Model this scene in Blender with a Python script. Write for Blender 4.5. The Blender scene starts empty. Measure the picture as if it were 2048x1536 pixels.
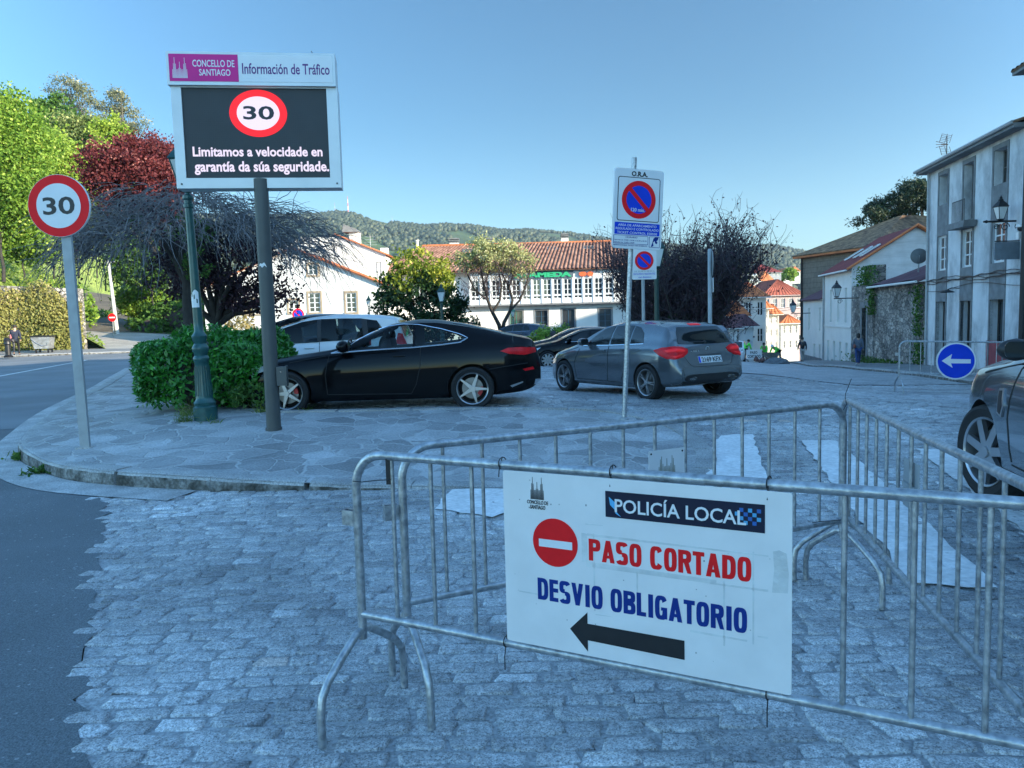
import bpy, bmesh, math, random
import numpy as np
from math import sin, cos, tan, pi, radians, atan2, sqrt, hypot
from mathutils import Vector, Matrix
from mathutils.bvhtree import BVHTree
from mathutils.geometry import delaunay_2d_cdt
random.seed(7); RNG = np.random.default_rng(7)
SC = bpy.context.scene
COL = SC.collection

# ------------------------------------------------------------------ camera, sky, sun, exposure
PITCH, ROLL, FOC, EYE = radians(4.97), radians(1.5), 1540.0, 1.6
cam = bpy.data.cameras.new('camera'); camo = bpy.data.objects.new('camera', cam); COL.objects.link(camo)
cam.sensor_width = 36; cam.lens = 36 * FOC / 2048; cam.clip_end = 9000; cam.clip_start = .05
_F = np.array([0, cos(PITCH), -sin(PITCH)]); _U = np.array([0, sin(PITCH), cos(PITCH)]); _R = np.array([1., 0, 0])
_Ri = cos(ROLL) * _R - sin(ROLL) * _U; _Ui = sin(ROLL) * _R + cos(ROLL) * _U
camo.matrix_world = Matrix(((_Ri[0], _Ui[0], -_F[0], 0), (_Ri[1], _Ui[1], -_F[1], 0), (_Ri[2], _Ui[2], -_F[2], EYE), (0, 0, 0, 1)))
SC.camera = camo
SUN_EL, SUN_AZ = radians(15), atan2(.85, -.5)
SUN_DIR = Vector((cos(SUN_EL) * sin(SUN_AZ), cos(SUN_EL) * cos(SUN_AZ), sin(SUN_EL)))
world = bpy.data.worlds.new('World'); SC.world = world; world.use_nodes = True
_n = world.node_tree.nodes; _l = world.node_tree.links
_sky = _n.new('ShaderNodeTexSky'); _sky.sky_type = 'NISHITA'; _sky.sun_disc = False
_sky.sun_elevation = SUN_EL; _sky.sun_rotation = SUN_AZ; _sky.altitude = 250; _sky.air_density = 1.0; _sky.dust_density = .55; _sky.ozone_density = 2.0
_tint = _n.new('ShaderNodeMixRGB'); _tint.blend_type = 'MULTIPLY'; _tint.inputs[0].default_value = 1; _tint.inputs[2].default_value = (.635, .97, 1.105, 1)
# sky dimmed ahead of the camera, brightened overhead and behind as added fill light
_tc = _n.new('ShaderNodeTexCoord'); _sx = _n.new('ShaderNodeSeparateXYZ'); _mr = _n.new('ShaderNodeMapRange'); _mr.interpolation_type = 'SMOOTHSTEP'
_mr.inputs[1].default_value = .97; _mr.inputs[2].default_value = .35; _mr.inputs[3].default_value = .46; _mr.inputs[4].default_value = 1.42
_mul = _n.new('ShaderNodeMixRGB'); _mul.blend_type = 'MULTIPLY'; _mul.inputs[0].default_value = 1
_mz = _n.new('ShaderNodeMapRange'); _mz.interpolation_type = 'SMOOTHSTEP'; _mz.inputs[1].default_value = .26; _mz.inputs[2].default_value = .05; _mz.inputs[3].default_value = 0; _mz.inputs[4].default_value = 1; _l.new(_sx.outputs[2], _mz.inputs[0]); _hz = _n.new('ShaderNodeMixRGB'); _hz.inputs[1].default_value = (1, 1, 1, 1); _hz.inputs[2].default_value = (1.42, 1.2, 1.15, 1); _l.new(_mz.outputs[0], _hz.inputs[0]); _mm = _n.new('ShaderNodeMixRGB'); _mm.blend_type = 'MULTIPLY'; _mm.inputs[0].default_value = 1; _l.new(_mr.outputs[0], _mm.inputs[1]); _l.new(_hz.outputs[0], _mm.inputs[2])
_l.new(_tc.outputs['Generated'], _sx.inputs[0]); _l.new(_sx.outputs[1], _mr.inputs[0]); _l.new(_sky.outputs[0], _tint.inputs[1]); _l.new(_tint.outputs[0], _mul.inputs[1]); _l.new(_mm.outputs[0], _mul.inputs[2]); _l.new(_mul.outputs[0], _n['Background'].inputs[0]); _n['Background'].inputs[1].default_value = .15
sl = bpy.data.lights.new('sun', 'SUN'); sl.energy = 4.6; sl.angle = radians(.5); sl.color = (1.0, .87, .66)
so = bpy.data.objects.new('sun', sl); COL.objects.link(so); so.rotation_euler = (-SUN_DIR).to_track_quat('-Z', 'Y').to_euler(); so.location = (30, -20, 30)
vs = SC.view_settings; vs.view_transform = 'Standard'; vs.look = 'None'; vs.exposure = 1.32; vs.gamma = 1; vs.use_curve_mapping = False
SC.cycles.max_bounces = 6; SC.cycles.transparent_max_bounces = 8; SC.cycles.caustics_reflective = False; SC.cycles.caustics_refractive = False

# ------------------------------------------------------------------ helpers
def ray(u, v): return _F + (u - 1024) / FOC * _Ri - (v - 768) / FOC * _Ui
def at(u, v, Y):                       # a point of the place, seen in direction (u, v), Y metres ahead
    q = ray(u, v); return np.array([0, 0, EYE]) + q * Y / q[1]
def X_(u, Y): return at(u, 640, Y)[0]
def Z_(u, v, Y): return at(u, v, Y)[2]

def mat(name, col, rough=.7, metal=0, var=.12, sc=5, bump=0, bsc=30, coat=0, spec=.5, det=4, col2=None):
    m = bpy.data.materials.new(name); m.use_nodes = True; n = m.node_tree.nodes; l = m.node_tree.links; b = n['Principled BSDF']
    b.inputs['Roughness'].default_value = rough; b.inputs['Metallic'].default_value = metal; b.inputs['Coat Weight'].default_value = coat
    b.inputs['Specular IOR Level'].default_value = spec; b.inputs['Coat Roughness'].default_value = .04
    tc = n.new('ShaderNodeTexCoord'); no = n.new('ShaderNodeTexNoise'); no.inputs['Scale'].default_value = sc; no.inputs['Detail'].default_value = det
    l.new(tc.outputs['Object'], no.inputs['Vector'])
    r = n.new('ShaderNodeValToRGB'); c = np.array(col)
    a = c * (1 - var); z = np.minimum(c * (1 + var), 1) if col2 is None else np.array(col2)
    r.color_ramp.elements[0].position = .32; r.color_ramp.elements[1].position = .68
    r.color_ramp.elements[0].color = (*a, 1); r.color_ramp.elements[1].color = (*z, 1)
    l.new(no.outputs[0], r.inputs[0]); l.new(r.outputs[0], b.inputs['Base Color'])
    if bump:
        nb = n.new('ShaderNodeTexNoise'); nb.inputs['Scale'].default_value = bsc; nb.inputs['Detail'].default_value = 5; l.new(tc.outputs['Object'], nb.inputs['Vector'])
        bp = n.new('ShaderNodeBump'); bp.inputs['Strength'].default_value = bump; bp.inputs['Distance'].default_value = .02; l.new(nb.outputs[0], bp.inputs['Height']); l.new(bp.outputs[0], b.inputs['Normal'])
    return m

def leafmat(name, c1, c2, c3=None, trans=.35, rough=.55, spec=.3):
    m = bpy.data.materials.new(name); m.use_nodes = True; n = m.node_tree.nodes; l = m.node_tree.links; b = n['Principled BSDF']
    at_ = n.new('ShaderNodeAttribute'); at_.attribute_name = 'rnd'
    r = n.new('ShaderNodeValToRGB'); r.color_ramp.elements[0].color = (*c1, 1); r.color_ramp.elements[1].color = (*c2, 1)
    if c3 is not None:
        e = r.color_ramp.elements.new(.9); e.color = (*c2, 1); r.color_ramp.elements[2].color = (*c3, 1)
    l.new(at_.outputs['Fac'], r.inputs[0]); l.new(r.outputs[0], b.inputs['Base Color']); b.inputs['Roughness'].default_value = rough; b.inputs['Specular IOR Level'].default_value = spec
    if trans:
        t = n.new('ShaderNodeBsdfTranslucent'); l.new(r.outputs[0], t.inputs[0]); mx = n.new('ShaderNodeMixShader'); mx.inputs[0].default_value = trans
        l.new(b.outputs[0], mx.inputs[1]); l.new(t.outputs[0], mx.inputs[2]); l.new(mx.outputs[0], n['Material Output'].inputs[0])
    return m

def emit(name, col, s, rough=.5):
    m = bpy.data.materials.new(name); m.use_nodes = True; b = m.node_tree.nodes['Principled BSDF']
    b.inputs['Base Color'].default_value = (*[c * .3 for c in col], 1); b.inputs['Emission Color'].default_value = (*col, 1); b.inputs['Emission Strength'].default_value = s; b.inputs['Roughness'].default_value = rough
    return m

def glassmat(name, col, rough=.05, alpha=1):
    m = mat(name, col, rough, 0, .05, 2, spec=.8); return m

def tag(o, label=None, cat=None, group=None, kind=None):
    if label: o['label'] = label
    if cat: o['category'] = cat
    if group: o['group'] = group
    if kind: o['kind'] = kind
    return o
def thing(name, label, cat, loc=(0, 0, 0), rz=0, group=None):
    o = bpy.data.objects.new(name, None); COL.objects.link(o); o.location = loc; o.rotation_euler = (0, 0, rz); o.empty_display_size = .2
    return tag(o, label, cat, group)
def link(me, name, mats, parent=None):
    o = bpy.data.objects.new(name, me); COL.objects.link(o)
    for m in (mats if isinstance(mats, (list, tuple)) else [mats]): me.materials.append(m)
    if parent: o.parent = parent
    return o
def copy_tree(o, parent=None):
    c = o.copy(); COL.objects.link(c)
    if parent: c.parent = parent
    for ch in [k for k in KIDS.get(o.name, [])] if False else list(o.children): copy_tree(ch, c)
    return c

class MB:
    def __init__(s): s.v = []; s.f = []; s.mi = []; s.m = 0; s.M = None
    def add(s, vs_, fs):
        b = len(s.v)
        if s.M is not None: vs_ = [tuple(s.M @ Vector(v)) for v in vs_]
        s.v += [tuple(v) for v in vs_]; s.f += [tuple(i + b for i in f) for f in fs]; s.mi += [s.m] * len(fs); return s
    def box(s, x0, x1, y0, y1, z0, z1):
        return s.add([(x0, y0, z0), (x1, y0, z0), (x1, y1, z0), (x0, y1, z0), (x0, y0, z1), (x1, y0, z1), (x1, y1, z1), (x0, y1, z1)],
                     [(3, 2, 1, 0), (4, 5, 6, 7), (0, 1, 5, 4), (1, 2, 6, 5), (2, 3, 7, 6), (3, 0, 4, 7)])
    def quad(s, *p): return s.add(p, [tuple(range(len(p)))])
    def tube(s, pts, r, n=8, cap=True):
        P = [Vector(p) for p in pts]; k = len(P); R = r if isinstance(r, (list, tuple)) else [r] * k
        vs_ = []; fs = []; up = None
        for i in range(k):
            t = (P[min(i + 1, k - 1)] - P[max(i - 1, 0)]).normalized()
            if up is None:
                up = t.orthogonal().normalized()
            else:
                up = (up - t * up.dot(t)); up = up.normalized() if up.length > 1e-6 else t.orthogonal().normalized()
            w = t.cross(up)
            for j in range(n):
                a = 2 * pi * j / n; vs_.append(P[i] + (up * cos(a) + w * sin(a)) * R[i])
        for i in range(k - 1):
            for j in range(n):
                a = i * n + j; b = i * n + (j + 1) % n; fs.append((a, b, b + n, a + n))
        if cap: fs.append(tuple(reversed(range(n)))); fs.append(tuple(range((k - 1) * n, k * n)))
        return s.add(vs_, fs)
    def lathe(s, prof, n=20, c=(0, 0, 0), axis='z', cap=True):
        vs_ = []; fs = []
        for (r, z) in prof:
            for j in range(n):
                a = 2 * pi * j / n
                p = (r * cos(a), r * sin(a), z) if axis == 'z' else ((r * cos(a), z, r * sin(a)) if axis == 'y' else (z, r * cos(a), r * sin(a)))
                vs_.append((p[0] + c[0], p[1] + c[1], p[2] + c[2]))
        for i in range(len(prof) - 1):
            for j in range(n):
                a = i * n + j; b = i * n + (j + 1) % n; fs.append((a, b, b + n, a + n) if axis != 'y' else (a + n, b + n, b, a))
        if cap:
            fs.append(tuple(reversed(range(n)))); fs.append(tuple(range((len(prof) - 1) * n, len(prof) * n)))
        return s.add(vs_, fs)
    def prism(s, poly, y0, y1):            # outline (x, z) given thickness along y
        n = len(poly); vs_ = [(x, y0, z) for x, z in poly] + [(x, y1, z) for x, z in poly]
        fs = [tuple(range(n)), tuple(reversed(range(n, 2 * n)))] + [(i + n, (i + 1) % n + n, (i + 1) % n, i) for i in range(n)]
        return s.add(vs_, fs)
    def prismz(s, poly, z0, z1):           # outline (x, y) given height
        n = len(poly); vs_ = [(x, y, z0) for x, y in poly] + [(x, y, z1) for x, y in poly]
        fs = [tuple(reversed(range(n))), tuple(range(n, 2 * n))] + [(i, (i + 1) % n, (i + 1) % n + n, i + n) for i in range(n)]
        return s.add(vs_, fs)
    def ico(s, c, r, sub=1, jit=0, sq=(1, 1, 1)):
        bm = bmesh.new(); bmesh.ops.create_icosphere(bm, subdivisions=sub, radius=1)
        bm.verts.ensure_lookup_table(); bm.faces.ensure_lookup_table()
        vs_ = []
        for v in bm.verts:
            k = r * (1 + jit * (random.random() - .5)); vs_.append((c[0] + v.co.x * k * sq[0], c[1] + v.co.y * k * sq[1], c[2] + v.co.z * k * sq[2]))
        fs = [tuple(v.index for v in f.verts) for f in bm.faces]; bm.free(); return s.add(vs_, fs)
    def build(s, name, mats, parent=None, smooth=35, fix=True, loc=None):
        me = bpy.data.meshes.new(name); me.from_pydata(s.v, [], s.f); me.update()
        if fix:
            bm = bmesh.new(); bm.from_mesh(me); bmesh.ops.recalc_face_normals(bm, faces=bm.faces); bm.to_mesh(me); bm.free()
        if max(s.mi, default=0) > 0: me.polygons.foreach_set('material_index', s.mi)
        if smooth:
            me.polygons.foreach_set('use_smooth', [True] * len(me.polygons)); me.set_sharp_from_angle(angle=radians(smooth))
        o = link(me, name, mats, parent)
        if loc: o.location = loc
        return o

def npmesh(name, V, F, mats, parent=None, rnd=None, smooth=False):
    me = bpy.data.meshes.new(name); V = np.asarray(V, np.float32); F = np.asarray(F, np.int32); k = F.shape[1]
    me.vertices.add(len(V)); me.vertices.foreach_set('co', V.ravel()); me.loops.add(F.size); me.loops.foreach_set('vertex_index', F.ravel())
    me.polygons.add(len(F)); me.polygons.foreach_set('loop_start', np.arange(0, F.size, k, dtype=np.int32)); me.polygons.foreach_set('loop_total', np.full(len(F), k, np.int32))
    if smooth: me.polygons.foreach_set('use_smooth', [True] * len(F))
    if rnd is not None:
        a = me.attributes.new('rnd', 'FLOAT', 'FACE'); a.data.foreach_set('value', np.asarray(rnd, np.float32))
    me.update(calc_edges=True); me.validate()
    return link(me, name, mats, parent)

def rrect(x0, x1, z0, z1, r, n=5):
    o = []
    for cx, cz, a0 in ((x1 - r, z1 - r, 0), (x0 + r, z1 - r, 90), (x0 + r, z0 + r, 180), (x1 - r, z0 + r, 270)):
        for i in range(n + 1): a = radians(a0 + 90 * i / n); o.append((cx + r * cos(a), cz + r * sin(a)))
    return o
def circ(cx, cz, rx, rz=None, n=40):
    rz = rz or rx; return [(cx + rx * cos(2 * pi * i / n), cz + rz * sin(2 * pi * i / n)) for i in range(n)]
def plate(poly, y, t, name, m, parent, smooth=0): return MB().prism(poly, y - t, y).build(name, m, parent, smooth)

def text(s, x0, x1, z0, z1, y, m, parent, bold=0., name='lettering', shear=0, t=.0015, sp=1.0):
    cu = bpy.data.curves.new('txt', 'FONT'); cu.body = s; cu.size = 1; cu.offset = bold; cu.extrude = .01; cu.resolution_u = 3; cu.shear = shear; cu.space_character = sp
    o = bpy.data.objects.new('txt', cu); COL.objects.link(o); bpy.context.view_layer.update()
    me = bpy.data.meshes.new_from_object(o.evaluated_get(bpy.context.evaluated_depsgraph_get()))
    bpy.data.objects.remove(o); bpy.data.curves.remove(cu)
    V = np.zeros(len(me.vertices) * 3, np.float32); me.vertices.foreach_get('co', V); V = V.reshape(-1, 3)
    a = V.min(0); b = V.max(0)
    W = np.zeros_like(V); W[:, 0] = x0 + (V[:, 0] - a[0]) / (b[0] - a[0]) * (x1 - x0); W[:, 2] = z0 + (V[:, 1] - a[1]) / (b[1] - a[1]) * (z1 - z0)
    W[:, 1] = y - (V[:, 2] - a[2]) / max(b[2] - a[2], 1e-6) * t
    me.vertices.foreach_set('co', W.ravel()); me.materials.clear(); me.update()
    return link(me, name, m, parent)

# ------------------------------------------------------------------ lie of the land
_cp = np.array([(0, 0, 0), (-3, 1, 0), (3, 1, 0), (-6, 4, 0), (-2, 6, 0), (2, 5, 0), (5, 5, .02), (-1.6, 7.1, .02), (1.5, 6.8, .02), (-4.5, 7.8, 0), (-7, 11, 0), (4.5, 8, .06), (2.4, 9, .08),
 (-2, 11.6, .3), (.4, 11.5, .27), (2.25, 12.65, .2), (1.0, 14.8, .15), (3.6, 13.2, .18), (-4, 15, .25), (-5, 19, .22), (0, 17, .1), (-7.6, 24, .15), (2.5, 25, -.12), (1, 38, -.1),
 (-8.6, 12, 0), (-12, 20, 0), (-20, 34, 0), (-28, 44, 0), (-40, 48, .2), (-20, 44, 0), (-14, 28, 0), (8, 16, -.2), (6, 10, .02), (12, 12, -.15), (14, 23, -.8), (10, 23, -.75),
 (19.2, 36, -1.24), (14, 36, -1.3), (20.7, 45, -1.72), (16, 46, -1.8), (22.9, 58, -2.35), (18, 58, -2.5), (26, 75, -3.9), (21, 75, -4.0), (30, 95, -6), (15, 75, -3.8), (9, 45, -1.0),
 (-10, 50, 0), (0, 58, -.15), (8, 60, -.6), (-20, 60, .2), (-30, 62, 1.2), (0, -10, 0), (20, -10, 0), (-20, -10, 0), (-30, 20, 0), (30, 20, -.5), (30, 45, -1.2), (-60, 40, 0), (60, 40, -2), (0, 90, -4), (60, 100, -8), (-50, 90, 6), (0, -60, 0), (60, -60, 0), (-60, -60, 0)], float)
def _phi(d): return np.sqrt(d * d + 1.2)
_A = _phi(np.linalg.norm(_cp[:, None, :2] - _cp[None, :, :2], axis=2)); _n_ = len(_cp)
_B = np.zeros((_n_ + 3, _n_ + 3)); _B[:_n_, :_n_] = _A; _B[:_n_, _n_] = 1; _B[:_n_, _n_ + 1:] = _cp[:, :2]; _B[_n_:, :_n_] = _B[:_n_, _n_:].T
_w = np.linalg.solve(_B, np.concatenate([_cp[:, 2], np.zeros(3)]))
def Tn(P):
    P = np.atleast_2d(np.asarray(P, float)); r = np.zeros(len(P))
    for i in range(0, len(P), 20000):
        q = P[i:i + 20000, :2]; d = np.linalg.norm(q[:, None, :] - _cp[None, :, :2], axis=2); r[i:i + 20000] = _phi(d) @ _w[:_n_] + _w[_n_] + q @ _w[_n_ + 1:]
    return r
def T(x, y): return float(Tn([[x, y]])[0])

def inpoly(P, poly):
    P = np.asarray(P); x = P[:, 0]; y = P[:, 1]; ins = np.zeros(len(P), bool); n = len(poly)
    for i in range(n):
        x1, y1 = poly[i]; x2, y2 = poly[(i + 1) % n]
        c = ((y1 > y) != (y2 > y)); xi = x1 + (y - y1) / ((y2 - y1) if y2 != y1 else 1e-9) * (x2 - x1); ins ^= c & (x < xi)
    return ins
def densify(pl, step, closed=True):
    o = []; n = len(pl)
    for i in range(n if closed else n - 1):
        a = np.array(pl[i], float); b = np.array(pl[(i + 1) % n], float); k = max(1, int(np.linalg.norm(b - a) / step))
        for j in range(k): o.append(tuple(a + (b - a) * j / k))
    if not closed: o.append(tuple(pl[-1]))
    return o
def smoothline(pl, k=6, closed=False):
    P = [np.array(p, float) for p in pl]; n = len(P); o = []
    for i in range(n if closed else n - 1):
        p0 = P[(i - 1) % n] if closed or i > 0 else P[i]; p1 = P[i]; p2 = P[(i + 1) % n]; p3 = P[(i + 2) % n] if closed or i + 2 < n else P[i + 1]
        for j in range(k):
            t = j / k; o.append(tuple(.5 * ((2 * p1) + (-p0 + p2) * t + (2 * p0 - 5 * p1 + 4 * p2 - p3) * t * t + (-p0 + 3 * p1 - 3 * p2 + p3) * t ** 3)))
    if not closed: o.append(tuple(P[-1]))
    return o
def sheet(name, poly, step, zf, m, parent=None, smooth=True):
    ol = densify(poly, step); P = np.array(ol); a = P.min(0); b = P.max(0)
    g = np.stack(np.meshgrid(np.arange(a[0] + step / 2, b[0], step), np.arange(a[1] + step / 2, b[1], step)), -1).reshape(-1, 2)
    g = g[inpoly(g, ol)]
    if len(g):
        keep = np.ones(len(g), bool)
        for i in range(0, len(P), 200): keep &= np.linalg.norm(g[:, None] - P[None, i:i + 200], axis=2).min(1) > step * .4
        g = g[keep]
    vv = [Vector(p) for p in ol] + [Vector(p) for p in g]; n = len(ol)
    r = delaunay_2d_cdt(vv, [(i, (i + 1) % n) for i in range(n)], [], 1, 1e-5)
    q = np.array([(p.x, p.y) for p in r[0]]); z = zf(q)
    me = bpy.data.meshes.new(name); me.from_pydata([(q[i, 0], q[i, 1], z[i]) for i in range(len(q))], [], r[2]); me.update()
    bm = bmesh.new(); bm.from_mesh(me); bmesh.ops.recalc_face_normals(bm, faces=bm.faces)
    if sum(f.normal.z for f in bm.faces) < 0: bmesh.ops.reverse_faces(bm, faces=bm.faces)
    bm.to_mesh(me); bm.free()
    if smooth: me.polygons.foreach_set('use_smooth', [True] * len(me.polygons))
    return link(me, name, m, parent)

def leaves(name, C, size, m, parent, elong=1.8, up=0., rnd=None, droop=0., N=None):
    n = len(C); S = np.broadcast_to(np.asarray(size, float), (n,)) * RNG.uniform(.65, 1.3, n)
    d = RNG.normal(size=(n, 3)); d[:, 2] -= droop; d /= np.linalg.norm(d, axis=1)[:, None]
    q = RNG.normal(size=(n, 3)) if N is None else N + .6 * RNG.normal(size=(n, 3)); q[:, 2] += up
    w = np.cross(d, q); w /= np.linalg.norm(w, axis=1)[:, None] + 1e-9
    L = S[:, None] * d * .5; W = (S / elong)[:, None] * w * .5
    V = np.stack([C - L, C + W - L * .1, C + L, C - W - L * .1], 1).reshape(-1, 3); F = np.arange(n * 4).reshape(-1, 4)
    return npmesh(name, V, F, m, parent, RNG.random(n) if rnd is None else rnd)
def blobpts(ells, nclump, per, cr, shell=.55):
    E = np.array(ells, float); vol = E[:, 3] * E[:, 4] * E[:, 5]; k = RNG.choice(len(E), nclump, p=vol ** .75 / (vol ** .75).sum())
    d = RNG.normal(size=(nclump, 3)); d /= np.linalg.norm(d, axis=1)[:, None]; r = RNG.random(nclump) ** (1 / 3); r = shell + (1 - shell) * r
    c = E[k, :3] + d * r[:, None] * E[k, 3:6]
    p = c[:, None, :] + RNG.normal(size=(nclump, per, 3)) * cr * RNG.uniform(.5, 1.3, (nclump, 1, 1)) * np.array([1, 1, .7])
    t = np.clip(RNG.normal(.5, .22, (nclump, 1)) + RNG.normal(0, .15, (nclump, per)), 0, 1)
    return c, p.reshape(-1, 3), t.ravel()
def limbs(mb, base, ends, r0, fork, n=6, wob=.06):
    b = Vector(base); f = Vector(fork); mb.tube([b, b.lerp(f, .33) + Vector((wob, 0, 0)), b.lerp(f, .66) - Vector((wob, 0, 0)), f], [r0, r0 * .85, r0 * .75, r0 * .66], 8)
    for e in ends:
        e = Vector(e); m1 = f.lerp(e, .35) + Vector((0, 0, (e - f).length * .08)); m2 = f.lerp(e, .7) + Vector((random.uniform(-1, 1), random.uniform(-1, 1), random.uniform(0, 1))) * (e - f).length * .06
        mb.tube([f, m1, m2, e], [r0 * .5, r0 * .34, r0 * .2, r0 * .06], n)
def tree(name, label, cat, base, ells, nclump, per, cr, ls, m, bark, r0, fork=.4, group=None, elong=1.6, nl=9, shell=.45, droop=0., crown='crown', dx=0):
    t = thing(name, label, cat, base, 0, group)
    c, p, rn = blobpts(ells, nclump, per, cr, shell)
    leaves(crown, p, ls, m, t, elong, rnd=rn, droop=droop)
    zc = np.mean([e[2] for e in ells]); mb = MB(); idx = RNG.choice(len(c), min(nl, len(c)), replace=False)
    limbs(mb, (dx, 0, -.3), [tuple(c[i]) for i in idx], r0, (dx * .8 + np.mean([e[0] for e in ells]) * .4, np.mean([e[1] for e in ells]) * .4, zc * fork)); mb.build('trunk', bark, t, 60)
    return t
# ------------------------------------------------------------------ materials
GALV = mat('galvanised', (.40, .42, .44), .38, .75, .3, 40, .12, 110, det=9, col2=(.54, .56, .58))
GALV2 = mat('grey_pole_paint', (.34, .36, .37), .5, .2, .1, 8)
WHITE = mat('white_panel', (.72, .70, .69), .42, 0, .04, 9)
SIGNW = mat('sign_white', (.72, .73, .74), .35, 0, .03, 4)
REDS = mat('sign_red', (.85, .012, .018), .5, 0, .05, 8)
BLUES = mat('sign_blue', (.006, .05, .55), .45, 0, .05, 6)
INKR = mat('ink_red', (.78, .012, .016), .45, 0, .05, 20)
INKB = mat('ink_blue', (.006, .03, .20), .45, 0, .06, 20)
for _m in (REDS, INKR, BLUES, INKB): _m.node_tree.nodes['Principled BSDF'].inputs['Specular IOR Level'].default_value = .2
INKK = mat('ink_black', (.012, .012, .014), .4, 0, .2, 20)
BLACK = mat('black_plastic', (.012, .012, .014), .5, 0, .2, 30)
RUBBER = mat('rubber', (.012, .012, .013), .8, 0, .2, 30, .1, 60)
GREENP = mat('green_lamp_paint', (.012, .075, .072), .36, .1, .18, 12, coat=.2)
DARKG = mat('dark_green_paint', (.012, .045, .04), .4, .1, .15, 12)
GREYPOST = mat('grey_brown_post', (.075, .08, .078), .48, .2, .12, 3)
SILV = mat('silver_frame', (.55, .57, .58), .38, .35, .05, 3)
CHROME = mat('chrome', (.75, .76, .78), .12, 1, .02, 3)
LAMPG = mat('frosted_glass', (.62, .64, .62), .25, 0, .05, 4)
TAPE = mat('old_tape_residue', (.60, .61, .60), .6, 0, .12, 18, .2, 60)
def cobblemat(name, c0, c1, c2):
    m = bpy.data.materials.new(name); m.use_nodes = True; n = m.node_tree.nodes; l = m.node_tree.links; b = n['Principled BSDF']
    a = n.new('ShaderNodeAttribute'); a.attribute_name = 'rnd'; r = n.new('ShaderNodeValToRGB'); r.color_ramp.elements[0].color = (*c0, 1); r.color_ramp.elements[1].color = (*c2, 1)
    e = r.color_ramp.elements.new(.55); e.color = (*c1, 1); e = r.color_ramp.elements.new(.93); e.color = tuple(np.array(c1) * 1.15) + (1,); e = r.color_ramp.elements.new(.985); e.color = (c1[0] * 1.3, c1[1] * 1.02, c1[2] * .85, 1)
    l.new(a.outputs['Fac'], r.inputs[0]); g = n.new('ShaderNodeNewGeometry')
    mm = None
    for sc, lo, hi, p0, p1 in ((55, .62, 1.2, .3, .62), (150, .45, 1.2, .34, .55), (14, .8, 1.16, .3, .7), (1.1, .76, 1.18, .35, .65), (.33, .78, 1.16, .38, .62)):
        no = n.new('ShaderNodeTexNoise'); no.inputs['Scale'].default_value = sc; no.inputs['Detail'].default_value = 5; l.new(g.outputs['Position'], no.inputs['Vector'])
        mr = n.new('ShaderNodeMapRange'); mr.inputs[1].default_value = p0; mr.inputs[2].default_value = p1; mr.inputs[3].default_value = lo; mr.inputs[4].default_value = hi; l.new(no.outputs[0], mr.inputs[0])
        x = n.new('ShaderNodeMixRGB'); x.blend_type = 'MULTIPLY'; x.inputs[0].default_value = 1; l.new(mm.outputs[0] if mm else r.outputs[0], x.inputs[1]); l.new(mr.outputs[0], x.inputs[2]); mm = x
        if sc == 55: hh = no
    l.new(mm.outputs[0], b.inputs['Base Color']); b.inputs['Roughness'].default_value = .55; b.inputs['Specular IOR Level'].default_value = .4
    n2 = n.new('ShaderNodeTexNoise'); n2.inputs['Scale'].default_value = 28; n2.inputs['Detail'].default_value = 6; l.new(g.outputs['Position'], n2.inputs['Vector'])
    bp = n.new('ShaderNodeBump'); bp.inputs['Strength'].default_value = .75; bp.inputs['Distance'].default_value = .02; l.new(n2.outputs[0], bp.inputs['Height']); l.new(bp.outputs[0], b.inputs['Normal'])
    return m
COB = cobblemat('granite_setts', (.29, .292, .30), (.45, .455, .46), (.62, .625, .63))
def groundmat(name, c0, c1, sc, rough, bump, fine=90, dist=.01, lo=.6, hi=1.35, big=None):
    m = bpy.data.materials.new(name); m.use_nodes = True; n = m.node_tree.nodes; l = m.node_tree.links; b = n['Principled BSDF']; g = n.new('ShaderNodeNewGeometry')
    no = n.new('ShaderNodeTexNoise'); no.inputs['Scale'].default_value = sc; no.inputs['Detail'].default_value = 6; l.new(g.outputs['Position'], no.inputs['Vector'])
    r = n.new('ShaderNodeValToRGB'); r.color_ramp.elements[0].position = .35; r.color_ramp.elements[1].position = .66; r.color_ramp.elements[0].color = (*c0, 1); r.color_ramp.elements[1].color = (*c1, 1); l.new(no.outputs[0], r.inputs[0])
    n2 = n.new('ShaderNodeTexNoise'); n2.inputs['Scale'].default_value = fine; n2.inputs['Detail'].default_value = 4; l.new(g.outputs['Position'], n2.inputs['Vector'])
    mr = n.new('ShaderNodeMapRange'); mr.inputs[1].default_value = .3; mr.inputs[2].default_value = .7; mr.inputs[3].default_value = lo; mr.inputs[4].default_value = hi; l.new(n2.outputs[0], mr.inputs[0])
    x = n.new('ShaderNodeMixRGB'); x.blend_type = 'MULTIPLY'; x.inputs[0].default_value = 1; l.new(r.outputs[0], x.inputs[1]); l.new(mr.outputs[0], x.inputs[2]); l.new(x.outputs[0], b.inputs['Base Color'])
    b.inputs['Roughness'].default_value = rough; bp = n.new('ShaderNodeBump'); bp.inputs['Strength'].default_value = bump; bp.inputs['Distance'].default_value = dist; l.new(n2.outputs[0], bp.inputs['Height']); l.new(bp.outputs[0], b.inputs['Normal'])
    return m, n, l, b, g, x, bp
MORTAR = groundmat('mortar_bed', (.27, .275, .28), (.38, .385, .39), 2.5, .8, .6, 60)[0]
_m = groundmat('asphalt', (.105, .118, .128), (.145, .16, .172), .7, .75, .7, 140, .008, .55, 1.6); ASPH = _m[0]
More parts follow.
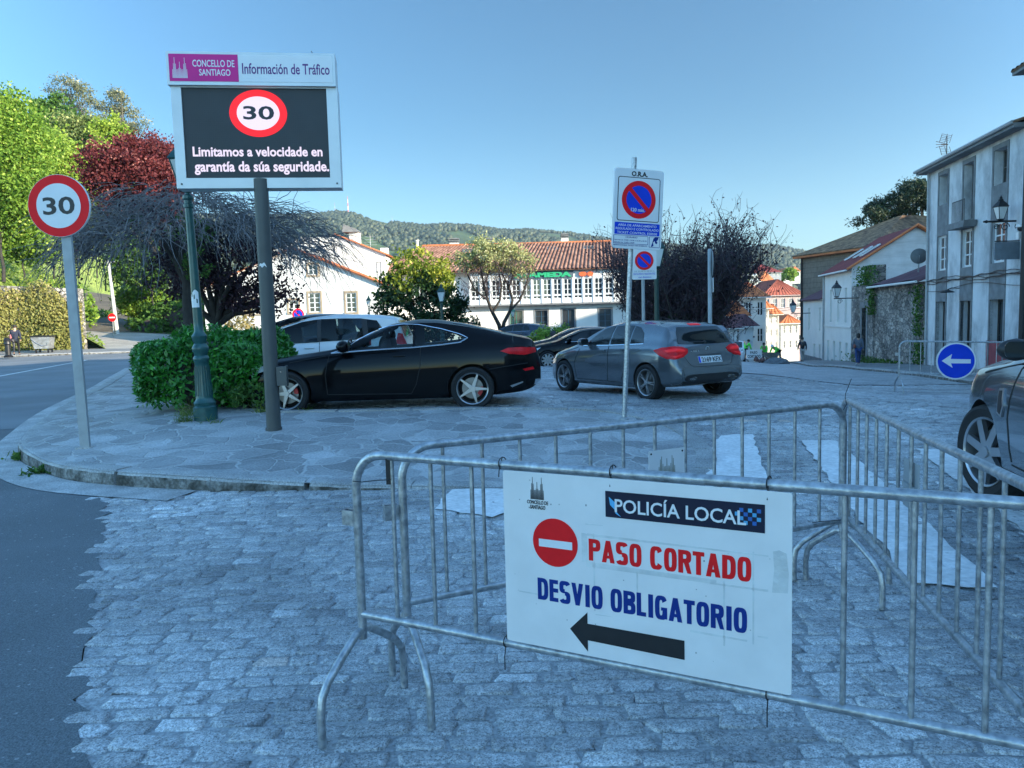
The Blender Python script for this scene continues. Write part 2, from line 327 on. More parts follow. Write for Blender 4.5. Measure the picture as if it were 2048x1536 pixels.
def speckle(mm, col, sc, th):
    m, n, l, b, g, x, bp = mm; v = n.new('ShaderNodeTexVoronoi'); v.inputs['Scale'].default_value = sc; l.new(g.outputs['Position'], v.inputs['Vector'])
    mr = n.new('ShaderNodeMapRange'); mr.inputs[1].default_value = th; mr.inputs[2].default_value = th + .04; mr.inputs[3].default_value = 1; mr.inputs[4].default_value = 0; l.new(v.outputs['Distance'], mr.inputs[0])
    y = n.new('ShaderNodeMixRGB'); y.inputs[2].default_value = (*col, 1); l.new(mr.outputs[0], y.inputs[0]); l.new(x.outputs[0], y.inputs[1]); l.new(y.outputs[0], b.inputs['Base Color'])
speckle(_m, (.30, .31, .32), 15, .10)
def flagmat():
    m, n, l, b, g, x, bp = groundmat('crazy_paving', (.29, .29, .29), (.42, .42, .42), 1.6, .6, .35, 45, .008, .7, 1.25)
    no = n.new('ShaderNodeTexNoise'); no.inputs['Scale'].default_value = 1.7; no.inputs['Detail'].default_value = 3; l.new(g.outputs['Position'], no.inputs['Vector'])
    ad = n.new('ShaderNodeMixRGB'); ad.blend_type = 'ADD'; ad.inputs[0].default_value = .62; l.new(g.outputs['Position'], ad.inputs[1]); l.new(no.outputs['Color'], ad.inputs[2])
    sc = n.new('ShaderNodeMapping'); sc.inputs['Scale'].default_value = (1.0, 1.0, 0); l.new(ad.outputs[0], sc.inputs[0])
    v = n.new('ShaderNodeTexVoronoi'); v.feature = 'DISTANCE_TO_EDGE'; v.inputs['Scale'].default_value = 2.9; l.new(sc.outputs[0], v.inputs['Vector'])
    vc = n.new('ShaderNodeTexVoronoi'); vc.inputs['Scale'].default_value = 2.9; l.new(sc.outputs[0], vc.inputs['Vector'])
    mr = n.new('ShaderNodeMapRange'); mr.inputs[1].default_value = .012; mr.inputs[2].default_value = .04; l.new(v.outputs['Distance'], mr.inputs[0])
    hsv = n.new('ShaderNodeMapRange'); sp = n.new('ShaderNodeSeparateColor'); l.new(vc.outputs['Color'], sp.inputs[0]); hsv.inputs[3].default_value = .7; hsv.inputs[4].default_value = 1.25; l.new(sp.outputs[0], hsv.inputs[0])
    y = n.new('ShaderNodeMixRGB'); y.blend_type = 'MULTIPLY'; y.inputs[0].default_value = 1; l.new(x.outputs[0], y.inputs[1]); l.new(hsv.outputs[0], y.inputs[2])
    z = n.new('ShaderNodeMixRGB'); z.inputs[1].default_value = (.45, .45, .445, 1); l.new(mr.outputs[0], z.inputs[0]); l.new(y.outputs[0], z.inputs[2]); l.new(z.outputs[0], b.inputs['Base Color'])
    b2 = n.new('ShaderNodeBump'); b2.inputs['Strength'].default_value = .8; b2.inputs['Distance'].default_value = .012; l.new(mr.outputs[0], b2.inputs['Height']); l.new(bp.outputs[0], b2.inputs['Normal']); l.new(b2.outputs[0], b.inputs['Normal'])
    return m
FLAG = flagmat()
KERB = groundmat('granite_kerb', (.27, .27, .265), (.42, .42, .41), 2.2, .65, .5, 70, .01)[0]
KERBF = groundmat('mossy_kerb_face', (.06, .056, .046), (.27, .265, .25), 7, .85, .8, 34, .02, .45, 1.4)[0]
CONC = groundmat('concrete_gutter', (.32, .32, .315), (.5, .5, .49), 3, .7, .4, 60, .006)[0]
PAINT = groundmat('road_paint', (.60, .60, .59), (.74, .74, .73), 3.5, .6, .6, 16, .012, .75, 1.15)[0]
def worn_paint():
    m, n, l, b, g, x, bp = groundmat('worn_road_paint', (.72, .72, .71), (.84, .84, .83), 3.5, .6, .7, 22, .012, .8, 1.12)
    no = n.new('ShaderNodeTexNoise'); no.inputs['Scale'].default_value = 7; no.inputs['Detail'].default_value = 9; no.inputs['Roughness'].default_value = .72; l.new(g.outputs['Position'], no.inputs['Vector'])
    mr = n.new('ShaderNodeMapRange'); mr.inputs[1].default_value = .61; mr.inputs[2].default_value = .66; l.new(no.outputs[0], mr.inputs[0]); y = n.new('ShaderNodeMixRGB'); y.inputs[2].default_value = (.28, .285, .29, 1); l.new(mr.outputs[0], y.inputs[0]); l.new(x.outputs[0], y.inputs[1]); l.new(y.outputs[0], b.inputs['Base Color']); return m
PAINT = worn_paint()
SIDEW = groundmat('pavement_slabs', (.20, .20, .198), (.28, .28, .278), 1.2, .7, .4, 40, .006)[0]
COBFAR = groundmat('far_setts', (.31, .315, .32), (.44, .445, .45), 1.4, .6, .9, 14, .03)[0]
GRASSM = groundmat('meadow', (.11, .17, .03), (.26, .31, .07), .35, .8, .5, 5, .06, .6, 1.4)[0]
SOIL = groundmat('bare_earth', (.10, .085, .06), (.17, .14, .10), .6, .85, .5, 12, .03)[0]

def struct(name, poly, step, dz, m): o = sheet(name, poly, step, lambda q: Tn(q) + dz, m); return tag(o, kind='structure')
# ------------------------------------------------------------------ ground
def grid_ground():
    xs = np.concatenate([np.linspace(-420, -70, 15), np.arange(-60, 60, 2.), np.linspace(60, 460, 17)]); ys = np.concatenate([np.linspace(-90, -6, 12), np.arange(-4, 110, 2.), np.linspace(112, 800, 24)])
    X, Y = np.meshgrid(xs, ys); q = np.stack([X.ravel(), Y.ravel()], 1); z = Tn(np.clip(q, [-62, -60], [62, 104]))
    far = np.clip((q[:, 1] - 104) / 160, 0, 1); z = z * (1 - far) + far * -19 - .03
    nx = len(xs); F = [(j * nx + i, j * nx + i + 1, (j + 1) * nx + i + 1, (j + 1) * nx + i) for j in range(len(ys) - 1) for i in range(nx - 1)]
    tag(npmesh('ground', np.column_stack([q, z]), F, SOIL, smooth=True), kind='structure')
grid_ground()
ASPH_EDGE = [(-1.2, -3), (-1.45, .5), (-1.56, 2.4), (-1.66, 2.69), (-1.92, 3.2), (-2.17, 3.72), (-2.53, 4.43), (-3.03, 5.45), (-3.75, 6.9), (-4.1, 7.35)]
KERBL = [(-14.6, 30), (-13.8, 28), (-9.9, 18.4), (-8.34, 14.25), (-7.35, 11.9), (-6.75, 10.6), (-6.25, 9.65), (-5.6, 8.86), (-4.53, 7.92), (-3.02, 7.28), (-1.59, 7.12), (0, 6.98), (1.15, 6.95), (1.85, 7.3), (2.15, 8.2), (2.1, 9.3), (1.7, 10.15), (1.0, 10.65), (-.2, 10.8), (-1.6, 10.8), (-3.3, 10.82)]
KERBS = smoothline(KERBL, 6)
struct('road', [(-.95, -3)] + [(x + .03 + random.uniform(-.05, .06), y) for x, y in densify(ASPH_EDGE[1:], .12, False)[:-1]] + [ASPH_EDGE[-1]] + [(-5.75, 8.5), (-7.0, 10.4), (-8.6, 14.2), (-10.2, 18.5), (-14.2, 28.2), (-15.2, 31), (-17, 46), (-18, 52), (-30, 47.3), (-60, 40), (-60, -3)], .8, .0075, ASPH)
_m2 = groundmat('worn_asphalt', (.15, .165, .178), (.20, .218, .235), .5, .75, .6, 120, .008, .7, 1.4)
struct('road', [(-7.55, 12.25), (-8.6, 14.2), (-10.2, 18.5), (-14.2, 28.2), (-15.2, 31), (-17, 46), (-18, 52), (-30, 47.3), (-60, 40), (-60, 9.6), (-20, 11.6)], 1.2, .0105, _m2[0])
COBPOLY = ASPH_EDGE + [(-4.1, 7.5), (-3.0, 7.35), (-1.6, 7.25), (0, 7.1), (1.2, 7.1), (1.8, 7.5), (2.05, 8.3), (2.0, 9.2), (1.6, 10.0), (.9, 10.55), (-.2, 10.7), (-3.6, 10.75), (-4.2, 12.5), (-9, 19), (-8, 26), (-6, 33), (2, 32), (9.2, 28), (10.5, 23.8), (13.9, 23.2), (10.2, 14), (8.2, 3), (7, -3)]
struct('cobbled_road', COBPOLY, .45, .0, MORTAR)
STREET = [(7, 28.6), (9.2, 28), (10.5, 23.8), (13.9, 23.2), (16.4, 36), (17.7, 45), (20, 58), (23.5, 78), (25.5, 92), (21, 93), (19.5, 78), (15.6, 60), (13, 48), (8, 38)]
struct('street', STREET, 1.2, .02, COBFAR)
struct('car_park', [(-9, 19), (-8, 26), (-6, 33), (2, 32), (7, 28.6), (8, 38), (12.5, 47.8), (9, 61), (-18, 53), (-17, 46), (-15, 31), (-13.2, 28), (-9.6, 18.8)], 1.5, .01, ASPH)
# setts laid in rows
def lay_setts():
    V = []; F = []; R = []; base = 0; q = []
    y = .4
    while y < 27:
        h = random.uniform(.095, .135) * (1 + .25 * max(0, (y - 12) / 12)); x = -9 + random.uniform(0, .2)
        while x < 13.5:
            L = random.uniform(.14, .255) * (1.25 if random.random() < .12 else 1); q.append((x + L / 2, y + h / 2, L, h)); x += L
        y += h
    q = np.array(q); wob = .05 * np.sin(q[:, 0] * 1.1 + q[:, 1] * .3) + .03 * np.sin(q[:, 0] * 2.7 + 1.3 * q[:, 1]) - .02 * q[:, 0]; q[:, 1] += wob
    q = q[inpoly(q, COBPOLY)]
    ed = np.array(ASPH_EDGE); n = len(q); z = Tn(q)
    g = .004 + RNG.uniform(0, .004, n); hx = q[:, 2] / 2 - g; hy = q[:, 3] / 2 - g * .9
    oct_ = np.array([(-1, -.66), (-.84, -1), (.84, -1), (1, -.66), (1, .66), (.84, 1), (-.84, 1), (-1, .66)])
    jit = RNG.uniform(-1, 1, (n, 8, 2)) * np.array([.018, .010]); ring = oct_[None] * np.stack([hx, hy], 1)[:, None] + jit
    ht = .008 + RNG.uniform(-.003, .003, n); tlt = RNG.uniform(-.05, .05, (n, 2))
    def lvl(s, dz): xy = q[:, None, :2] + ring * s; zz = z[:, None] + dz[:, None] + (ring * s * tlt[:, None]).sum(2); return np.concatenate([xy, zz[..., None]], 2)
    A = lvl(1.0, ht * 0 - .006); B = lvl(.96, ht * .7); C = lvl(.78, ht); c = np.concatenate([q[:, :2], (z + ht * 1.12)[:, None]], 1)[:, None]
    V = np.concatenate([A, B, C, c], 1).reshape(-1, 3); F = []
    i = np.arange(8); j = (i + 1) % 8
    f4 = np.concatenate([np.stack([i, j, j + 8, i + 8], 1), np.stack([i + 8, j + 8, j + 16, i + 16], 1), np.stack([i[::2] + 16, j[::2] + 16, (j[::2] + 1) % 8 + 16, np.full(4, 24)], 1)])
    F = (f4[None] + (np.arange(n) * 25)[:, None, None]).reshape(-1, 4)
    big = .5 + .25 * np.sin(q[:, 0] * .9 + 2) * np.sin(q[:, 1] * .7); r = np.clip(RNG.normal(.5, .24, n) * .8 + big * .2, 0, 1); r[RNG.random(n) < .012] = 1
    tag(npmesh('cobblestones', V, F, COB, None, np.repeat(r, len(f4)), True), kind='structure')
lay_setts()
# crossing stripes: thick paint over the setts
for k, poly in enumerate([[(-.68, 6.32), (-.58, 6.95), (-.09, 6.9), (.05, 6.3), (-.18, 6.0)], [(2.2, 8.5), (2.5, 9.2), (2.72, 9.3), (2.9, 9.25), (2.15, 6.3), (1.6, 6.4)], [(3.34, 8.84), (3.72, 8.78), (2.69, 4.17), (2.24, 4.3)], [(4.31, 8.17), (4.72, 8.0), (4.0, 4.6), (3.4, 4.75)], [(5.35, 7.6), (5.8, 7.4), (5.1, 4.2), (4.6, 4.3)]]):
    pl = [(x + random.uniform(-.02, .02), y + random.uniform(-.02, .02)) for x, y in densify(poly, .13)]
    o = sheet('road_marking', pl, .09, lambda q: Tn(q) + .021 + .004 * np.sin(q[:, 0] * 31) * np.sin(q[:, 1] * 47), PAINT); tag(o, kind='structure')
# island
_ic = np.array([(-5.2, 8.55, .15), (-3, 7.4, .165), (-1.6, 7.2, .075), (0, 7.0, .035), (1.2, 7.0, .03), (1.9, 7.4, .05), (2.15, 8.3, .12), (2.1, 9.3, .2), (1.2, 10.6, .31), (-1, 10.8, .36), (-3.5, 10.8, .37), (-5, 10.5, .34), (-6.4, 9.75, .17), (-7.3, 11.9, .19), (-8.3, 14.2, .2), (-9.8, 18.3, .2), (-4.5, 14, .36), (-7, 16, .3), (-12, 25, .17), (-14, 29, .15)], float)
_ia = np.linalg.norm(_ic[:, None, :2] - _ic[None, :, :2], axis=2); _iw = np.linalg.solve(_ia + np.eye(len(_ic)) * .02, _ic[:, 2] - .15)
def I_(q): q = np.atleast_2d(np.asarray(q, float)); return np.linalg.norm(q[:, None, :2] - _ic[None, :, :2], axis=2) @ _iw + .15
def I(x, y): return float(I_([[x, y]])[0])
tag(sheet('pavement', KERBS + [(-3.9, 11.2), (-4.4, 13.4), (-6.6, 16.5), (-9.3, 19.2), (-13, 29)], .35, I_, FLAG), kind='structure')
def kerb_run(name, line, zf, w, L, m, drop=.25, zt=.012, side=1, t0=0):
    P = densify(line, .04, False); P = [np.array(p) for p in P]; mb = MB(); i = 0
    while i < len(P) - 4:
        k = min(int(L * random.uniform(.8, 1.2) / .04), len(P) - 1 - i); seg = P[i:i + k + 1:max(1, k // 9)]
        if len(seg) < 2: break
        vs_ = []; jz = random.uniform(-.006, .006)
        for a, p in enumerate(seg):
            q2 = seg[min(a + 1, len(seg) - 1)]; q1 = seg[max(a - 1, 0)]; d = (q2 - q1); d /= np.linalg.norm(d) + 1e-9; nn = np.array([-d[1], d[0]]) * side
            if a == 0: p = p + d * .003
            if a == len(seg) - 1: p = p - d * .003
            z = float(zf([p])[0]) + zt + jz
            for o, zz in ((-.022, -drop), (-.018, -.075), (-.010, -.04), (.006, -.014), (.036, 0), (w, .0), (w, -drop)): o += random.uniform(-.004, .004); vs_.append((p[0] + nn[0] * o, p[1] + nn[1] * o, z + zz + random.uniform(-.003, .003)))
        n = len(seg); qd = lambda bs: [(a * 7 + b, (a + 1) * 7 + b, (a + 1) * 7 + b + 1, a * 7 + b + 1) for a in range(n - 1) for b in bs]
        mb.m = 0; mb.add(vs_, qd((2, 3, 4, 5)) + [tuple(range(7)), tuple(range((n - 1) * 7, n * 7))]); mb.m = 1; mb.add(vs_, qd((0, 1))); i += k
    return tag(mb.build(name, [m, KERBF], smooth=50), kind='structure')
kerb_run('kerb', KERBS, I_, .2, .95, KERB, side=1)
def strip(name, line, o0, o1, dz, m, zf=Tn, step=.3):
    P = [np.array(p) for p in densify(line, step, False)]; V = []
    for a, p in enumerate(P):
        d = P[min(a + 1, len(P) - 1)] - P[max(a - 1, 0)]; d /= np.linalg.norm(d) + 1e-9; nn = np.array([-d[1], d[0]])
        for k in range(5): V.append(p + nn * (o0 + (o1 - o0) * k / 4))
    V = np.array(V); z = zf(V) + dz; F = [(a * 5 + k, (a + 1) * 5 + k, (a + 1) * 5 + k + 1, a * 5 + k + 1) for a in range(len(P) - 1) for k in range(4)]
    return tag(npmesh(name, np.column_stack([V, z]), F, m, smooth=True), kind='structure')
strip('gutter', smoothline(KERBL[:10], 6), -.42, -.03, .015, CONC)
strip('road_line', smoothline([(-13.6, 10), (-14.5, 14), (-16, 20), (-18.03, 27.11), (-20.2, 35.2), (-21.5, 39)], 4), -.08, .08, .019, PAINT)
# right-hand pavement along the row of houses
DR = np.array([.166, .986]); AR = np.array([19.2, 36.0]); NR = np.array([-.986, .166])
def rowp(s, o): p = AR + DR * s + NR * o; return (p[0], p[1])
RK = [rowp(s, 3.0) for s in (-34, -24, -14, -10, -5, 0, 5, 10, 15, 20, 28, 36)]
struct('street_pavement', [rowp(s, 2.8) for s in range(-34, 40, 4)] + [rowp(s, -.6) for s in range(38, -36, -4)], 1.0, .13, SIDEW)
kerb_run('street_kerb', RK, lambda q: Tn(q) + .13, .3, 1.3, KERB, side=-1)
struct('road_junction', [(-19.2, 47.0), (-26.3, 49.6), (-28, 50.5), (-34.2, 61.5), (-31, 61.0), (-24, 62.2), (-17, 64), (-14, 58), (-17.8, 52), (-18.2, 47.2)], 1.2, .012, groundmat('pale_sunlit_road', (.34, .32, .29), (.46, .44, .40), .8, .85, .3)[0])  # asphalt coloured pale cream so that it looks sunlit
# far pavement of the left road
LPV = [(-60, 38.6), (-40, 42.4), (-31, 44.4), (-25, 45.6), (-19.5, 47.2)]
struct('road_pavement', LPV + [(-19.8, 49.4), (-26, 48.8), (-32, 48), (-60, 43)], 1.2, .12, SIDEW)
kerb_run('road_kerb', smoothline(LPV, 4), lambda q: Tn(q) + .12, .25, 1.2, KERB, side=1)

# ------------------------------------------------------------------ barriers
def barrier(name, label, A, B, bars=13, hookside=1, H=1.085, zb=.433, group='steel crowd barriers', foot=True, r=.0178):
    A = np.array(A); B = np.array(B); d = B - A; L = hypot(*d); rz = atan2(d[1], d[0]); z0 = min(T(*A), T(*B)); t = thing(name, label, 'barrier', (A[0], A[1], 0), rz, group)
    za, zb_ = T(*A), T(*B); sh = lambda x: za + (zb_ - za) * x / L
    R = .13; pts = [(0, 0, .33)] + [(0, 0, H - R - .3), (0, 0, H - R)] + [(R - R * cos(a), 0, H - R + R * sin(a)) for a in np.linspace(.2, pi / 2, 7)] + [(L - R + R * sin(a), 0, H - R + R * cos(a)) for a in np.linspace(0, pi / 2 - .2, 7)] + [(L, 0, H - R), (L, 0, .33)]
    MB().tube([(x, y, z + sh(x)) for x, y, z in pts], r, 12).build('frame', GALV, t, 60)
    MB().tube([(0, 0, zb + za), (L, 0, zb + zb_)], r * .92, 12).build('bottom_rail', GALV, t, 60)
    for i in range(bars):
        x = L * (i + 1) / (bars + 1); MB().tube([(x, 0, zb + sh(x)), (x, 0, H + sh(x))], r * .48, 8).build('bar', GALV, t, 60)
    for x in ((0, L) if foot else (0,)):
        ap = .37; fp = [(-.262, 0), (-.262, .12), (-.25, .185), (-.21, .235), (-.12, .30), (-.04, .352), (0, ap - .012), (.04, .352), (.12, .30), (.21, .235), (.25, .185), (.262, .12), (.262, 0)]
        MB().tube([(x, a, z + sh(x) + .01) for a, z in fp], r * .93, 10).build('foot', GALV, t, 60)
    mb = MB(); x = 0 if hookside > 0 else L; s = -1 if hookside > 0 else 1
    mb.box(x + s * .018, x + s * .078, -.004, .002, .79 + sh(x), .85 + sh(x)); mb.box(x + s * .074, x + s * .078, .002, .03, .79 + sh(x), .85 + sh(x)); mb.box(x + s * .018, x + s * .074, .026, .03, .79 + sh(x), .85 + sh(x)); mb.build('hook', GALV, t, 0)
    return t
BF = barrier('crowd_barrier', 'galvanised crowd barrier in the foreground carrying the white police diversion panel', (-.628, 3.01), (1.575, 1.833))
BB = barrier('crowd_barrier', 'galvanised crowd barrier behind the police panel, holding a small white emblem card', (-.462, 3.12), (1.82, 4.2))
BT = barrier('crowd_barrier', 'galvanised crowd barrier running towards the viewer at the right, with a blank grey plate', (1.895, 4.39), (1.42, 1.95))
def zip_tie(label, parent_free, pts, group='black cable ties on the barriers', r=.0021):
    o = MB().tube(pts, r, 5).build('cable_tie', BLACK, None, 60); tag(o, label, 'cable tie', group); return o
def bw(t, x, y, z): c = t.location; a = t.rotation_euler[2]; return (c.x + x * cos(a) - y * sin(a), c.y + x * sin(a) + y * cos(a), z + c.z)
def ring_tie(t, x, z, label, tail=(0, -.01, -.05), r=.0215, a0=0):
    pts = [bw(t, x + .004 * sin(a), r * sin(a) - .0, z + r * cos(a)) for a in np.linspace(0, 2 * pi, 13)]; pts += [bw(t, x + tail[0] * k, -r + tail[1] * k, z + tail[2] * k) for k in (.5, 1)]
    return zip_tie(label, None, pts)
# heavy condensed lettering drawn as flat strokes
def blockletters(s, x0, x1, z0, z1, y, m, par):
    h = z1 - z0; W = {'I': .33, 'A': .72, 'V': .70, 'T': .58, 'L': .52, 'E': .54, ' ': .30}; adv = [W.get(c, .66) for c in s]; gap = .075; tot = sum(adv) + gap * (len(s) - 1); k = (x1 - x0) / tot; x = 0; t = .25; tz = .185
    def sup(cx, cz, rx, rz, a): ca, sa = cos(a), sin(a); e = .62; return (cx + rx * math.copysign(abs(ca) ** e, ca), cz + rz * math.copysign(abs(sa) ** e, sa))
    def ring(mb, cx, cz, rx, rz, a0, a1, n=22):
        O = [sup(cx, cz, rx, rz, a0 + (a1 - a0) * i / n) for i in range(n + 1)]; I_n = [sup(cx, cz, rx - t, rz - tz, a0 + (a1 - a0) * i / n) for i in range(n + 1)]
        for i in range(n): mb.P([O[i], O[i + 1], I_n[i + 1], I_n[i]])
    class LB_(MB):
        def P(q, poly): q.quad(*[(x0 + (a + q.ox) * k, y - .0006 - .00004 * q.lv, z0 + b * h) for a, b in poly])
        def R(q, a, b, c, d): q.lv += 1; q.P([(a, c), (b, c), (b, d), (a, d)])
    for c, w in zip(s, adv):
        b = LB_(); b.ox = x; b.lv = 0
        if c == 'I': b.R(.045, .045 + t + .015, 0, 1)
        elif c in 'OCG':
            lo, hi = (0, 2 * pi) if c == 'O' else (.50, 2 * pi - .5 if c == 'C' else 2 * pi - .02); ring(b, w / 2, .5, w / 2, .515, lo, hi)
            if c == 'G': b.R(w - t, w, .03, .5); b.R(w * .5, w, .38, .52)
        elif c == 'S': ring(b, w / 2, .735, w / 2, .28, .35, pi * 1.5); b.lv += 1; ring(b, w / 2, .265, w / 2, .28, pi * .5, -pi + .35); b.lv += 1; b.P([(w * .30, .62), (w * .72, .40), (w * .78, .53), (w * .36, .74)]) if False else None
        elif c in 'PRB':
            b.R(0, t, 0, 1); cz = .72 if c != 'B' else .745; rz = .28 if c != 'B' else .255; b.lv += 1; ring(b, w * .45, cz, w * .55, rz, -pi / 2, pi / 2); b.R(t * .9, w * .46, cz + rz - tz, cz + rz); b.R(t * .9, w * .46, cz - rz, cz - rz + tz)
            if c == 'R': b.lv += 1; b.P([(w * .42, .46), (w * .80, .50), (w * 1.02, 0), (w * .70, 0)])
            if c == 'B': b.lv += 1; ring(b, w * .45, .275, w * .57, .275, -pi / 2, pi / 2); b.R(t * .9, w * .46, .0, tz); b.R(t * .9, w * .46, .55 - tz, .55)
        elif c == 'D': b.R(0, t, 0, 1); b.lv += 1; ring(b, w * .4, .5, w * .6, .5, -pi / 2, pi / 2); b.R(t * .9, w * .41, 0, tz); b.R(t * .9, w * .41, 1 - tz, 1)
        elif c == 'A': b.P([(0, 0), (t, 0), (w / 2 + t * .42, 1), (w / 2 - t * .5, 1)]); b.lv += 1; b.P([(w - t, 0), (w, 0), (w / 2 + t * .5, 1), (w / 2 - t * .42, 1)]); b.R(w * .25, w * .75, .19, .33)
        elif c == 'V': b.P([(0, 1), (t, 1), (w / 2 + t * .42, 0), (w / 2 - t * .5, 0)]); b.lv += 1; b.P([(w - t, 1), (w, 1), (w / 2 + t * .5, 0), (w / 2 - t * .42, 0)])
        elif c == 'T': b.R(w / 2 - t / 2, w / 2 + t / 2, 0, .9); b.R(0, w, 1 - tz, 1)
        elif c == 'L': b.R(0, t, 0, 1); b.R(t * .9, w, 0, tz)
        elif c == 'E': b.R(0, t, 0, 1); [b.R(t * .9, w, q, q + tz) for q in (0, .43, 1 - tz)]
        if c != ' ': b.build('letter', m, par, 0, fix=False)
        x += w + gap
# police panel hung on the front barrier
PN = thing('police_sign', 'large white police panel reading paso cortado, desvio obligatorio, tied to the front barrier', 'sign', (BF.location.x + .034 * cos(BF.rotation_euler[2]), BF.location.y + .034 * sin(BF.rotation_euler[2]), 0), BF.rotation_euler[2])
K = 1.03
def pz(z): return 1.6 - (1.6 - z) * K
PW = MB().prism(rrect(.648, 1.612, .452, 1.067, .008, 3), -.030, -.026).build('panel', WHITE, PN, 0); YP = -.0302
def ptxt(s, x0, x1, z0, z1, m, b, nm='lettering', par=None): return text(s, x0 * K, x1 * K, pz(z0), pz(z1), YP - (.001 if par else 0), m, par or PN, b, nm)
MB().prism([(a * K, pz(z)) for a, z in ((1.0, .958), (1.49, .958), (1.49, 1.042), (1.0, 1.042))], YP - .001, YP + .0005).build('police_banner', mat('navy_banner', (.006, .009, .03), .3, 0, .1, 9), PN, 0)
LB = mat('pale_blue_ink', (.08, .36, .62), .4); LB2 = mat('mid_blue_ink', (.02, .12, .40), .4)
text('POLICÍA LOCAL', 1.032 * K, 1.437 * K, pz(.976), pz(1.030), YP - .0012, SIGNW, PN, .012, 'banner_lettering')
MB().prism([(a * K, pz(z)) for a, z in ((1.012, 1.024), (1.034, 1.006), (1.034, .972), (1.052, .962), (1.030, .985), (1.016, .998))], YP - .0016, YP - .0002).build('blue_flash', LB, PN, 0)
mb = MB(); mb2 = MB()
for i in range(6):
    for j in range(4):
        if (i + j) % 2 == 0 and 1 <= i + j: (mb if (i + j) % 4 else mb2).prism([((1.405 + i * .0125 + a * .0115) * K, pz(.978 + j * .0125 + b * .0115)) for a, b in ((0, 0), (1, 0), (1, 1), (0, 1))], YP - .0015, YP - .0003)
mb.build('blue_chequer', LB, PN, 0); mb2.build('blue_chequer', LB2, PN, 0)
MB().prism(circ(.82 * K, pz(.852), .0815 * K), YP - .001, YP + .0005).build('no_entry_disc', INKR, PN, 0)
MB().prism([(a * K, pz(z)) for a, z in ((.761, .834), (.882, .834), (.882, .860), (.761, .860))], YP - .0016, YP - .0002).build('no_entry_bar', SIGNW, PN, 0)
blockletters('PASO CORTADO', .94 * K, 1.452 * K, pz(.808), pz(.880), YP, INKR, PN); blockletters('DESVIO OBLIGATORIO', .752 * K, 1.440 * K, pz(.650), pz(.725), YP, INKB, PN)
MB().prism([(a * K, pz(z)) for a, z in ((.868, .567), (.931, .632), (.931, .594), (1.252, .594), (1.252, .533), (.931, .538), (.931, .500))], YP - .001, YP + .0005).build('arrow', INKK, PN, 0)
def towers(mbx, x0, x1, z0, z1, y0, y1, n=15):
    for i in range(n):
        f = i / (n - 1); h = max(.42, 1 - abs(f - .14) * 4.2, .78 - abs(f - .5) * 4.2, 1 - abs(f - .86) * 4.2); w = (x1 - x0) / n
        xa = x0 + w * i; mbx.prism([(xa + w * .12, z0), (xa + w * .8, z0), (xa + w * .62, z0 + h * (z1 - z0)), (xa + w * .3, z0 + h * (z1 - z0))], y0, y1)
    return mbx
towers(MB(), .733 * K, .783 * K, pz(.992), pz(1.068), YP - .001, YP + .0004).build('towers_emblem', INKK, PN, 0)
text('CONCELLO DE', .720 * K, .798 * K, pz(.976), pz(.9885), YP, INKK, PN, .01); text('SANTIAGO', .731 * K, .787 * K, pz(.959), pz(.9725), YP, INKK, PN, .01)
mb = MB()
for (x0, x1, z0, z1) in ((.915, .935, .80, .895), (.935, 1.50, .888, .894), (1.455, 1.460, .62, .90), (1.37, 1.375, .60, .80), (.93, 1.35, .786, .800), (1.10, 1.105, .66, .79), (.955, .96, .64, .90), (1.27, 1.44, .625, .630), (.68, .76, .665, .669), (1.33, 1.50, .785, .792), (.93, .99, .925, .929), (1.47, 1.5, .645, .65), (.96, 1.02, .628, .632)):
    mb.prism([(a * K, pz(z)) for a, z in ((x0, z0), (x1, z0 + random.uniform(-.003, .003)), (x1, z1), (x0, z1 + random.uniform(-.003, .003)))], YP - .0003, YP + .0004)
mb.prism([((1.51 + .001 * a[0]) * K, pz(.785 + .001 * a[1])) for a in ((0, 0), (44, 4), (46, 60), (40, 120), (20, 128), (2, 122), (6, 70))], YP - .0003, YP + .0004)
mb.build('tape_residue', TAPE, PN, 0)
mb = MB()
for i in range(26): x = random.uniform(.66, 1.59); z = random.uniform(.47, 1.05); s = random.uniform(.001, .0032); mb.prism(circ(x, z, s, s * random.uniform(.6, 1.4), 6), YP - .0002, YP + .0004)
mb.build('scuff_marks', mat('scuff_grey', (.3, .3, .3), .7), PN, 0)
for x, w in ((.665, 'top left'), (1.08, 'top middle'), (1.575, 'top right')): ring_tie(BF, x, 1.085, 'black cable tie holding the %s edge of the police panel' % w, (0, -.008, -.045), .0215)
for x, w in ((.665, 'lower left'), (1.575, 'lower right')): ring_tie(BF, x, .433, 'black cable tie with a hanging tail at the %s corner of the police panel' % w, (.0, .0, -.1), .022)
zip_tie('black cable tie stretched between the left ends of the front and back barriers', None, [bw(BF, .0, -.02, .972), bw(BF, .05, -.025, .974), bw(BF, .12, -.02, .985), bw(BF, .18, -.012, .99)])
zip_tie('black cable tie joining the tops of the back and right barriers', None, [(1.80, 4.16, 1.05), (1.83, 4.19, 1.075), (1.87, 4.3, 1.10), (1.885, 4.33, 1.12), (1.93, 4.36, 1.2)])
zip_tie('black cable tie joining the lower rails of the back and right barriers', None, [(1.60, 4.07, .455), (1.80, 4.17, .436), (1.84, 4.22, .42), (1.88, 4.28, .40)])
o = MB().box(-.012, .012, -.012, .012, -.05, .05).build('black_tape', BLACK, None, 0); o.location = bw(BF, .166, 0, 1.02); tag(o, 'black tape wound round the first bar of the front barrier', 'tape')
t = thing('emblem_card', 'small white card with a town towers emblem wired to the back barrier', 'sign', BB.location, BB.rotation_euler[2])
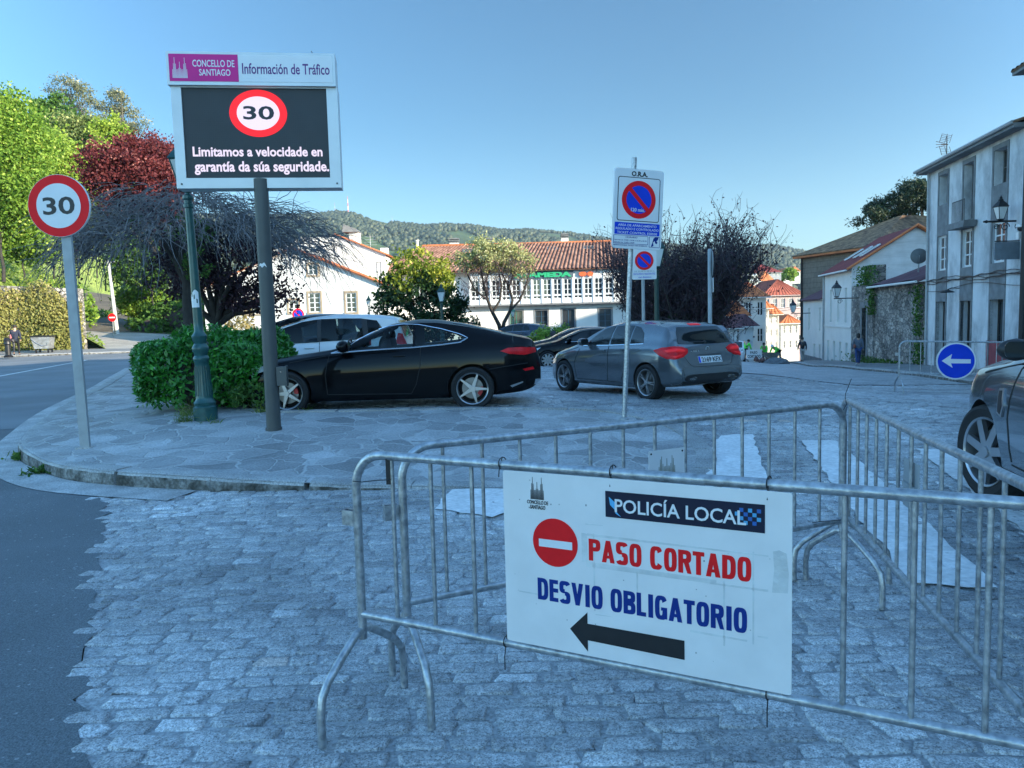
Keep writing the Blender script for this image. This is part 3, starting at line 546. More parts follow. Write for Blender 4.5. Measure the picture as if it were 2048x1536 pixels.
MB().prism(rrect(1.215, 1.425, .80, .945, .004, 2), -.016, -.013).build('card', WHITE, t, 0); towers(MB(), 1.27, 1.37, .82, .925, -.0165, -.0158, 13).build('towers_emblem', mat('olive_ink', (.14, .13, .06), .6), t, 0)
mb = MB()
for x, z in ((1.228, .93), (1.412, .93)): mb.prism(circ(x, z, .005, n=8), -.0172, -.015)
mb.build('screw', BLACK, t, 0)
t = thing('grey_plate', 'blank grey metal plate fixed across two bars of the right barrier', 'plate', BT.location, BT.rotation_euler[2])
MB().box(1.10, 1.30, .012, .016, .74, .95).build('plate', GALV2, t, 0); MB().box(1.12, 1.28, .0, .012, .83, .85).build('clip', GALV2, t, 0)
# far barrier with the blue arrow disc
BA = barrier('crowd_barrier', 'distant crowd barrier across the street behind the dark car, carrying a blue arrow disc', (7.95, 15.75), (10.35, 15.35), 11)
t = thing('arrow_sign', 'round blue sign with a white left arrow on the distant barrier', 'sign', BA.location, BA.rotation_euler[2])
_z = T(8.9, 15.6); Cx, Cz = 1.06, .70 + _z
MB().prism(circ(Cx, Cz, .375), -.045, -.03).build('rim', SIGNW, t, 0); MB().prism(circ(Cx, Cz, .345), -.049, -.044).build('disc', BLUES, t, 0)
MB().prism([(Cx + a * .4, Cz + b * .4) for a, b in ((-.68, 0.02), (-.2, .36), (-.26, .11), (.68, .08), (.68, -.13), (-.24, -.11), (-.16, -.34))], -.052, -.048).build('arrow', SIGNW, t, 0)
# ------------------------------------------------------------------ signs and lamps on the island
# traffic information display
bx, by = -2.965, 9.47; t = thing('display_sign', 'large traffic information display with lit 30 limit on a brown grey post', 'sign', (bx, by, I(bx, by)), radians(7)); g0 = I(bx, by)
MB().lathe([(.098, -.1), (.098, .03), (.088, .035), (.086, 1.5), (.084, 3.05)], 24).build('post', GREYPOST, t, 40)
mb = MB().box(.075, .19, -.07, .07, .55, .78); mb.box(.18, .194, -.075, .075, .54, .79); c = mb.build('control_box', GREYPOST, t, 0); MB().prism(circ(.13, .72, .008, n=10), -.076, -.07).build('lock', CHROME, c, 0)
mb = MB()
for i in range(8):
    for k in range(3):
        f = lambda a, b: (.0868 * cos(-pi / 2 - .75 + 1.1 * a / 8), .0868 * sin(-pi / 2 - .75 + 1.1 * a / 8), 2.0 + .045 * (b / 3) * sin(pi * (a + .6) / 9.2) + .012 * sin(a * 1.3))
        mb.quad(f(i, k), f(i + 1, k), f(i + 1, k + 1), f(i, k + 1))
mb.build('paper_scrap', WHITE, t, 0)
L0, L1, ZB, ZT = -.985, .955, 3.225 - g0, 4.79 - g0; ZH = 4.41 - g0
cab = MB().box(L0 + .02, L1, .0, .22, ZB, ZH).build('cabinet', SILV, t, 0)
fr = MB(); a0, a1, b0, b1 = L0 + .02, L1, ZB, ZH; i0, i1, j0, j1 = -.85, .825, 3.345 - g0, 4.395 - g0
fr.add([(a0, -.03, b0), (a1, -.03, b0), (a1, -.03, b1), (a0, -.03, b1), (i0, -.03, j0), (i1, -.03, j0), (i1, -.03, j1), (i0, -.03, j1)], [(0, 1, 5, 4), (1, 2, 6, 5), (2, 3, 7, 6), (3, 0, 4, 7)])
fr.add([(i0, -.03, j0), (i1, -.03, j0), (i1, -.03, j1), (i0, -.03, j1), (i0, -.0, j0), (i1, -.0, j0), (i1, -.0, j1), (i0, -.0, j1)], [(0, 1, 5, 4), (1, 2, 6, 5), (2, 3, 7, 6), (3, 0, 4, 7)])
fr.add([(a0, -.03, b0), (a1, -.03, b0), (a1, -.03, b1), (a0, -.03, b1), (a0, -.001, b0), (a1, -.001, b0), (a1, -.001, b1), (a0, -.001, b1)], [(0, 1, 5, 4), (1, 2, 6, 5), (2, 3, 7, 6), (3, 0, 4, 7)])
fr.build('frame', SILV, t, 0, fix=False)
def ledmat():
    m = mat('led_matrix', (.022, .026, .03), .5, 0, .1, 3); n = m.node_tree.nodes; l = m.node_tree.links; b = n['Principled BSDF']; tc = n.new('ShaderNodeTexCoord')
    v = n.new('ShaderNodeTexVoronoi'); v.inputs['Scale'].default_value = 46; v.inputs['Randomness'].default_value = 0; l.new(tc.outputs['Object'], v.inputs['Vector']); bp = n.new('ShaderNodeBump'); bp.inputs['Strength'].default_value = .4; bp.inputs['Distance'].default_value = .004; l.new(v.outputs[0], bp.inputs['Height']); l.new(bp.outputs[0], b.inputs['Normal']); return m
MB().box(i0, i1, -.006, -.001, j0, j1).build('screen', ledmat(), t, 0)
LEDW = emit('led_white', (.95, .78, .92), .36); LEDR = emit('led_red', (1.0, .004, .010), .42); LEDD = mat('led_off', (.02, .025, .03), .5)
cx, cz = .015, 4.105 - g0
MB().prism(circ(cx, cz, .335, .275, 56), -.010, -.0065).build('red_ring', LEDR, t, 0); MB().prism(circ(cx, cz, .248, .196, 56), -.013, -.0098).build('lit_disc', LEDW, t, 0)
text('30', cx - .175, cx + .185, cz - .075, cz + .085, -.0135, LEDD, t, .022)
text('Limitamos a velocidade en', -.765, .745, 3.60 - g0, 3.715 - g0, -.0075, LEDW, t, .025); text('garantía da súa seguridade.', -.755, .815, 3.385 - g0, 3.545 - g0, -.0075, LEDW, t, .025)
MB().box(L0, L1 - .01, -.075, .22, ZH, ZT).build('header_box', SILV, t, 0)
MB().box(L0 + .03, -.175, -.079, -.0745, ZH + .04, ZT - .03).build('magenta_panel', mat('magenta_panel', (.62, .006, .22), .55, 0, .04, 3), t, 0)
MB().box(-.172, L1 - .045, -.079, -.0745, ZH + .04, ZT - .03).build('white_panel', SIGNW, t, 0)
PURP = mat('ink_purple', (.11, .012, .16), .5)
text('Información de Tráfico', -.13, .88, ZH + .13, ZH + .255, -.0792, PURP, t, .012); text('CONCELLO DE', -.69, -.215, ZH + .205, ZH + .285, -.0792, SIGNW, t, .014); text('SANTIAGO', -.62, -.265, ZH + .105, ZH + .18, -.0792, SIGNW, t, .014)
towers(MB(), -.92, -.75, ZH + .075, ZH + .31, -.0812, -.0788, 15).build('towers_emblem', SIGNW, t, 0)
mb = MB().tube([(.70, .08, ZT), (.66, .06, ZT + .07)], .005, 5); mb.box(.74, .78, .06, .10, ZT, ZT + .035); mb.build('sensor', GREYPOST, t, 0)
mb = MB(); [mb.lathe([(.012, -.004), (.012, .003)], 8, (x, -.031, z), 'y') for x, z in ((L1 - .05, ZB + .05), (L0 + .08, ZB + .05))]; mb.build('bolt', GREYPOST, t, 0)
# 30 limit sign
bx, by = -5.05, 9.0; g0 = I(bx, by); t = thing('speed_sign', 'round white 30 limit sign with red rim on a flat grey post at the kerb', 'road sign', (bx, by, g0))
t.rotation_euler = (0, radians(-.8), 0)
MB().box(-.055, .055, -.02, .02, -.1, 3.06 - g0).build('post', GALV2, t, 0); MB().box(-.09, .09, -.06, .06, -.05, .012).build('footing', CONC, t, 0)
cz = 3.0 - g0
MB().prism(circ(-.03, cz, .352, n=56), -.055, -.022).build('disc_rim', SIGNW, t, 50); MB().prism(circ(-.03, cz, .348, n=56), -.058, -.0545).build('red_ring', REDS, t, 0); MB().prism(circ(-.03, cz, .252, n=56), -.0605, -.0575).build('white_face', SIGNW, t, 0)
text('30', -.21, .155, cz - .10, cz + .10, -.061, INKK, t, .02)
# street lamps
def lantern(t, z0, s, y=0, x=0, gm=DARKG, n=4):
    a = pi / n
    def ring_(r, z): return [(x + r * s * cos(a + 2 * pi * i / n), y + r * s * sin(a + 2 * pi * i / n), z0 + z * s) for i in range(n)]
    L = MB(); lo = ring_(.13, .06); hi = ring_(.27, .56); L.add(lo + hi, [(i, (i + 1) % n, (i + 1) % n + n, i + n) for i in range(n)]); gl = L.build('lamp_glass', LAMPG, t, 0)
    f = MB()
    for i in range(n): f.tube([lo[i], hi[i]], .014 * s, 5)
    f.tube(lo + [lo[0]], .016 * s, 5); f.tube(hi + [hi[0]], .022 * s, 5); f.lathe([(.05 * s, 0), (.11 * s, .03 * s), (.13 * s, .07 * s)], 12, (x, y, z0)); f.build('lantern_frame', gm, t, 0)
    r = MB(); A = ring_(.31, .565); B = ring_(.20, .70); C = ring_(.09, .80); r.add(A + B + C, [(i, (i + 1) % n, (i + 1) % n + n, i + n) for i in range(n)] + [(i + n, (i + 1) % n + n, (i + 1) % n + 2 * n, i + 2 * n) for i in range(n)] + [tuple(range(n))]); r.lathe([(.09 * s, .80 * s), (.10 * s, .84 * s), (.05 * s, .88 * s), (.055 * s, .93 * s), (.02 * s, .98 * s), (.004 * s, 1.03 * s)], 10, (x, y, z0)); r.build('lantern_roof', gm, t, 20)
def street_lamp(label, x, y, z0, H, gm, s=.62, k=1, group='street lamps on posts'):
    t = thing('street_lamp', label, 'street lamp', (x, y, z0), 0, group); P = [(.155, -.05), (.155, .17), (.135, .19), (.145, .23), (.115, .27), (.108, .30), (.10, .5), (.088, .72), (.092, .78), (.105, .80), (.105, .83), (.085, .86), (.09, .90), (.108, .93), (.108, .97), (.075, 1.02), (.098, 1.09), (.10, 1.12), (.06, 1.18), (.062, 1.3), (.05, H - .25), (.05, H - .2), (.065, H - .19), (.065, H - .15), (.05, H - .14), (.05, H - .1), (.068, H - .08), (.068, H - .04), (.03, H - .02), (.025, H + .02)]
    MB().lathe([(r * k, z) for r, z in P], 24).build('post', gm, t, 35)
    if k >= 1:
        f = MB()
        for i in range(20): a = 2 * pi * i / 20; f.tube([(.109 * cos(a), .109 * sin(a), .32), (.091 * cos(a), .091 * sin(a), .72)], .006, 4)
        f.build('fluting', gm, t, 60)
    lantern(t, H, s, gm=gm); return t
x, y = -4.13, 10.3
t = street_lamp('tall dark green lantern post with a torn sticker, standing beside the hedge', x, y, I(x, y), 3.0, GREENP, .76)
t.rotation_euler = (0, radians(-1.2), 0)
mb = MB(); st = [(-.3, 1.52), (-.9, 1.60), (.1, 1.64), (-.2, 1.72), (.5, 1.78), (.9, 1.74), (.75, 1.62), (.9, 1.52)]; n_ = 6
for i in range(7):
    for k in range(4):
        def pt(a, b): an = -pi / 2 + (-.9 + 1.8 * a / 7) ; r = .0625; return (r * cos(an), r * sin(an), 1.50 + .24 * b / 4 * (1 - .5 * abs(a / 7 - .65)))
        if (i + k * 2) % 7 != 0 or k == 0: mb.quad(pt(i, k), pt(i + 1, k), pt(i + 1, k + 1), pt(i, k + 1))
mb.build('torn_sticker', SIGNW, t, 0)
street_lamp('green lantern post half hidden behind the two parking signs', 3.45, 18.2, T(3.45, 18), 2.68, DARKG, .85)
for lb, u, v0, v1, Y in (('dark lantern post between the yellow green tree and the black coupe', 884, 566, 650, 27), ('small lantern post beside the white house right of its window', 739, 590, 650, 44), ('pale green lantern post in front of the gallery house', 1026, 612, 680, 46)):
    x = X_(u, Y); z1 = Z_(u, v0, Y); z0 = T(x, Y); street_lamp(lb, x, Y, z0, z1 - z0 - .66 * 1.03, DARKG if u != 1026 else mat('pale_green_paint', (.06, .22, .15), .5), .66, .8)
# parking sign
bx, by = 1.43, 9.83; g0 = I(bx, by); t = thing('parking_sign', 'tall white parking hours panel headed O.R.A. on a leaning galvanised post', 'road sign', (bx, by, g0)); t.rotation_euler = (0, radians(3), 0)
MB().lathe([(.032, -.1), (.032, 3.30)], 16).build('post', GALV, t, 40); MB().lathe([(.06, -.03), (.058, .015), (.034, .03)], 14).build('footing', GALV2, t, 40)
def no_parking(par, cx, cz, r, y, k=1):
    MB().prism(circ(cx, cz, r), y - .003, y + .001).build('red_ring', REDS, par, 0); MB().prism(circ(cx, cz, r * .74), y - .0045, y - .0025).build('blue_disc', BLUES, par, 0)
    a = radians(-45); w = r * .11; d = r * .8; ca, sa = cos(a), sin(a); MB().prism([(cx + ca * p - sa * q, cz + sa * p + ca * q) for p, q in ((-d, -w), (d, -w), (d, w), (-d, w))], y - .006, y - .004).build('red_bar', REDS, par, 0)
e = bpy.data.objects.new('sign_plate', None)
pz0, pz1, w = 2.415 - g0, 3.395 - g0, .335; RZ = radians(17)
def rot_part(o, x=0.045): o.matrix_parent_inverse = Matrix.Identity(4); o.location = (x, 0, 0); o.rotation_euler = (0, 0, RZ); return o
pl = rot_part(MB().prism(rrect(-w, w, pz0, pz1, .045, 6), -.07, -.036).build('panel', SIGNW, t, 30)); y = -.0705; hh = pz1 - pz0
def fz(v): return pz1 - (v - 342) / 156 * hh
MB().prism(rrect(-.29, .29, fz(444), fz(358), .03), y - .001, y + .001).build('black_outline', INKK, pl, 0); MB().prism(rrect(-.28, .28, fz(442.5), fz(359.5), .022), y - .002, y).build('inner_field', SIGNW, pl, 0)
text('O.R.A.', -.11, .11, fz(356.5), fz(346.5), y, INKK, pl, .04); no_parking(pl, 0, fz(401.5), .232, y - .002)
text('120 min.', -.105, .085, fz(425), fz(418), y - .0085, SIGNW, pl, .012)
MB().prism(rrect(-.315, .305, fz(470.5), fz(447), .008, 2), y - .0015, y + .001).build('blue_field', BLUES, pl, 0)
for s, a, b, v in (('AREA DE APARCAMENTO', -.27, .26, 450), ('REGULADO E CONTROLADO', -.3, .29, 457), ('TICKET CONTROL ES0030', -.28, .27, 464.5)): text(s, a, b, fz(v + 4.6), fz(v), y - .0018, SIGNW, pl, .01)
for a, b, c_, d_ in ((-.325, .15, 489, 472), (.165, .315, 493.5, 472)):
    MB().prism(rrect(a, b, fz(c_), fz(d_), .006, 2), y - .001, y + .001).build('black_outline', INKB, pl, 0); MB().prism(rrect(a + .006, b - .006, fz(c_ - .8), fz(d_ + .8), .004, 2), y - .0018, y).build('inner_field', SIGNW, pl, 0)
for s, a, b, v, h in (('HORARIO', -.16, .0, 474, 3.2), ('Laborais de 10.00 a 14.00 e 16.30 a 20.30', -.315, .13, 480.4, 2.4), ('Sábados de 10.00 a 14.00', -.315, -.04, 485, 2.4), ('IMPRESCINDIBLE TICKET TAN SOMENTE', -.325, .14, 490.6, 2)): text(s, a, b, fz(v + h), fz(v), y - .002, INKB, pl, .012)
MB().prism([(.24 + a * .055, fz(482.5) + b * .06) for a, b in ((-.9, -1), (-.55, -.2), (-.3, .7), (.1, 1), (1, 1), (.85, .5), (.5, .2), (.75, -.1), (.6, -.4), (.25, -.3), (0, .25), (-.35, -.1), (-.25, -.8), (-.6, -1))], y - .0035, y - .001).build('hand_symbol', INKB, pl, 0)
bx, by = 2.74, 15.9; g0 = T(bx, by); t = thing('parking_sign', 'smaller no parking panel standing behind the parked grey hatchback', 'road sign', (bx, by, g0)); z0, z1 = Z_(1290, 559, by) - g0, Z_(1290, 482, by) - g0
MB().lathe([(.035, -.1), (.035, z1 - .1)], 12).build('post', GALV2, t, 40); MB().prism(rrect(-.23, .27, z0, z1, .03), -.05, -.035).build('panel', SIGNW, t, 0)
no_parking(t, .02, z1 - .4, .19, -.052); text('EXCLUSIVO RESIDENTES', -.2, .24, z0 + .095, z0 + .13, -.052, BLUES, t, .005); text('con distintivo', -.1, .16, z0 + .03, z0 + .065, -.052, BLUES, t, .005); text('DE 22.00 A 08.00 h.', -.19, .23, z0 + .15, z0 + .18, -.052, GALV2, t, .005)
x, y = X_(1420, 18.5), 18.5; g0 = T(x, y); h = Z_(1420, 500, y) - g0; t = thing('signpost', 'grey post with two sign plates seen edge on, right of the dark twiggy tree', 'road sign', (x, y, g0))
MB().lathe([(.05, -.1), (.05, h), (.03, h + .03)], 14).build('post', GALV2, t, 40)
MB().prism(circ(.0, h - .32, .3, n=30), -.06, -.052).build('sign_plate', GALV2, t, 0).rotation_euler = (0, 0, radians(80)); o = MB().box(-.2, .2, -.07, -.06, h - 1.0, h - .66).build('sign_plate', SIGNW, t, 0); o.rotation_euler = (0, 0, radians(80))
def small_disc_sign(label, u, v, Y, r, kind, ub=None, h=None, group=None):
    p = at(u, v, Y); g = T(p[0], Y); t = thing('road_sign', label, 'road sign', (p[0], Y, g), 0, group); z = p[2] - g
    if g < p[2]: MB().lathe([(.03, -.1), (.03, z)], 8).build('post', GALV2, t, 40)
    if kind == 'noentry': MB().prism(circ(0, z, r, n=24), -.06, -.04).build('red_disc', REDS, t, 0); MB().box(-r * .72, r * .72, -.066, -.058, z - r * .16, z + r * .16).build('white_bar', SIGNW, t, 0)
    else: MB().prism(circ(0, z, r, n=24), -.06, -.04).build('rim', SIGNW, t, 0); no_parking(t, 0, z, r * .95, -.062)
    return t
small_disc_sign('red no entry disc at the foot of the shaded path on the left', 225, 635, 58, .3, 'noentry')
small_disc_sign('small round no parking sign showing above the white minivan against the white house', 597, 629, 40, .32, 'np')
# utility pole on the left
p = at(236, 692, 60); g = T(p[0], 60); h = Z_(226, 520, 60) - g; t = thing('utility_pole', 'slender white concrete pole standing on the bank beside the no entry disc', 'pole', (p[0], 60, g)); t.rotation_euler = (0, radians(-3), 0); MB().lathe([(.17, -.2), (.1, h)], 10).build('shaft', mat('pale_concrete', (.5, .49, .46), .8), t, 40); MB().tube([(-.3, 0, h - .2), (.5, 0, h - .15)], .04, 6).build('crossarm', GALV2, t, 0)

# ------------------------------------------------------------------ people
SKIN = mat('skin', (.42, .26, .19), .55, 0, .05, 8); DARKHAIR = mat('dark_hair', (.02, .014, .01), .6, 0, .2, 30)
def skinned(name, joints, edges, radii, m, parent=None, sub=2):
    me = bpy.data.meshes.new('tmp'); me.from_pydata(joints, edges, []); o = bpy.data.objects.new('tmp', me); COL.objects.link(o)
    md = o.modifiers.new('s', 'SKIN'); me.skin_vertices.new() if not me.skin_vertices else None
    for i, r in enumerate(radii): sv = me.skin_vertices[0].data[i]; sv.radius = (r, r) if not isinstance(r, tuple) else r; sv.use_root = (i == 0)
    s = o.modifiers.new('u', 'SUBSURF'); s.levels = sub; bpy.context.view_layer.update()
    nm = bpy.data.meshes.new_from_object(o.evaluated_get(bpy.context.evaluated_depsgraph_get())); bpy.data.objects.remove(o); nm.polygons.foreach_set('use_smooth', [True] * len(nm.polygons)); nm.materials.clear(); nm.name = name
    return link(nm, name, m, parent)
def person(label, x, y, rz, s, top, trs, shoes=BLACK, hair=DARKHAIR, pose='walk', long_=False, z=None, sleeve=True, group=None, short=False):
    # joints: facing +y, metres for a 1.7 m body
    bend = {'walk': 0, 'stand': 0, 'bend': 62, 'stoop': 35}[pose]; b = radians(bend); hip = (0, 0, .92)
    def up(d, f=0, sx=0): return (sx, hip[1] + sin(b) * d + cos(b) * f, hip[2] + cos(b) * d - sin(b) * f)
    st = {'walk': .22, 'stand': .03, 'bend': .24, 'stoop': .2}[pose]; aw = .18 if pose == 'walk' else .05
    J = {'hip': hip, 'waist': up(.16), 'chest': up(.38), 'neck': up(.54), 'head0': up(.60), 'head': up(.72, .02)}
    for sg, n in ((-1, 'l'), (1, 'r')):
        f = st * sg; J['th' + n] = (sg * .09, 0, .88); J['kn' + n] = (sg * .10, f * .55 + .04, .48); J['an' + n] = (sg * .10, f - (.06 if f < 0 else 0), .09 + (.05 if f < -.1 and pose == 'walk' else 0)); J['to' + n] = (sg * .11, f + .13, .035)
        J['sh' + n] = up(.49, 0, sg * .19)
        if bend: s_ = J['sh' + n]; J['el' + n] = (sg * .24, s_[1] + .10, s_[2] - .26); J['wr' + n] = (sg * .15, s_[1] + .24, s_[2] - .44); J['ha' + n] = (sg * .13, s_[1] + .28, s_[2] - .52)
        else: J['el' + n] = (sg * .25, -f * aw * 2, 1.13); J['wr' + n] = (sg * .25, -f * aw * 4 + .08, .89); J['ha' + n] = (sg * .24, -f * aw * 4 + .12, .81)
    t = thing('person', label, 'person', (x, y, T(x, y) if z is None else z), rz, group); t.scale = (s, s, s)
    E_ = [('hip', 'waist'), ('waist', 'chest'), ('chest', 'neck'), ('neck', 'head0'), ('head0', 'head')]
    for n in 'lr': E_ += [('hip', 'th' + n), ('th' + n, 'kn' + n), ('kn' + n, 'an' + n), ('an' + n, 'to' + n), ('chest', 'sh' + n), ('sh' + n, 'el' + n), ('el' + n, 'wr' + n), ('wr' + n, 'ha' + n)]
    R = {'hip': .13, 'waist': .12, 'chest': .135, 'neck': .055, 'head0': .08, 'head': .095, 'th': .085, 'kn': .058, 'an': .04, 'to': .035, 'sh': .06, 'el': .042, 'wr': .03, 'ha': .038}
    def sub(keys, m, name, k, par=t, extra=0):
        keys = list(keys); idx = {q: i for i, q in enumerate(keys)}; es = [(idx[a], idx[c_]) for a, c_ in E_ if a in idx and c_ in idx]
        return skinned(name, [J[q] for q in keys], es, [(R.get(q, R.get(q[:-1], .05)) * k + extra) for q in keys], m, par)
    sub(J.keys(), SKIN, 'body', .97)
    sub(['waist', 'hip', 'chest'] + [a + n for n in 'lr' for a in (('sh', 'el', 'wr') if sleeve else ('sh', 'el'))] + ['neck'][:0], top, 'jacket', 1.12, extra=.012)
    sub(['hip'] + [a + n for n in 'lr' for a in (('th', 'kn') if short else ('th', 'kn', 'an'))], trs, 'trousers', 1.08, extra=.008)
    for n in 'lr': sub(['an' + n, 'to' + n], shoes, 'shoe', 1.15)
    h = J['head']; mb = MB().ico((h[0], h[1] - .02, h[2] + .035), .108, 2, .05, (1, 1.02, 1.0))
    if long_: mb.ico((h[0], h[1] - .05, h[2] - .05), .105, 2, .1, (1.05, .8, 1.1))
    mb.build('hair', hair, t, 60); f = MB().ico((h[0], h[1] + .1, h[2] - .01), .016, 1); f.build('nose', SKIN, t, 60)
    return t
HV = mat('hi_vis_green', (.10, .72, .06), .6, 0, .1, 6); NAVY = mat('navy_cloth', (.015, .02, .04), .8, 0, .2, 12); JEAN = mat('denim', (.02, .05, .16), .8, 0, .2, 12); GREYC = mat('grey_cloth', (.11, .13, .17), .8, 0, .2, 12); BEIGE = mat('pale_trousers', (.36, .34, .32), .8, 0, .1, 8)
def street_at(u, s, o=None):   # foot position on the terrain in the direction u at distance s
    x = X_(u, s); return x, s
x, y = street_at(1717, 39); P2 = person('person in a grey top and blue jeans walking past the stone wall', x, y, radians(-12), .92, GREYC, JEAN, WHITE, long_=True, z=T(x, y) + .13)
o = MB().ico((-.21, -.1, 1.05), .15, 2, .1, (.5, .9, .8)).build('handbag', mat('tan_leather', (.22, .07, .05), .6), None, 50); o.matrix_world = Matrix.Translation(P2.location) @ Matrix.Rotation(radians(-12), 4, 'Z') @ Matrix.Scale(.92, 4); tag(o, 'tan shoulder bag carried by the walker in blue jeans', 'bag')
x, y = street_at(1605, 52); P1 = person('person in a dark jacket and pale trousers walking down the street by the white house', x, y, radians(-8), .95, NAVY, BEIGE, z=T(x, y) + .1)
o = MB().ico((0, -.17, 1.22), .17, 2, .1, (.95, .6, 1.2)).build('backpack', BLACK, None, 50); o.matrix_world = Matrix.Translation(P1.location) @ Matrix.Rotation(radians(-8), 4, 'Z') @ Matrix.Scale(.95, 4); tag(o, 'black backpack worn by the walker in pale trousers', 'backpack')
x, y = X_(28, 44.6), 44.6; PL = person('person in a dark shirt walking on the sunlit pavement below the ivy wall', x, y, radians(25), 1.0, NAVY, BLACK, short=False, z=T(x, y) + .12)
o = MB().ico((-.22, 0, 1.1), .2, 2, .15, (.5, .6, 1.6)).build('pink_bag', mat('pink_cloth', (.55, .18, .18), .8), None, 50); o.matrix_world = Matrix.Translation(PL.location); tag(o, 'pink bundle carried by the walker below the ivy wall', 'bag')
for lb, u, Y, rz, pose in (('bending road worker in a green top and white helmet, right of the works', 1557, 52, 120, 'bend'), ('road worker in a bright green top stooping left of the paso cortado board', 1489, 53, -60, 'stoop'), ('road worker in a bright green top stooping just right of the paso cortado board', 1530, 55, 150, 'stoop')):
    x = X_(u, Y); w = person(lb, x, Y, radians(rz), .95, HV, NAVY, pose=pose, group='road workers in hi-vis')
    if pose == 'bend':
        h = w.children[[c.name.split('.')[0] for c in w.children].index('hair')]; h.data = h.data.copy(); h.data.materials.clear(); h.data.materials.append(SIGNW); h.name = 'helmet'
x = X_(1508, 50.5); g = T(x, 50.5); t = thing('closure_board', 'small white board reading paso cortado on trestle legs by the road workers', 'sign', (x, 50.5, g)); z0 = Z_(1508, 718, 50.5) - g
MB().box(-.5, .5, -.02, .02, z0, z0 + .62).build('board', WHITE, t, 0); text('PASO', -.25, .22, z0 + .34, z0 + .52, -.021, INKK, t, .03); text('CORTADO', -.43, .43, z0 + .08, z0 + .27, -.021, INKK, t, .03); mb = MB()
for s in (-.45, .45): mb.tube([(s, .02, 0), (s, .02, z0 + .3)], .025, 6)
mb.build('legs', GALV2, t, 0)
GRAVEL = mat('gravel_heap', (.14, .15, .16), .9, 0, .35, 14, .5, 40)
o = MB().ico((0, 0, 0), .75, 3, .22, (1.15, .8, .55)).build('gravel_heap', GRAVEL, None, 0); x = X_(1556, 50); o.location = (x - .1, 50, T(x, 50)); tag(o, 'grey heap of gravel at the feet of the bending worker', 'gravel heap')
mb = MB(); [mb.ico((random.uniform(-.8, .8), random.uniform(-.4, .4), random.uniform(.05, .3)), random.uniform(.1, .2), 1, .4) for _ in range(18)]; o = mb.build('rubble_pile', mat('rubble', (.16, .08, .07), .9, 0, .5, 4), None, 0); x = X_(1532, 50.6); o.location = (x, 50.6, T(x, 50.6)); tag(o, 'reddish rubble and tools piled below the paso cortado board', 'rubble', kind='stuff')
t = thing('wheelbarrow', 'grey brown wheelbarrow tipped between the green clad workers', 'wheelbarrow', (X_(1543, 51.5), 51.5, T(X_(1543, 51.5), 51.5)), radians(10)); MB().add([(-.55, -.3, .75), (.5, -.3, .7), (.3, -.2, .35), (-.3, -.2, .35), (-.55, .3, .75), (.5, .3, .7), (.3, .2, .35), (-.3, .2, .35)], [(0, 1, 2, 3), (4, 7, 6, 5), (3, 2, 6, 7), (0, 3, 7, 4), (1, 5, 6, 2)]).build('tray', mat('worn_tray', (.2, .19, .17), .7, 0, .2, 6), t, 0)
mb = MB(); [mb.tube([(-.9, s * .25, .62), (.1, s * .15, .32), (.5, 0, .16)], .02, 5) for s in (-1, 1)]; [mb.tube([(-.25, s * .2, .38), (-.35, s * .22, 0)], .018, 5) for s in (-1, 1)]; mb.build('handles', GALV2, t, 0); MB().lathe([(.16, -.03), (.17, 0), (.16, .03)], 14, (.5, 0, .17), 'y').build('wheel', RUBBER, t, 40)
# covered container on the left pavement and a post nearby
t = thing('litter_container', 'grey metal litter container on legs below the ivy wall', 'container', (X_(82, 46.3), 46.3, T(X_(82, 46.3), 46.3) + .12), radians(8)); mb = MB(); mb.prism([(-.52, .95), (.55, .95), (.45, .25), (-.35, .25)], -.35, .35).build('bin_body', mat('dull_steel', (.27, .28, .28), .45, .3, .3, 5), t, 0); MB().tube([(-.48, -.37, .85), (-.2, -.38, .6), (.1, -.38, .42), (.38, -.37, .45), (.42, -.37, .6)], .025, 6).build('chain', GALV, t, 0); MB().box(-.56, .6, -.38, .38, .95, 1.03).build('lid', BLACK, t, 0); mb = MB(); [mb.box(a, a + .08, b, b + .08, -.02, .26) for a in (-.34, .34) for b in (-.3, .22)]; mb.build('legs', BLACK, t, 0)
t = thing('bollard', 'dark ribbed bollard at the far kerb beside the walker', 'bollard', (X_(11, 43.2), 43.2, T(X_(11, 43.2), 43.2) + .1)); MB().lathe([(.22, 0), (.24, .08), (.14, .14), (.15, .7), (.2, .75), (.16, .9), (.19, .98), (.1, 1.1)], 14).build('shaft', INKK, t, 40)
# ------------------------------------------------------------------ vehicles
def paint(name, col, rough=.25, metal=.3, coat=1): return mat(name, col, rough, metal, .02, 2, coat=coat, spec=.05)
GLASS = glassmat('car_glass', (.012, .017, .02), .03); GLASS.node_tree.nodes['Principled BSDF'].inputs['Specular IOR Level'].default_value = .45
GLASSL = glassmat('car_glass_light', (.05, .075, .085), .04)
TAILR = mat('tail_lamp_red', (.62, .006, .012), .35, 0, .25, 9, coat=.25, spec=.15); TAILR.node_tree.nodes['Principled BSDF'].inputs['Emission Color'].default_value = (.9, .02, .03, 1)
TAILON = emit('brake_lamp_lit', (1.0, .01, .02), .13, .3); HEADL = mat('headlamp', (.55, .58, .6), .1, .3, .1, 9, coat=1); SEAM = mat('panel_gap', (.004, .004, .004), .7); LINER = mat('wheel_well', (.006, .006, .006), .9)
RIMG = mat('alloy_rim', (.40, .41, .43), .3, .8, .08, 4); RIMD = mat('dark_rim', (.03, .03, .032), .4, .5, .1, 4); DISC = mat('brake_disc', (.2, .2, .2), .4, .9, .1, 4); CALR = mat('red_caliper', (.45, .01, .012), .4)
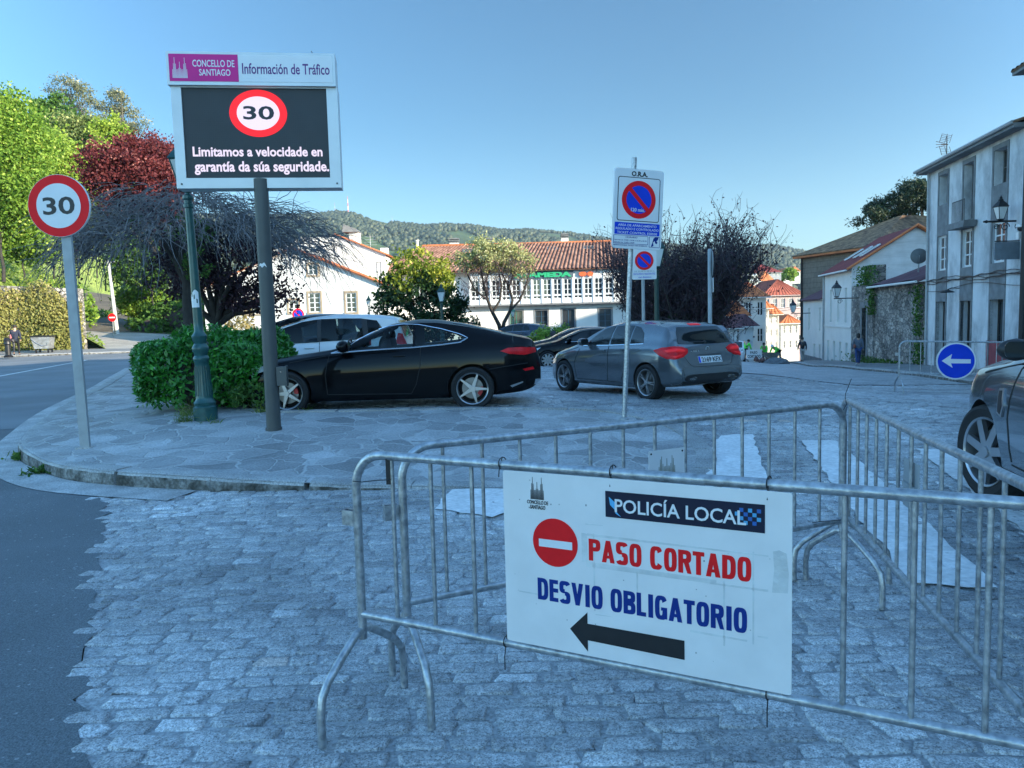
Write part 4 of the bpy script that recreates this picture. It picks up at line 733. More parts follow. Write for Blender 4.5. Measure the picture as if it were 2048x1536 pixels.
def thru():
    m = bpy.data.materials.new('clear_car_glass'); m.use_nodes = True; n = m.node_tree.nodes; l = m.node_tree.links; n.remove(n['Principled BSDF']); t = n.new('ShaderNodeBsdfTransparent'); t.inputs[0].default_value = (.62, .72, .74, 1); g = n.new('ShaderNodeBsdfGlossy'); g.inputs['Roughness'].default_value = .02; f = n.new('ShaderNodeFresnel'); f.inputs[0].default_value = 1.42; x = n.new('ShaderNodeMixShader'); l.new(f.outputs[0], x.inputs[0]); l.new(t.outputs[0], x.inputs[1]); l.new(g.outputs[0], x.inputs[2]); l.new(x.outputs[0], n['Material Output'].inputs[0]); return m
GLTHRU = thru(); SEATM = mat('dark_seat_cloth', (.035, .035, .038), .8, 0, .15, 9)
def mk_wheel(R, w, spokes, tri, rimm, cal=None, dbl=False):
    t = thing('wheel', None, None); del_ = t
    ro = R * .74; MB().lathe([(ro, -w * .42), (R * .9, -w * .5), (R * .975, -w * .44), (R, -w * .3), (R, w * .3), (R * .975, w * .44), (R * .9, w * .5), (ro, w * .42)], 48, axis='y', cap=False).build('tyre', RUBBER, t, 40)
    rim = MB().lathe([(ro, -w * .42), (ro * .985, -w * .46), (ro * .93, -w * .42), (ro * .9, -w * .3), (ro * .88, w * .3)], 48, axis='y', cap=False)
    hub = .16
    for i in range(spokes):
        a = pi / 2 + 2 * pi * i / spokes
        for off in ((-.12, .12) if dbl else (0,)):
            sw = .05 if dbl else (.13 if spokes > 6 else .115); pts = [(hub * ro * .8, -sw), (.95 * ro, -sw * (.9 if spokes > 6 else .4)), (.95 * ro, sw * (.9 if spokes > 6 else .4)), (hub * ro * .8, sw)]
            pr = []
            for r, q in pts: aa = a + off * (.3 + .7 * r / ro); pr.append((r * cos(aa) - q * ro * sin(aa), r * sin(aa) + q * ro * cos(aa)))
            rim.prism(pr, -w * .42 + .004, -w * .26)
    rim.lathe([(.001, -w * .46), (hub * ro, -w * .46), (hub * ro * 1.25, -w * .3)], 20, axis='y', cap=False)
    rim.build('rim', rimm, t, 30); d = MB().lathe([(.001, -w * .05), (ro * .66, -w * .05), (ro * .66, .0), (.001, 0)], 32, axis='y', cap=False); d.build('brake_disc', DISC, t, 30)
    MB().lathe([(.001, w * .12), (ro * .9, w * .12)], 32, axis='y', cap=False).build('backing', LINER, t, 0)
    if cal:
        c = MB(); pr = [(ro * .66 * cos(a), ro * .66 * sin(a)) for a in np.linspace(-.45, .5, 7)] + [(ro * .42 * cos(a), ro * .42 * sin(a)) for a in np.linspace(.5, -.45, 7)]; c.prism(pr, -w * .2, 0).build('caliper', cal, t, 0)
    return t
def cr(pts, x):      # smooth curve through (x, value)
    p = np.array(pts, float); xs = np.linspace(p[0, 0], p[-1, 0], 400); y = np.interp(xs, p[:, 0], p[:, 1]); k = 9; yp = np.concatenate([np.full(k, y[0]), y, np.full(k, y[-1])]); ker = np.hanning(2 * k + 1); ker /= ker.sum(); ys = np.convolve(yp, ker, 'valid'); return np.interp(x, xs, ys)
def car_body(S):
    L = S['L']; xs = np.unique(np.concatenate([np.linspace(0, .25, 9), np.linspace(.25, L - .6, 70), np.linspace(L - .6, L, 34)])); top = cr(S['top'], xs); belt = np.minimum(cr(S['belt'], xs), top - .004); bot = cr(S['bot'], xs); w = cr(S['w'], xs); wt = cr(S['wt'], xs); V = []; k = 0
    for i, x in enumerate(xs):
        zb, zs, zt, W, Wt = bot[i], belt[i], top[i], w[i], wt[i]; h = zs - zb; Wt = min(Wt, W * .97)
        P = [(0, zb), (W * .62, zb), (W * .9, zb + .015), (W * .965, zb + .07 * h + .02), (W * .99, zb + .3 * h), (W, zb + .58 * h), (W * .995, zb + .72 * h), (W * .975, zb + .86 * h), (W * .94, zs - .012), (W * .915, zs + .012)]
        g = zt - zs; e = min(1, g / .25)
        a0 = W * .915
        for f, q in ((.25, .14), (.5, .33), (.72, .56), (.88, .8)): P.append((a0 + (Wt - a0) * q if e > .6 else a0 + (Wt * .95 - a0) * f, zs + .012 + (g - .012) * f))
        P += [(Wt * .9, zt - .03 * e - .01 * (1 - e)), (Wt * .72, zt - .008), (Wt * .4, zt - .001), (0, zt)]
        if i == 0: k = len(P)
        V.append([(x - L / 2, y, z) for y, z in P] + [(x - L / 2, -y, z) for y, z in P[-2:0:-1]])
    n = len(V[0]); m_ = len(V); vv = [p for r in V for p in r]; F = [(i * n + j, i * n + (j + 1) % n, (i + 1) * n + (j + 1) % n, (i + 1) * n + j) for i in range(m_ - 1) for j in range(n)] + [tuple(range(n)), tuple(range((m_ - 1) * n, m_ * n))]
    mb = MB(); mb.add(vv, F); return mb
def patch(bvh, poly, ax, sg, off, name, m, parent, rings=7, step=.035, skirt=.012, rnd=True):
    ol = densify(poly, step); P = np.array(ol); c = P.mean(0); V = []; F = []; n = len(P)
    def cast(p, o):
        if ax == 'y': o0 = Vector((p[0], sg * 3, p[1])); d = Vector((0, -sg, 0))
        elif ax == 'x': o0 = Vector((sg * 6, p[0], p[1])); d = Vector((-sg, 0, 0))
        elif ax == 'd': d = Vector((-1, -sg * .8, 0)).normalized(); o0 = Vector((2.13, sg * .84, p[1])) + Vector((.8, -sg, 0)).normalized() * p[0] - d * 3
        else: o0 = Vector((p[0], p[1], 4)); d = Vector((0, 0, -1))
        h = bvh.ray_cast(o0, d)
        if h[0] is None: h = bvh.find_nearest(o0 + d * 2.2)
        nn = h[1] if h[1].dot(d) < 0 else -h[1]
        return h[0] + nn * o
    for k in range(rings + 1):
        f = 1 - k / rings; 
        for p in P: V.append(cast(c + (p - c) * max(f, .001), off if k > 0 else off * .9))
    for p in P: V.append(cast(c + (p - c) * 1.0, -skirt))
    for k in range(rings):
        for j in range(n): F.append((k * n + j, k * n + (j + 1) % n, (k + 1) * n + (j + 1) % n, (k + 1) * n + j))
    b = (rings + 1) * n
    for j in range(n): F.append((b + j, b + (j + 1) % n, (j + 1) % n, j))
    return MB().add(V, F).build(name, m, parent, 50)
def pstrip(bvh, pl, ax, sg, r, name, m, parent, off=.0, closed=False, step=.04, mb=None):
    pts = densify(pl, step, closed); Q = []
    for p in pts + (pts[:1] if closed else []):
        o0 = Vector((p[0], sg * 3, p[1])) if ax == 'y' else (Vector((sg * 6, p[0], p[1])) if ax == 'x' else Vector((p[0], p[1], 4))); d = Vector((0, -sg, 0)) if ax == 'y' else (Vector((-sg, 0, 0)) if ax == 'x' else Vector((0, 0, -1)))
        h = bvh.ray_cast(o0, d)
        if h[0] is not None: Q.append(h[0] + (h[1] if h[1].dot(d) < 0 else -h[1]) * off)
    if len(Q) < 2: return
    x = mb or MB(); x.tube(Q, r, 5)
    if mb is None: x.build(name, m, parent, 50)
def vehicle(name, label, S, body_m, loc, rz, s=.918, group=None, glass=None, detail=1, wheel=None, steer=0):
    glass = glass or GLASS; L = S['L']; hx = L / 2; t = thing(name, label, 'car', loc, rz, group); t.scale = (s, s, s)
    tmp = car_body(S).build('tmp', body_m, None, 0); R = S.get('R', .325); arches = [(S['fa'] - hx), (S['fa'] + S['wb'] - hx)]; wy = S['track']
    cut = MB()
    for ax in arches:
        for sg in (-1, 1): cut.lathe([(R * S.get('ark', 1.13), 0), (R * S.get('ark', 1.13), .42)], 40, (ax, sg * (wy - .13) if sg > 0 else -(wy - .13) - .42, R), 'y')
    if S.get('thru'):
        for q in S['side']: cut.prism([(a - hx, b) for a, b in q], -1.5, 1.5)
    c = cut.build('cut', LINER, None, 0); md = tmp.modifiers.new('b', 'BOOLEAN'); md.operation = 'DIFFERENCE'; md.object = c; md.solver = 'EXACT'; md.material_mode = 'TRANSFER'; bpy.context.view_layer.update()
    dg = bpy.context.evaluated_depsgraph_get(); me0 = tmp.data; bvh = BVHTree.FromPolygons([v.co.copy() for v in me0.vertices], [tuple(p.vertices) for p in me0.polygons])
    me = bpy.data.meshes.new_from_object(tmp.evaluated_get(dg)); bpy.data.objects.remove(tmp); bpy.data.objects.remove(c)
    me.polygons.foreach_set('use_smooth', [True] * len(me.polygons)); me.set_sharp_from_angle(angle=radians(32)); me.name = 'body'
    bo = bpy.data.objects.new('body', me); COL.objects.link(bo); bo.parent = t
    X = lambda pl: [(a - hx, b) for a, b in pl]
    for sg in (-1, 1):
        for k, poly in enumerate(S['side']): patch(bvh, X(poly), 'y', sg, .006, 'side_window', GLTHRU if S.get('thru') else glass, t, skirt=.0)
        for k, (pl, r, m) in enumerate(S.get('trim', [])): pstrip(bvh, X(pl), 'y', sg, r, 'window_trim', m, t, .004)
        mb = MB()
        for pl in S['seams']: pstrip(bvh, X(pl), 'y', sg, .008, 'seam', SEAM, t, -.002, mb=mb)
        mb.build('door_gap', SEAM, t, 0)
        for (a, z) in S['handles']: patch(bvh, X(rrect(a, a + .2, z - .014, z + .014, .012, 3)), 'y', sg, .028, 'door_handle', S.get('hm', body_m), t, 3, .02, .0)
        for pl, m, o, nm in S.get('sidepatch', []): patch(bvh, X(pl), 'y', sg, o, nm, m, t, 5, .03)
        mx, mz = S['mirror']; p = bvh.ray_cast(Vector((mx - hx, sg * 3, mz)), Vector((0, -sg, 0)))[0]; py = p.y if p else sg * .8
        k = S.get('mk', 1); mr = MB().ico((mx - hx - .02, py + sg * .13 * k, mz + .04 * k), .105 * k, 2, 0, (.8, 1.1, .72)); mr.tube([(mx - hx, py - sg * .02, mz - .02), (mx - hx, py + sg * .1, mz + .01)], .025 * k, 8); mo = mr.build('wing_mirror', S.get('mm', body_m), t, 60)
        mg = MB().prism(rrect(-.085 * k, .085 * k, -.052 * k, .052 * k, .03 * k), -.004, .004); mg.M = None; g_ = mg.build('mirror_glass', glass, mo, 0); g_.rotation_euler = (0, 0, pi / 2); g_.location = (mx - hx + .062 * k, py + sg * .135 * k, mz + .045 * k)
    for poly, ax, sg, m, nm in S['ends']: patch(bvh, [(a - (hx if ax == 'z' else 0), b) for a, b in poly], ax, sg, .016 if nm == 'lit_strip' else .005 if 'lamp' not in nm else .012, nm, m, t)
    mb = MB()
    for pl, ax, sg in S.get('endseams', []): pstrip(bvh, [(a - (hx if ax == 'z' else 0), b) for a, b in pl], ax, sg, .005, 'g', SEAM, t, -.001, mb=mb)
    if mb.v: mb.build('tailgate_gap', SEAM, t, 0)
    if S.get('thru'):
        zb = S['side'][0][-1][1]
        for sx in ([1.28, 2.1] if S is MPV else [1.15]):
            for sg in (-1, 1): q = MB().ico((fr_ := S['fa'] + sx - hx + .3, sg * .36, zb + .02), .2, 2, .05, (.5, 1.1, 1.0)); q.ico((fr_ + .03, sg * .36, zb + .2), .1, 2, .05, (.5, 1.2, 1.0)); q.build('seat', SEATM, t, 60)
        MB().tube([(S['fa'] + .86 - hx + .05 * sin(a), -.36 + .17 * cos(a), zb + .02 + .15 * sin(a)) for a in np.linspace(0, 2 * pi, 20)], .016, 6).build('steering_wheel', BLACK, t, 60)
    W = wheel() if wheel else None
    for i, ax in enumerate(arches):
        for sg in (-1, 1):
            w = W if (i == 0 and sg == -1) else copy_tree(W)
            w.parent = t; w.location = (ax, sg * (wy - .02), R); w.rotation_euler = (0, (i * 2 + sg) * .37, (0 if sg < 0 else pi) + (steer if i == 0 else 0))
    return t, bvh
COUPE = dict(thru=1, mk=1.25, L=4.71, fa=.80, wb=2.84, track=.82, R=.335, top=[(0, .60), (.03, .68), (.15, .75), (.61, .865), (1.1, .925), (1.46, .975), (1.95, 1.18), (2.36, 1.355), (2.78, 1.416), (3.1, 1.405), (3.53, 1.33), (4.12, 1.18), (4.45, 1.10), (4.6, 1.06), (4.655, .99), (4.69, .80), (4.71, .68)],
 belt=[(0, .56), (.1, .66), (.5, .78), (1.2, .87), (1.6, .905), (2.8, .96), (3.6, 1.005), (4.2, 1.0), (4.55, .965), (4.65, .88), (4.71, .64)], bot=[(0, .26), (.15, .19), (.9, .17), (3.7, .18), (4.4, .24), (4.6, .30), (4.71, .42)],
 w=[(0, .45), (.05, .62), (.2, .76), (.5, .86), (.9, .895), (2.4, .90), (3.7, .905), (4.2, .875), (4.5, .80), (4.65, .70), (4.71, .58)], wt=[(0, .4), (.3, .62), (1.3, .74), (1.6, .70), (2.1, .60), (2.8, .55), (3.5, .54), (4.1, .60), (4.5, .66), (4.62, .62), (4.71, .4)],
 side=[[(1.66, .955), (1.80, 1.05), (1.98, 1.165), (2.13, 1.24), (2.36, 1.30), (2.59, 1.325), (2.74, 1.325), (2.74, 1.0), (2.3, .985), (1.9, .965)], [(2.78, 1.325), (2.95, 1.29), (3.18, 1.235), (3.42, 1.16), (3.55, 1.108), (3.46, 1.06), (3.18, 1.03), (2.78, 1.0)]],
 trim=[([(1.48, .925), (1.7, .99), (1.82, 1.075), (1.98, 1.18), (2.13, 1.255), (2.36, 1.318), (2.59, 1.342), (2.82, 1.33), (3.18, 1.255), (3.46, 1.17), (3.585, 1.11), (3.47, 1.045), (3.18, 1.015), (2.74, .985), (2.3, .97), (1.9, .95), (1.48, .925)], .011, CHROME)],
 seams=[[(1.42, .30), (1.40, .6), (1.46, .90)], [(2.86, 1.0), (2.85, .7), (2.78, .42), (2.7, .28)], [(1.42, .30), (2.7, .28)], [(3.9, .62), (4.15, .66), (4.5, .7)], [(.85, .80), (1.4, .89)]], handles=[(2.42, .865)], mirror=(1.72, .98),
 sidepatch=[([(4.08, .895), (4.2, .94), (4.42, .945), (4.62, .93), (4.63, .86), (4.45, .825), (4.22, .85)], TAILR, .012, 'tail_lamp'), ([(4.42, .61), (4.58, .64), (4.6, .60), (4.46, .58)], TAILR, .008, 'reflector'), ([(4.22, .36), (4.42, .42), (4.42, .40), (4.25, .335)], RIMG, .01, 'bumper_flash'), ([(.1, .66), (.45, .76), (.62, .77), (.45, .68), (.2, .6)], HEADL, .008, 'headlamp')],
 ends=[([(1.62, -.60), (1.62, .60), (2.2, .50), (2.25, 0), (2.2, -.50)], 'z', 1, GLASS, 'windscreen'), ([(3.35, -.46), (3.35, .46), (4.1, .52), (4.12, 0), (4.1, -.52)], 'z', 1, GLASS, 'rear_window'), ([(-.26, .66), (.26, .66), (.26, .55), (-.26, .55)], 'x', 1, SIGNW, 'number_plate'), ([(-.7, .36), (-.5, .36), (-.5, .44), (-.7, .44)], 'x', 1, CHROME, 'exhaust_trim'), ([(.7, .36), (.5, .36), (.5, .44), (.7, .44)], 'x', 1, CHROME, 'exhaust_trim')])
HATCH = dict(L=4.30, fa=.86, wb=2.70, track=.81, R=.325, top=[(0, .58), (.03, .68), (.15, .76), (.5, .86), (1.0, .95), (1.25, 1.0), (1.7, 1.215), (2.1, 1.375), (2.55, 1.433), (3.1, 1.425), (3.6, 1.375), (3.86, 1.33), (3.93, 1.30), (4.0, 1.19), (4.07, 1.06), (4.12, .975), (4.17, .93), (4.22, .80), (4.25, .68), (4.28, .62), (4.30, .56)],
 belt=[(0, .54), (.1, .66), (.5, .79), (1.2, .90), (2.0, .945), (3.0, .985), (3.7, 1.01), (4.0, .99), (4.12, .93), (4.2, .84), (4.26, .64), (4.30, .52)], bot=[(0, .24), (.15, .19), (.9, .18), (3.3, .19), (4.0, .25), (4.2, .29), (4.30, .36)],
 w=[(0, .45), (.05, .62), (.2, .76), (.5, .86), (.9, .885), (2.2, .89), (3.4, .895), (3.9, .875), (4.15, .82), (4.25, .76), (4.30, .68)], wt=[(0, .4), (.3, .62), (1.2, .76), (1.6, .68), (2.1, .60), (2.6, .57), (3.3, .57), (3.75, .60), (3.95, .63), (4.1, .70), (4.2, .74), (4.26, .70), (4.30, .6)],
 side=[[(1.62, 1.0), (1.8, 1.13), (2.1, 1.285), (2.35, 1.335), (2.42, 1.335), (2.36, .99), (2.0, .985)], [(2.46, 1.335), (2.8, 1.345), (3.0, 1.335), (3.0, 1.01), (2.42, .99)], [(3.04, 1.33), (3.2, 1.30), (3.36, 1.2), (3.42, 1.03), (3.04, 1.015)]],
 trim=[([(1.5, .955), (2.0, .965), (2.5, .975), (3.0, .99), (3.44, 1.005)], .009, CHROME)],
 seams=[[(1.32, .32), (1.26, .6), (1.4, .9)], [(2.4, .98), (2.42, .6), (2.38, .30)], [(3.02, 1.0), (3.1, .8), (2.95, .55), (2.82, .34)], [(1.32, .30), (2.8, .29)], [(.75, .81), (1.3, .92)]], handles=[(2.12, .875), (2.82, .90)], mirror=(1.66, 1.0),
 sidepatch=[([(3.78, .87), (3.86, .965), (4.02, .97), (4.17, .93), (4.19, .83), (4.08, .74), (3.92, .79)], TAILR, .012, 'tail_lamp'), ([(.1, .64), (.45, .76), (.62, .78), (.5, .69), (.2, .58)], HEADL, .008, 'headlamp')],
 ends=[([(1.42, -.62), (1.42, .62), (2.05, .54), (2.1, 0), (2.05, -.54)], 'z', 1, GLASS, 'windscreen'), ([(-.60, 1.0), (-.3, .985), (.3, .985), (.60, 1.0), (.54, 1.2), (.47, 1.29), (-.47, 1.29), (-.54, 1.2)], 'x', 1, GLASS, 'rear_window')],
 endseams=[])
HATCHG = dict(HATCH); HATCHG['sidepatch'] = HATCH['sidepatch'][1:]; LAMP = [(-.34, .90), (-.2, .945), (.0, .962), (.14, .95), (.24, .905), (.235, .84), (.16, .775), (.02, .742), (-.12, .755), (-.26, .82)]; LIT = [(-.16, .90), (.0, .925), (.12, .915), (.20, .885), (.18, .862), (.0, .872), (-.12, .862)]; LIT2 = [(-.06, .80), (.04, .80), (.15, .83), (.12, .80), (.02, .77)]
HATCHG['ends'] = HATCH['ends'] + [([(-.265, .66), (.265, .66), (.265, .775), (-.265, .775)], 'x', 1, SIGNW, 'number_plate'), ([(-.12, 1.318), (.12, 1.318), (.12, 1.342), (-.12, 1.342)], 'x', 1, TAILON, 'brake_lamp'),
  *[q for g in (-1, 1) for q in ((LAMP, 'd', g, TAILR, 'tail_lamp'), (LIT, 'd', g, TAILON, 'lit_strip'), (LIT2, 'd', g, TAILON, 'lit_strip'))],
  ([(-.66, .36), (-.6, .30), (.6, .30), (.66, .36), (.58, .46), (.40, .475), (-.40, .475), (-.58, .46)], 'x', 1, BLACK, 'bumper_insert'), ([(-.57, .37), (-.36, .375), (-.33, .41), (-.38, .435), (-.53, .42)], 'x', 1, CHROME, 'exhaust_trim'), ([(.57, .37), (.36, .375), (.33, .41), (.38, .435), (.53, .42)], 'x', 1, CHROME, 'exhaust_trim')]
HATCHG['endseams'] = [([(-.62, .98), (-.58, .8), (-.47, .64), (-.4, .6), (.4, .6), (.47, .64), (.58, .8), (.62, .98)], 'x', 1), ([(-.3, .80), (.3, .80)], 'x', 1), ([(-.72, .55), (-.66, .56), (-.64, .48), (-.62, .4)], 'x', 1), ([(.72, .55), (.66, .56), (.64, .48), (.62, .4)], 'x', 1)]
MPV = dict(thru=1, L=4.30, fa=.82, wb=2.68, track=.80, R=.315, top=[(0, .62), (.03, .74), (.15, .84), (.5, .98), (.9, 1.1), (1.2, 1.21), (1.7, 1.42), (2.2, 1.56), (2.7, 1.61), (3.4, 1.595), (3.85, 1.55), (4.0, 1.51), (4.06, 1.42), (4.15, 1.18), (4.22, 1.0), (4.27, .8), (4.30, .6)],
 belt=[(0, .58), (.1, .72), (.5, .86), (1.2, .97), (2.2, 1.0), (3.4, 1.04), (4.0, 1.05), (4.18, .98), (4.26, .74), (4.30, .56)], bot=HATCH['bot'], w=[(0, .45), (.05, .6), (.2, .74), (.5, .84), (.9, .87), (2.2, .88), (3.4, .88), (3.9, .86), (4.15, .81), (4.25, .76), (4.30, .68)], wt=[(0, .4), (.3, .6), (1.0, .74), (1.6, .68), (2.1, .63), (2.7, .61), (3.5, .61), (3.95, .62), (4.1, .70), (4.22, .72), (4.30, .6)],
 side=[[(.98, 1.0), (1.3, 1.17), (1.66, 1.33), (1.66, 1.02)], [(1.7, 1.03), (1.7, 1.345), (2.1, 1.47), (2.4, 1.51), (2.42, 1.05)], [(2.5, 1.06), (2.48, 1.515), (2.9, 1.52), (3.3, 1.51), (3.36, 1.09)], [(3.46, 1.1), (3.42, 1.49), (3.62, 1.46), (3.85, 1.16)]], trim=[], seams=[[(1.5, .34), (1.45, .7), (1.5, .98)], [(2.46, 1.05), (2.48, .6), (2.44, .32)], [(3.36, 1.05), (3.3, .75), (3.0, .4)], [(1.5, .32), (3.0, .3)]], handles=[(2.16, .94), (3.02, .97)], mirror=(1.36, 1.06), hm=None,
 sidepatch=[([(1.66, 1.01), (1.66, 1.34), (1.70, 1.355), (1.70, 1.02)], BLACK, .004, 'pillar_trim'), ([(2.42, 1.05), (2.40, 1.51), (2.48, 1.515), (2.50, 1.06)], BLACK, .004, 'pillar_trim'), ([(3.36, 1.09), (3.30, 1.51), (3.42, 1.49), (3.46, 1.10)], BLACK, .004, 'pillar_trim'), ([(4.0, .98), (4.05, 1.2), (4.14, 1.18), (4.22, .95)], TAILR, .01, 'tail_lamp'), ([(.1, .72), (.5, .9), (.7, .94), (.55, .82), (.2, .66)], HEADL, .008, 'headlamp')],
 ends=[([(1.0, -.62), (1.0, .62), (2.1, .56), (2.15, 0), (2.1, -.56)], 'z', 1, GLASS, 'windscreen'), ([(-.58, 1.12), (.58, 1.12), (.5, 1.45), (-.5, 1.45)], 'x', 1, GLASS, 'rear_window')]); MPV.pop('hm')
SUV = dict(L=4.60, fa=.88, wb=2.74, track=.84, R=.37, ark=1.1, top=[(0, .72), (.03, .88), (.15, .98), (.5, 1.06), (1.1, 1.12), (1.4, 1.17), (1.85, 1.42), (2.2, 1.62), (2.7, 1.70), (3.6, 1.70), (4.2, 1.64), (4.4, 1.5), (4.5, 1.2), (4.56, 1.0), (4.60, .75)], belt=[(0, .68), (.1, .84), (.5, .98), (1.3, 1.06), (3.0, 1.12), (4.2, 1.14), (4.5, 1.05), (4.60, .7)], bot=[(0, .32), (.15, .26), (.9, .25), (3.5, .26), (4.3, .3), (4.60, .42)],
 w=[(0, .5), (.05, .68), (.2, .82), (.5, .93), (.9, .955), (2.4, .95), (3.6, .955), (4.3, .9), (4.5, .82), (4.60, .7)], wt=[(0, .45), (.3, .68), (1.2, .82), (1.6, .74), (2.2, .65), (2.7, .63), (4.0, .63), (4.4, .68), (4.60, .6)], side=[[(1.72, 1.17), (1.95, 1.36), (2.2, 1.53), (2.5, 1.58), (2.5, 1.15)], [(2.56, 1.16), (2.56, 1.58), (3.4, 1.58), (3.4, 1.18)], [(3.48, 1.18), (3.48, 1.57), (4.0, 1.5), (4.2, 1.2)]],
 trim=[], seams=[[(1.5, .4), (1.46, .7), (1.54, 1.1)], [(2.53, 1.15), (2.55, .7), (2.5, .4)], [(1.5, .38), (2.5, .38)], [(.8, .98), (1.5, 1.1)]], handles=[(2.26, .98), (3.2, 1.0)], mirror=(1.68, 1.16), mk=1.02, mm=BLACK, sidepatch=[([(1.27, .90), (1.36, .91), (1.40, .78), (1.36, .7), (1.28, .72)], RIMG, .012, 'side_vent'), ([(1.29, .885), (1.345, .89), (1.375, .78), (1.345, .72), (1.295, .735)], BLACK, .016, 'vent_mesh')], ends=[([(1.5, -.7), (1.5, .7), (2.15, .6), (2.2, 0), (2.15, -.6)], 'z', 1, GLASS, 'windscreen'), ([(-.6, 1.2), (.6, 1.2), (.52, 1.55), (-.52, 1.55)], 'x', 1, GLASS, 'rear_window')])
BLK = paint('black_car_paint', (.0015, .0015, .0025), .3, 0, .35); GRY = paint('grey_car_paint', (.125, .142, .16), .24, .6, 1); WHT = paint('white_car_paint', (.62, .63, .64), .25, 0, .8); DRK = paint('dark_blue_car_paint', (.012, .015, .022), .2, .3, 1); SLV = paint('silver_car_paint', (.3, .32, .33), .28, .7, 1); NVY = paint('slate_blue_car_paint', (.035, .05, .075), .25, .6, 1)
S_ = .918
t, b_ = vehicle('coupe', 'glossy black two door coupe with five spoke wheels parked beyond the kerb', COUPE, BLK, (-1.79, 11.86, .275), radians(1), .938, wheel=lambda: mk_wheel(.335, .24, 5, True, RIMG, CALR))
zc = (.25 + .15) / 2; hd = atan2(2.2, -1.2)
t, b_ = vehicle('hatchback', 'dark grey five door hatchback with lit brake lamps and plate 2169 KFX', HATCHG, GRY, (2.28, 14.05, .165), hd - pi, S_, wheel=lambda: mk_wheel(.325, .225, 5, False, RIMG, None, True))
t.rotation_euler = (0, radians(-.6), hd - pi)
def on_back(par, bv, L, s, y0, y1, z0, z1, m, bold, nm, off=.008):
    h = bv.ray_cast(Vector((6, (y0 + y1) / 2, (z0 + z1) / 2)), Vector((-1, 0, 0))); x = h[0].x + off; o = text(s, y0, y1, z0, z1, 0, m, par, bold, nm); o.rotation_euler = (0, 0, pi / 2); o.location = (x, 0, 0)
    h2 = bv.ray_cast(Vector((6, (y0 + y1) / 2, z0)), Vector((-1, 0, 0))); h3 = bv.ray_cast(Vector((6, (y0 + y1) / 2, z1)), Vector((-1, 0, 0)))
    k = (h3[0].x - h2[0].x) / (z1 - z0)
    for v in o.data.vertices: v.co.y = v.co.y - ((v.co.z - (z0 + z1) / 2) * k)
    return o
on_back(t, b_, 4.3, '2169 KFX', -.205, .25, .675, .76, INKK, .012, 'plate_lettering', .013); patch(b_, [(-.262, .665), (-.225, .665), (-.225, .77), (-.262, .77)], 'x', 1, .008, 'plate_blue_band', BLUES, t, 2)
on_back(t, b_, 4.3, 'A 200 d', -.40, -.21, .855, .88, CHROME, .01, 'model_lettering', .004)
h = b_.ray_cast(Vector((6, 0, .9)), Vector((-1, 0, 0)))[0]; o = MB().lathe([(.042, -.004), (.042, .004), (.034, .004), (.034, -.004)], 20, (0, 0, 0), 'x', False).build('badge', CHROME, t, 30); o.location = (h.x + .004, 0, .9)
mb = MB().tube([(h.x - .07, -.02, 1.02), (h.x - .075, -.2, 1.025), (h.x - .085, -.34, 1.03)], .012, 6); mb.ico((h.x - .07, 0, 1.015), .035, 1); mb.build('wiper', BLACK, t, 40)
vehicle('minivan', 'white minivan parked behind the black coupe', MPV, WHT, (-3.85, 15.1, .26), 0, S_, wheel=lambda: mk_wheel(.315, .21, 7, True, RIMG))
vehicle('minivan', 'dark minivan parked beyond the white minivan, left of it', MPV, DRK, (-5.15, 18.7, .24), 0, .97, wheel=lambda: mk_wheel(.315, .21, 7, True, RIMG))
vehicle('parked_car', 'silver grey small car farthest left in the parking row, behind the hedge', HATCH, SLV, (-7.3, 23.6, .17), 0, S_, wheel=lambda: mk_wheel(.315, .21, 7, True, RIMG))
vehicle('parked_car', 'black hatchback parked nose left between the coupe and the grey hatchback', HATCH, BLK, (2.35, 25.9, T(2.4, 25.5)), 0, S_ * .98, wheel=lambda: mk_wheel(.325, .22, 9, True, RIMG))
vehicle('parked_car', 'dark car parked just beyond the black hatchback with its windscreen showing', HATCH, DRK, (2.25, 28.6, T(2.2, 28.5) + .04), 0, S_, wheel=lambda: mk_wheel(.325, .22, 7, True, RIMG))
vehicle('parked_car', 'slate blue car far off before the gallery house, its red tail lamp showing', HATCH, NVY, (.15, 39.5, T(.1, 39.5) + .05), radians(-22), S_, wheel=lambda: mk_wheel(.325, .22, 7, True, RIMG))
vehicle('parked_car', 'white van parked among the road works at the head of the street', MPV, WHT, (X_(1478, 53), 54, T(X_(1478, 53), 54)), radians(70), .9, wheel=lambda: mk_wheel(.315, .21, 7, True, RIMG))
az = radians(15); fx, fy = sin(az), cos(az); lx, ly = -cos(az), sin(az)
wx, wy_ = X_(2004, 6.15), 6.15; half = SUV['L'] / 2 - SUV['fa']
vehicle('off_road_car', 'dark blue grey off road car cut by the right edge, wheel steered towards the viewer', SUV, paint('blue_grey_suv_paint', (.15, .175, .20), .22, .7, 1), (wx - fx * half * 1.04 - lx * .82 * 1.04, wy_ - fy * half * 1.04 - ly * .82 * 1.04, .03), atan2(fy, fx) - pi, 1.04, wheel=lambda: mk_wheel(.37, .25, 7, True, RIMG), steer=radians(15))
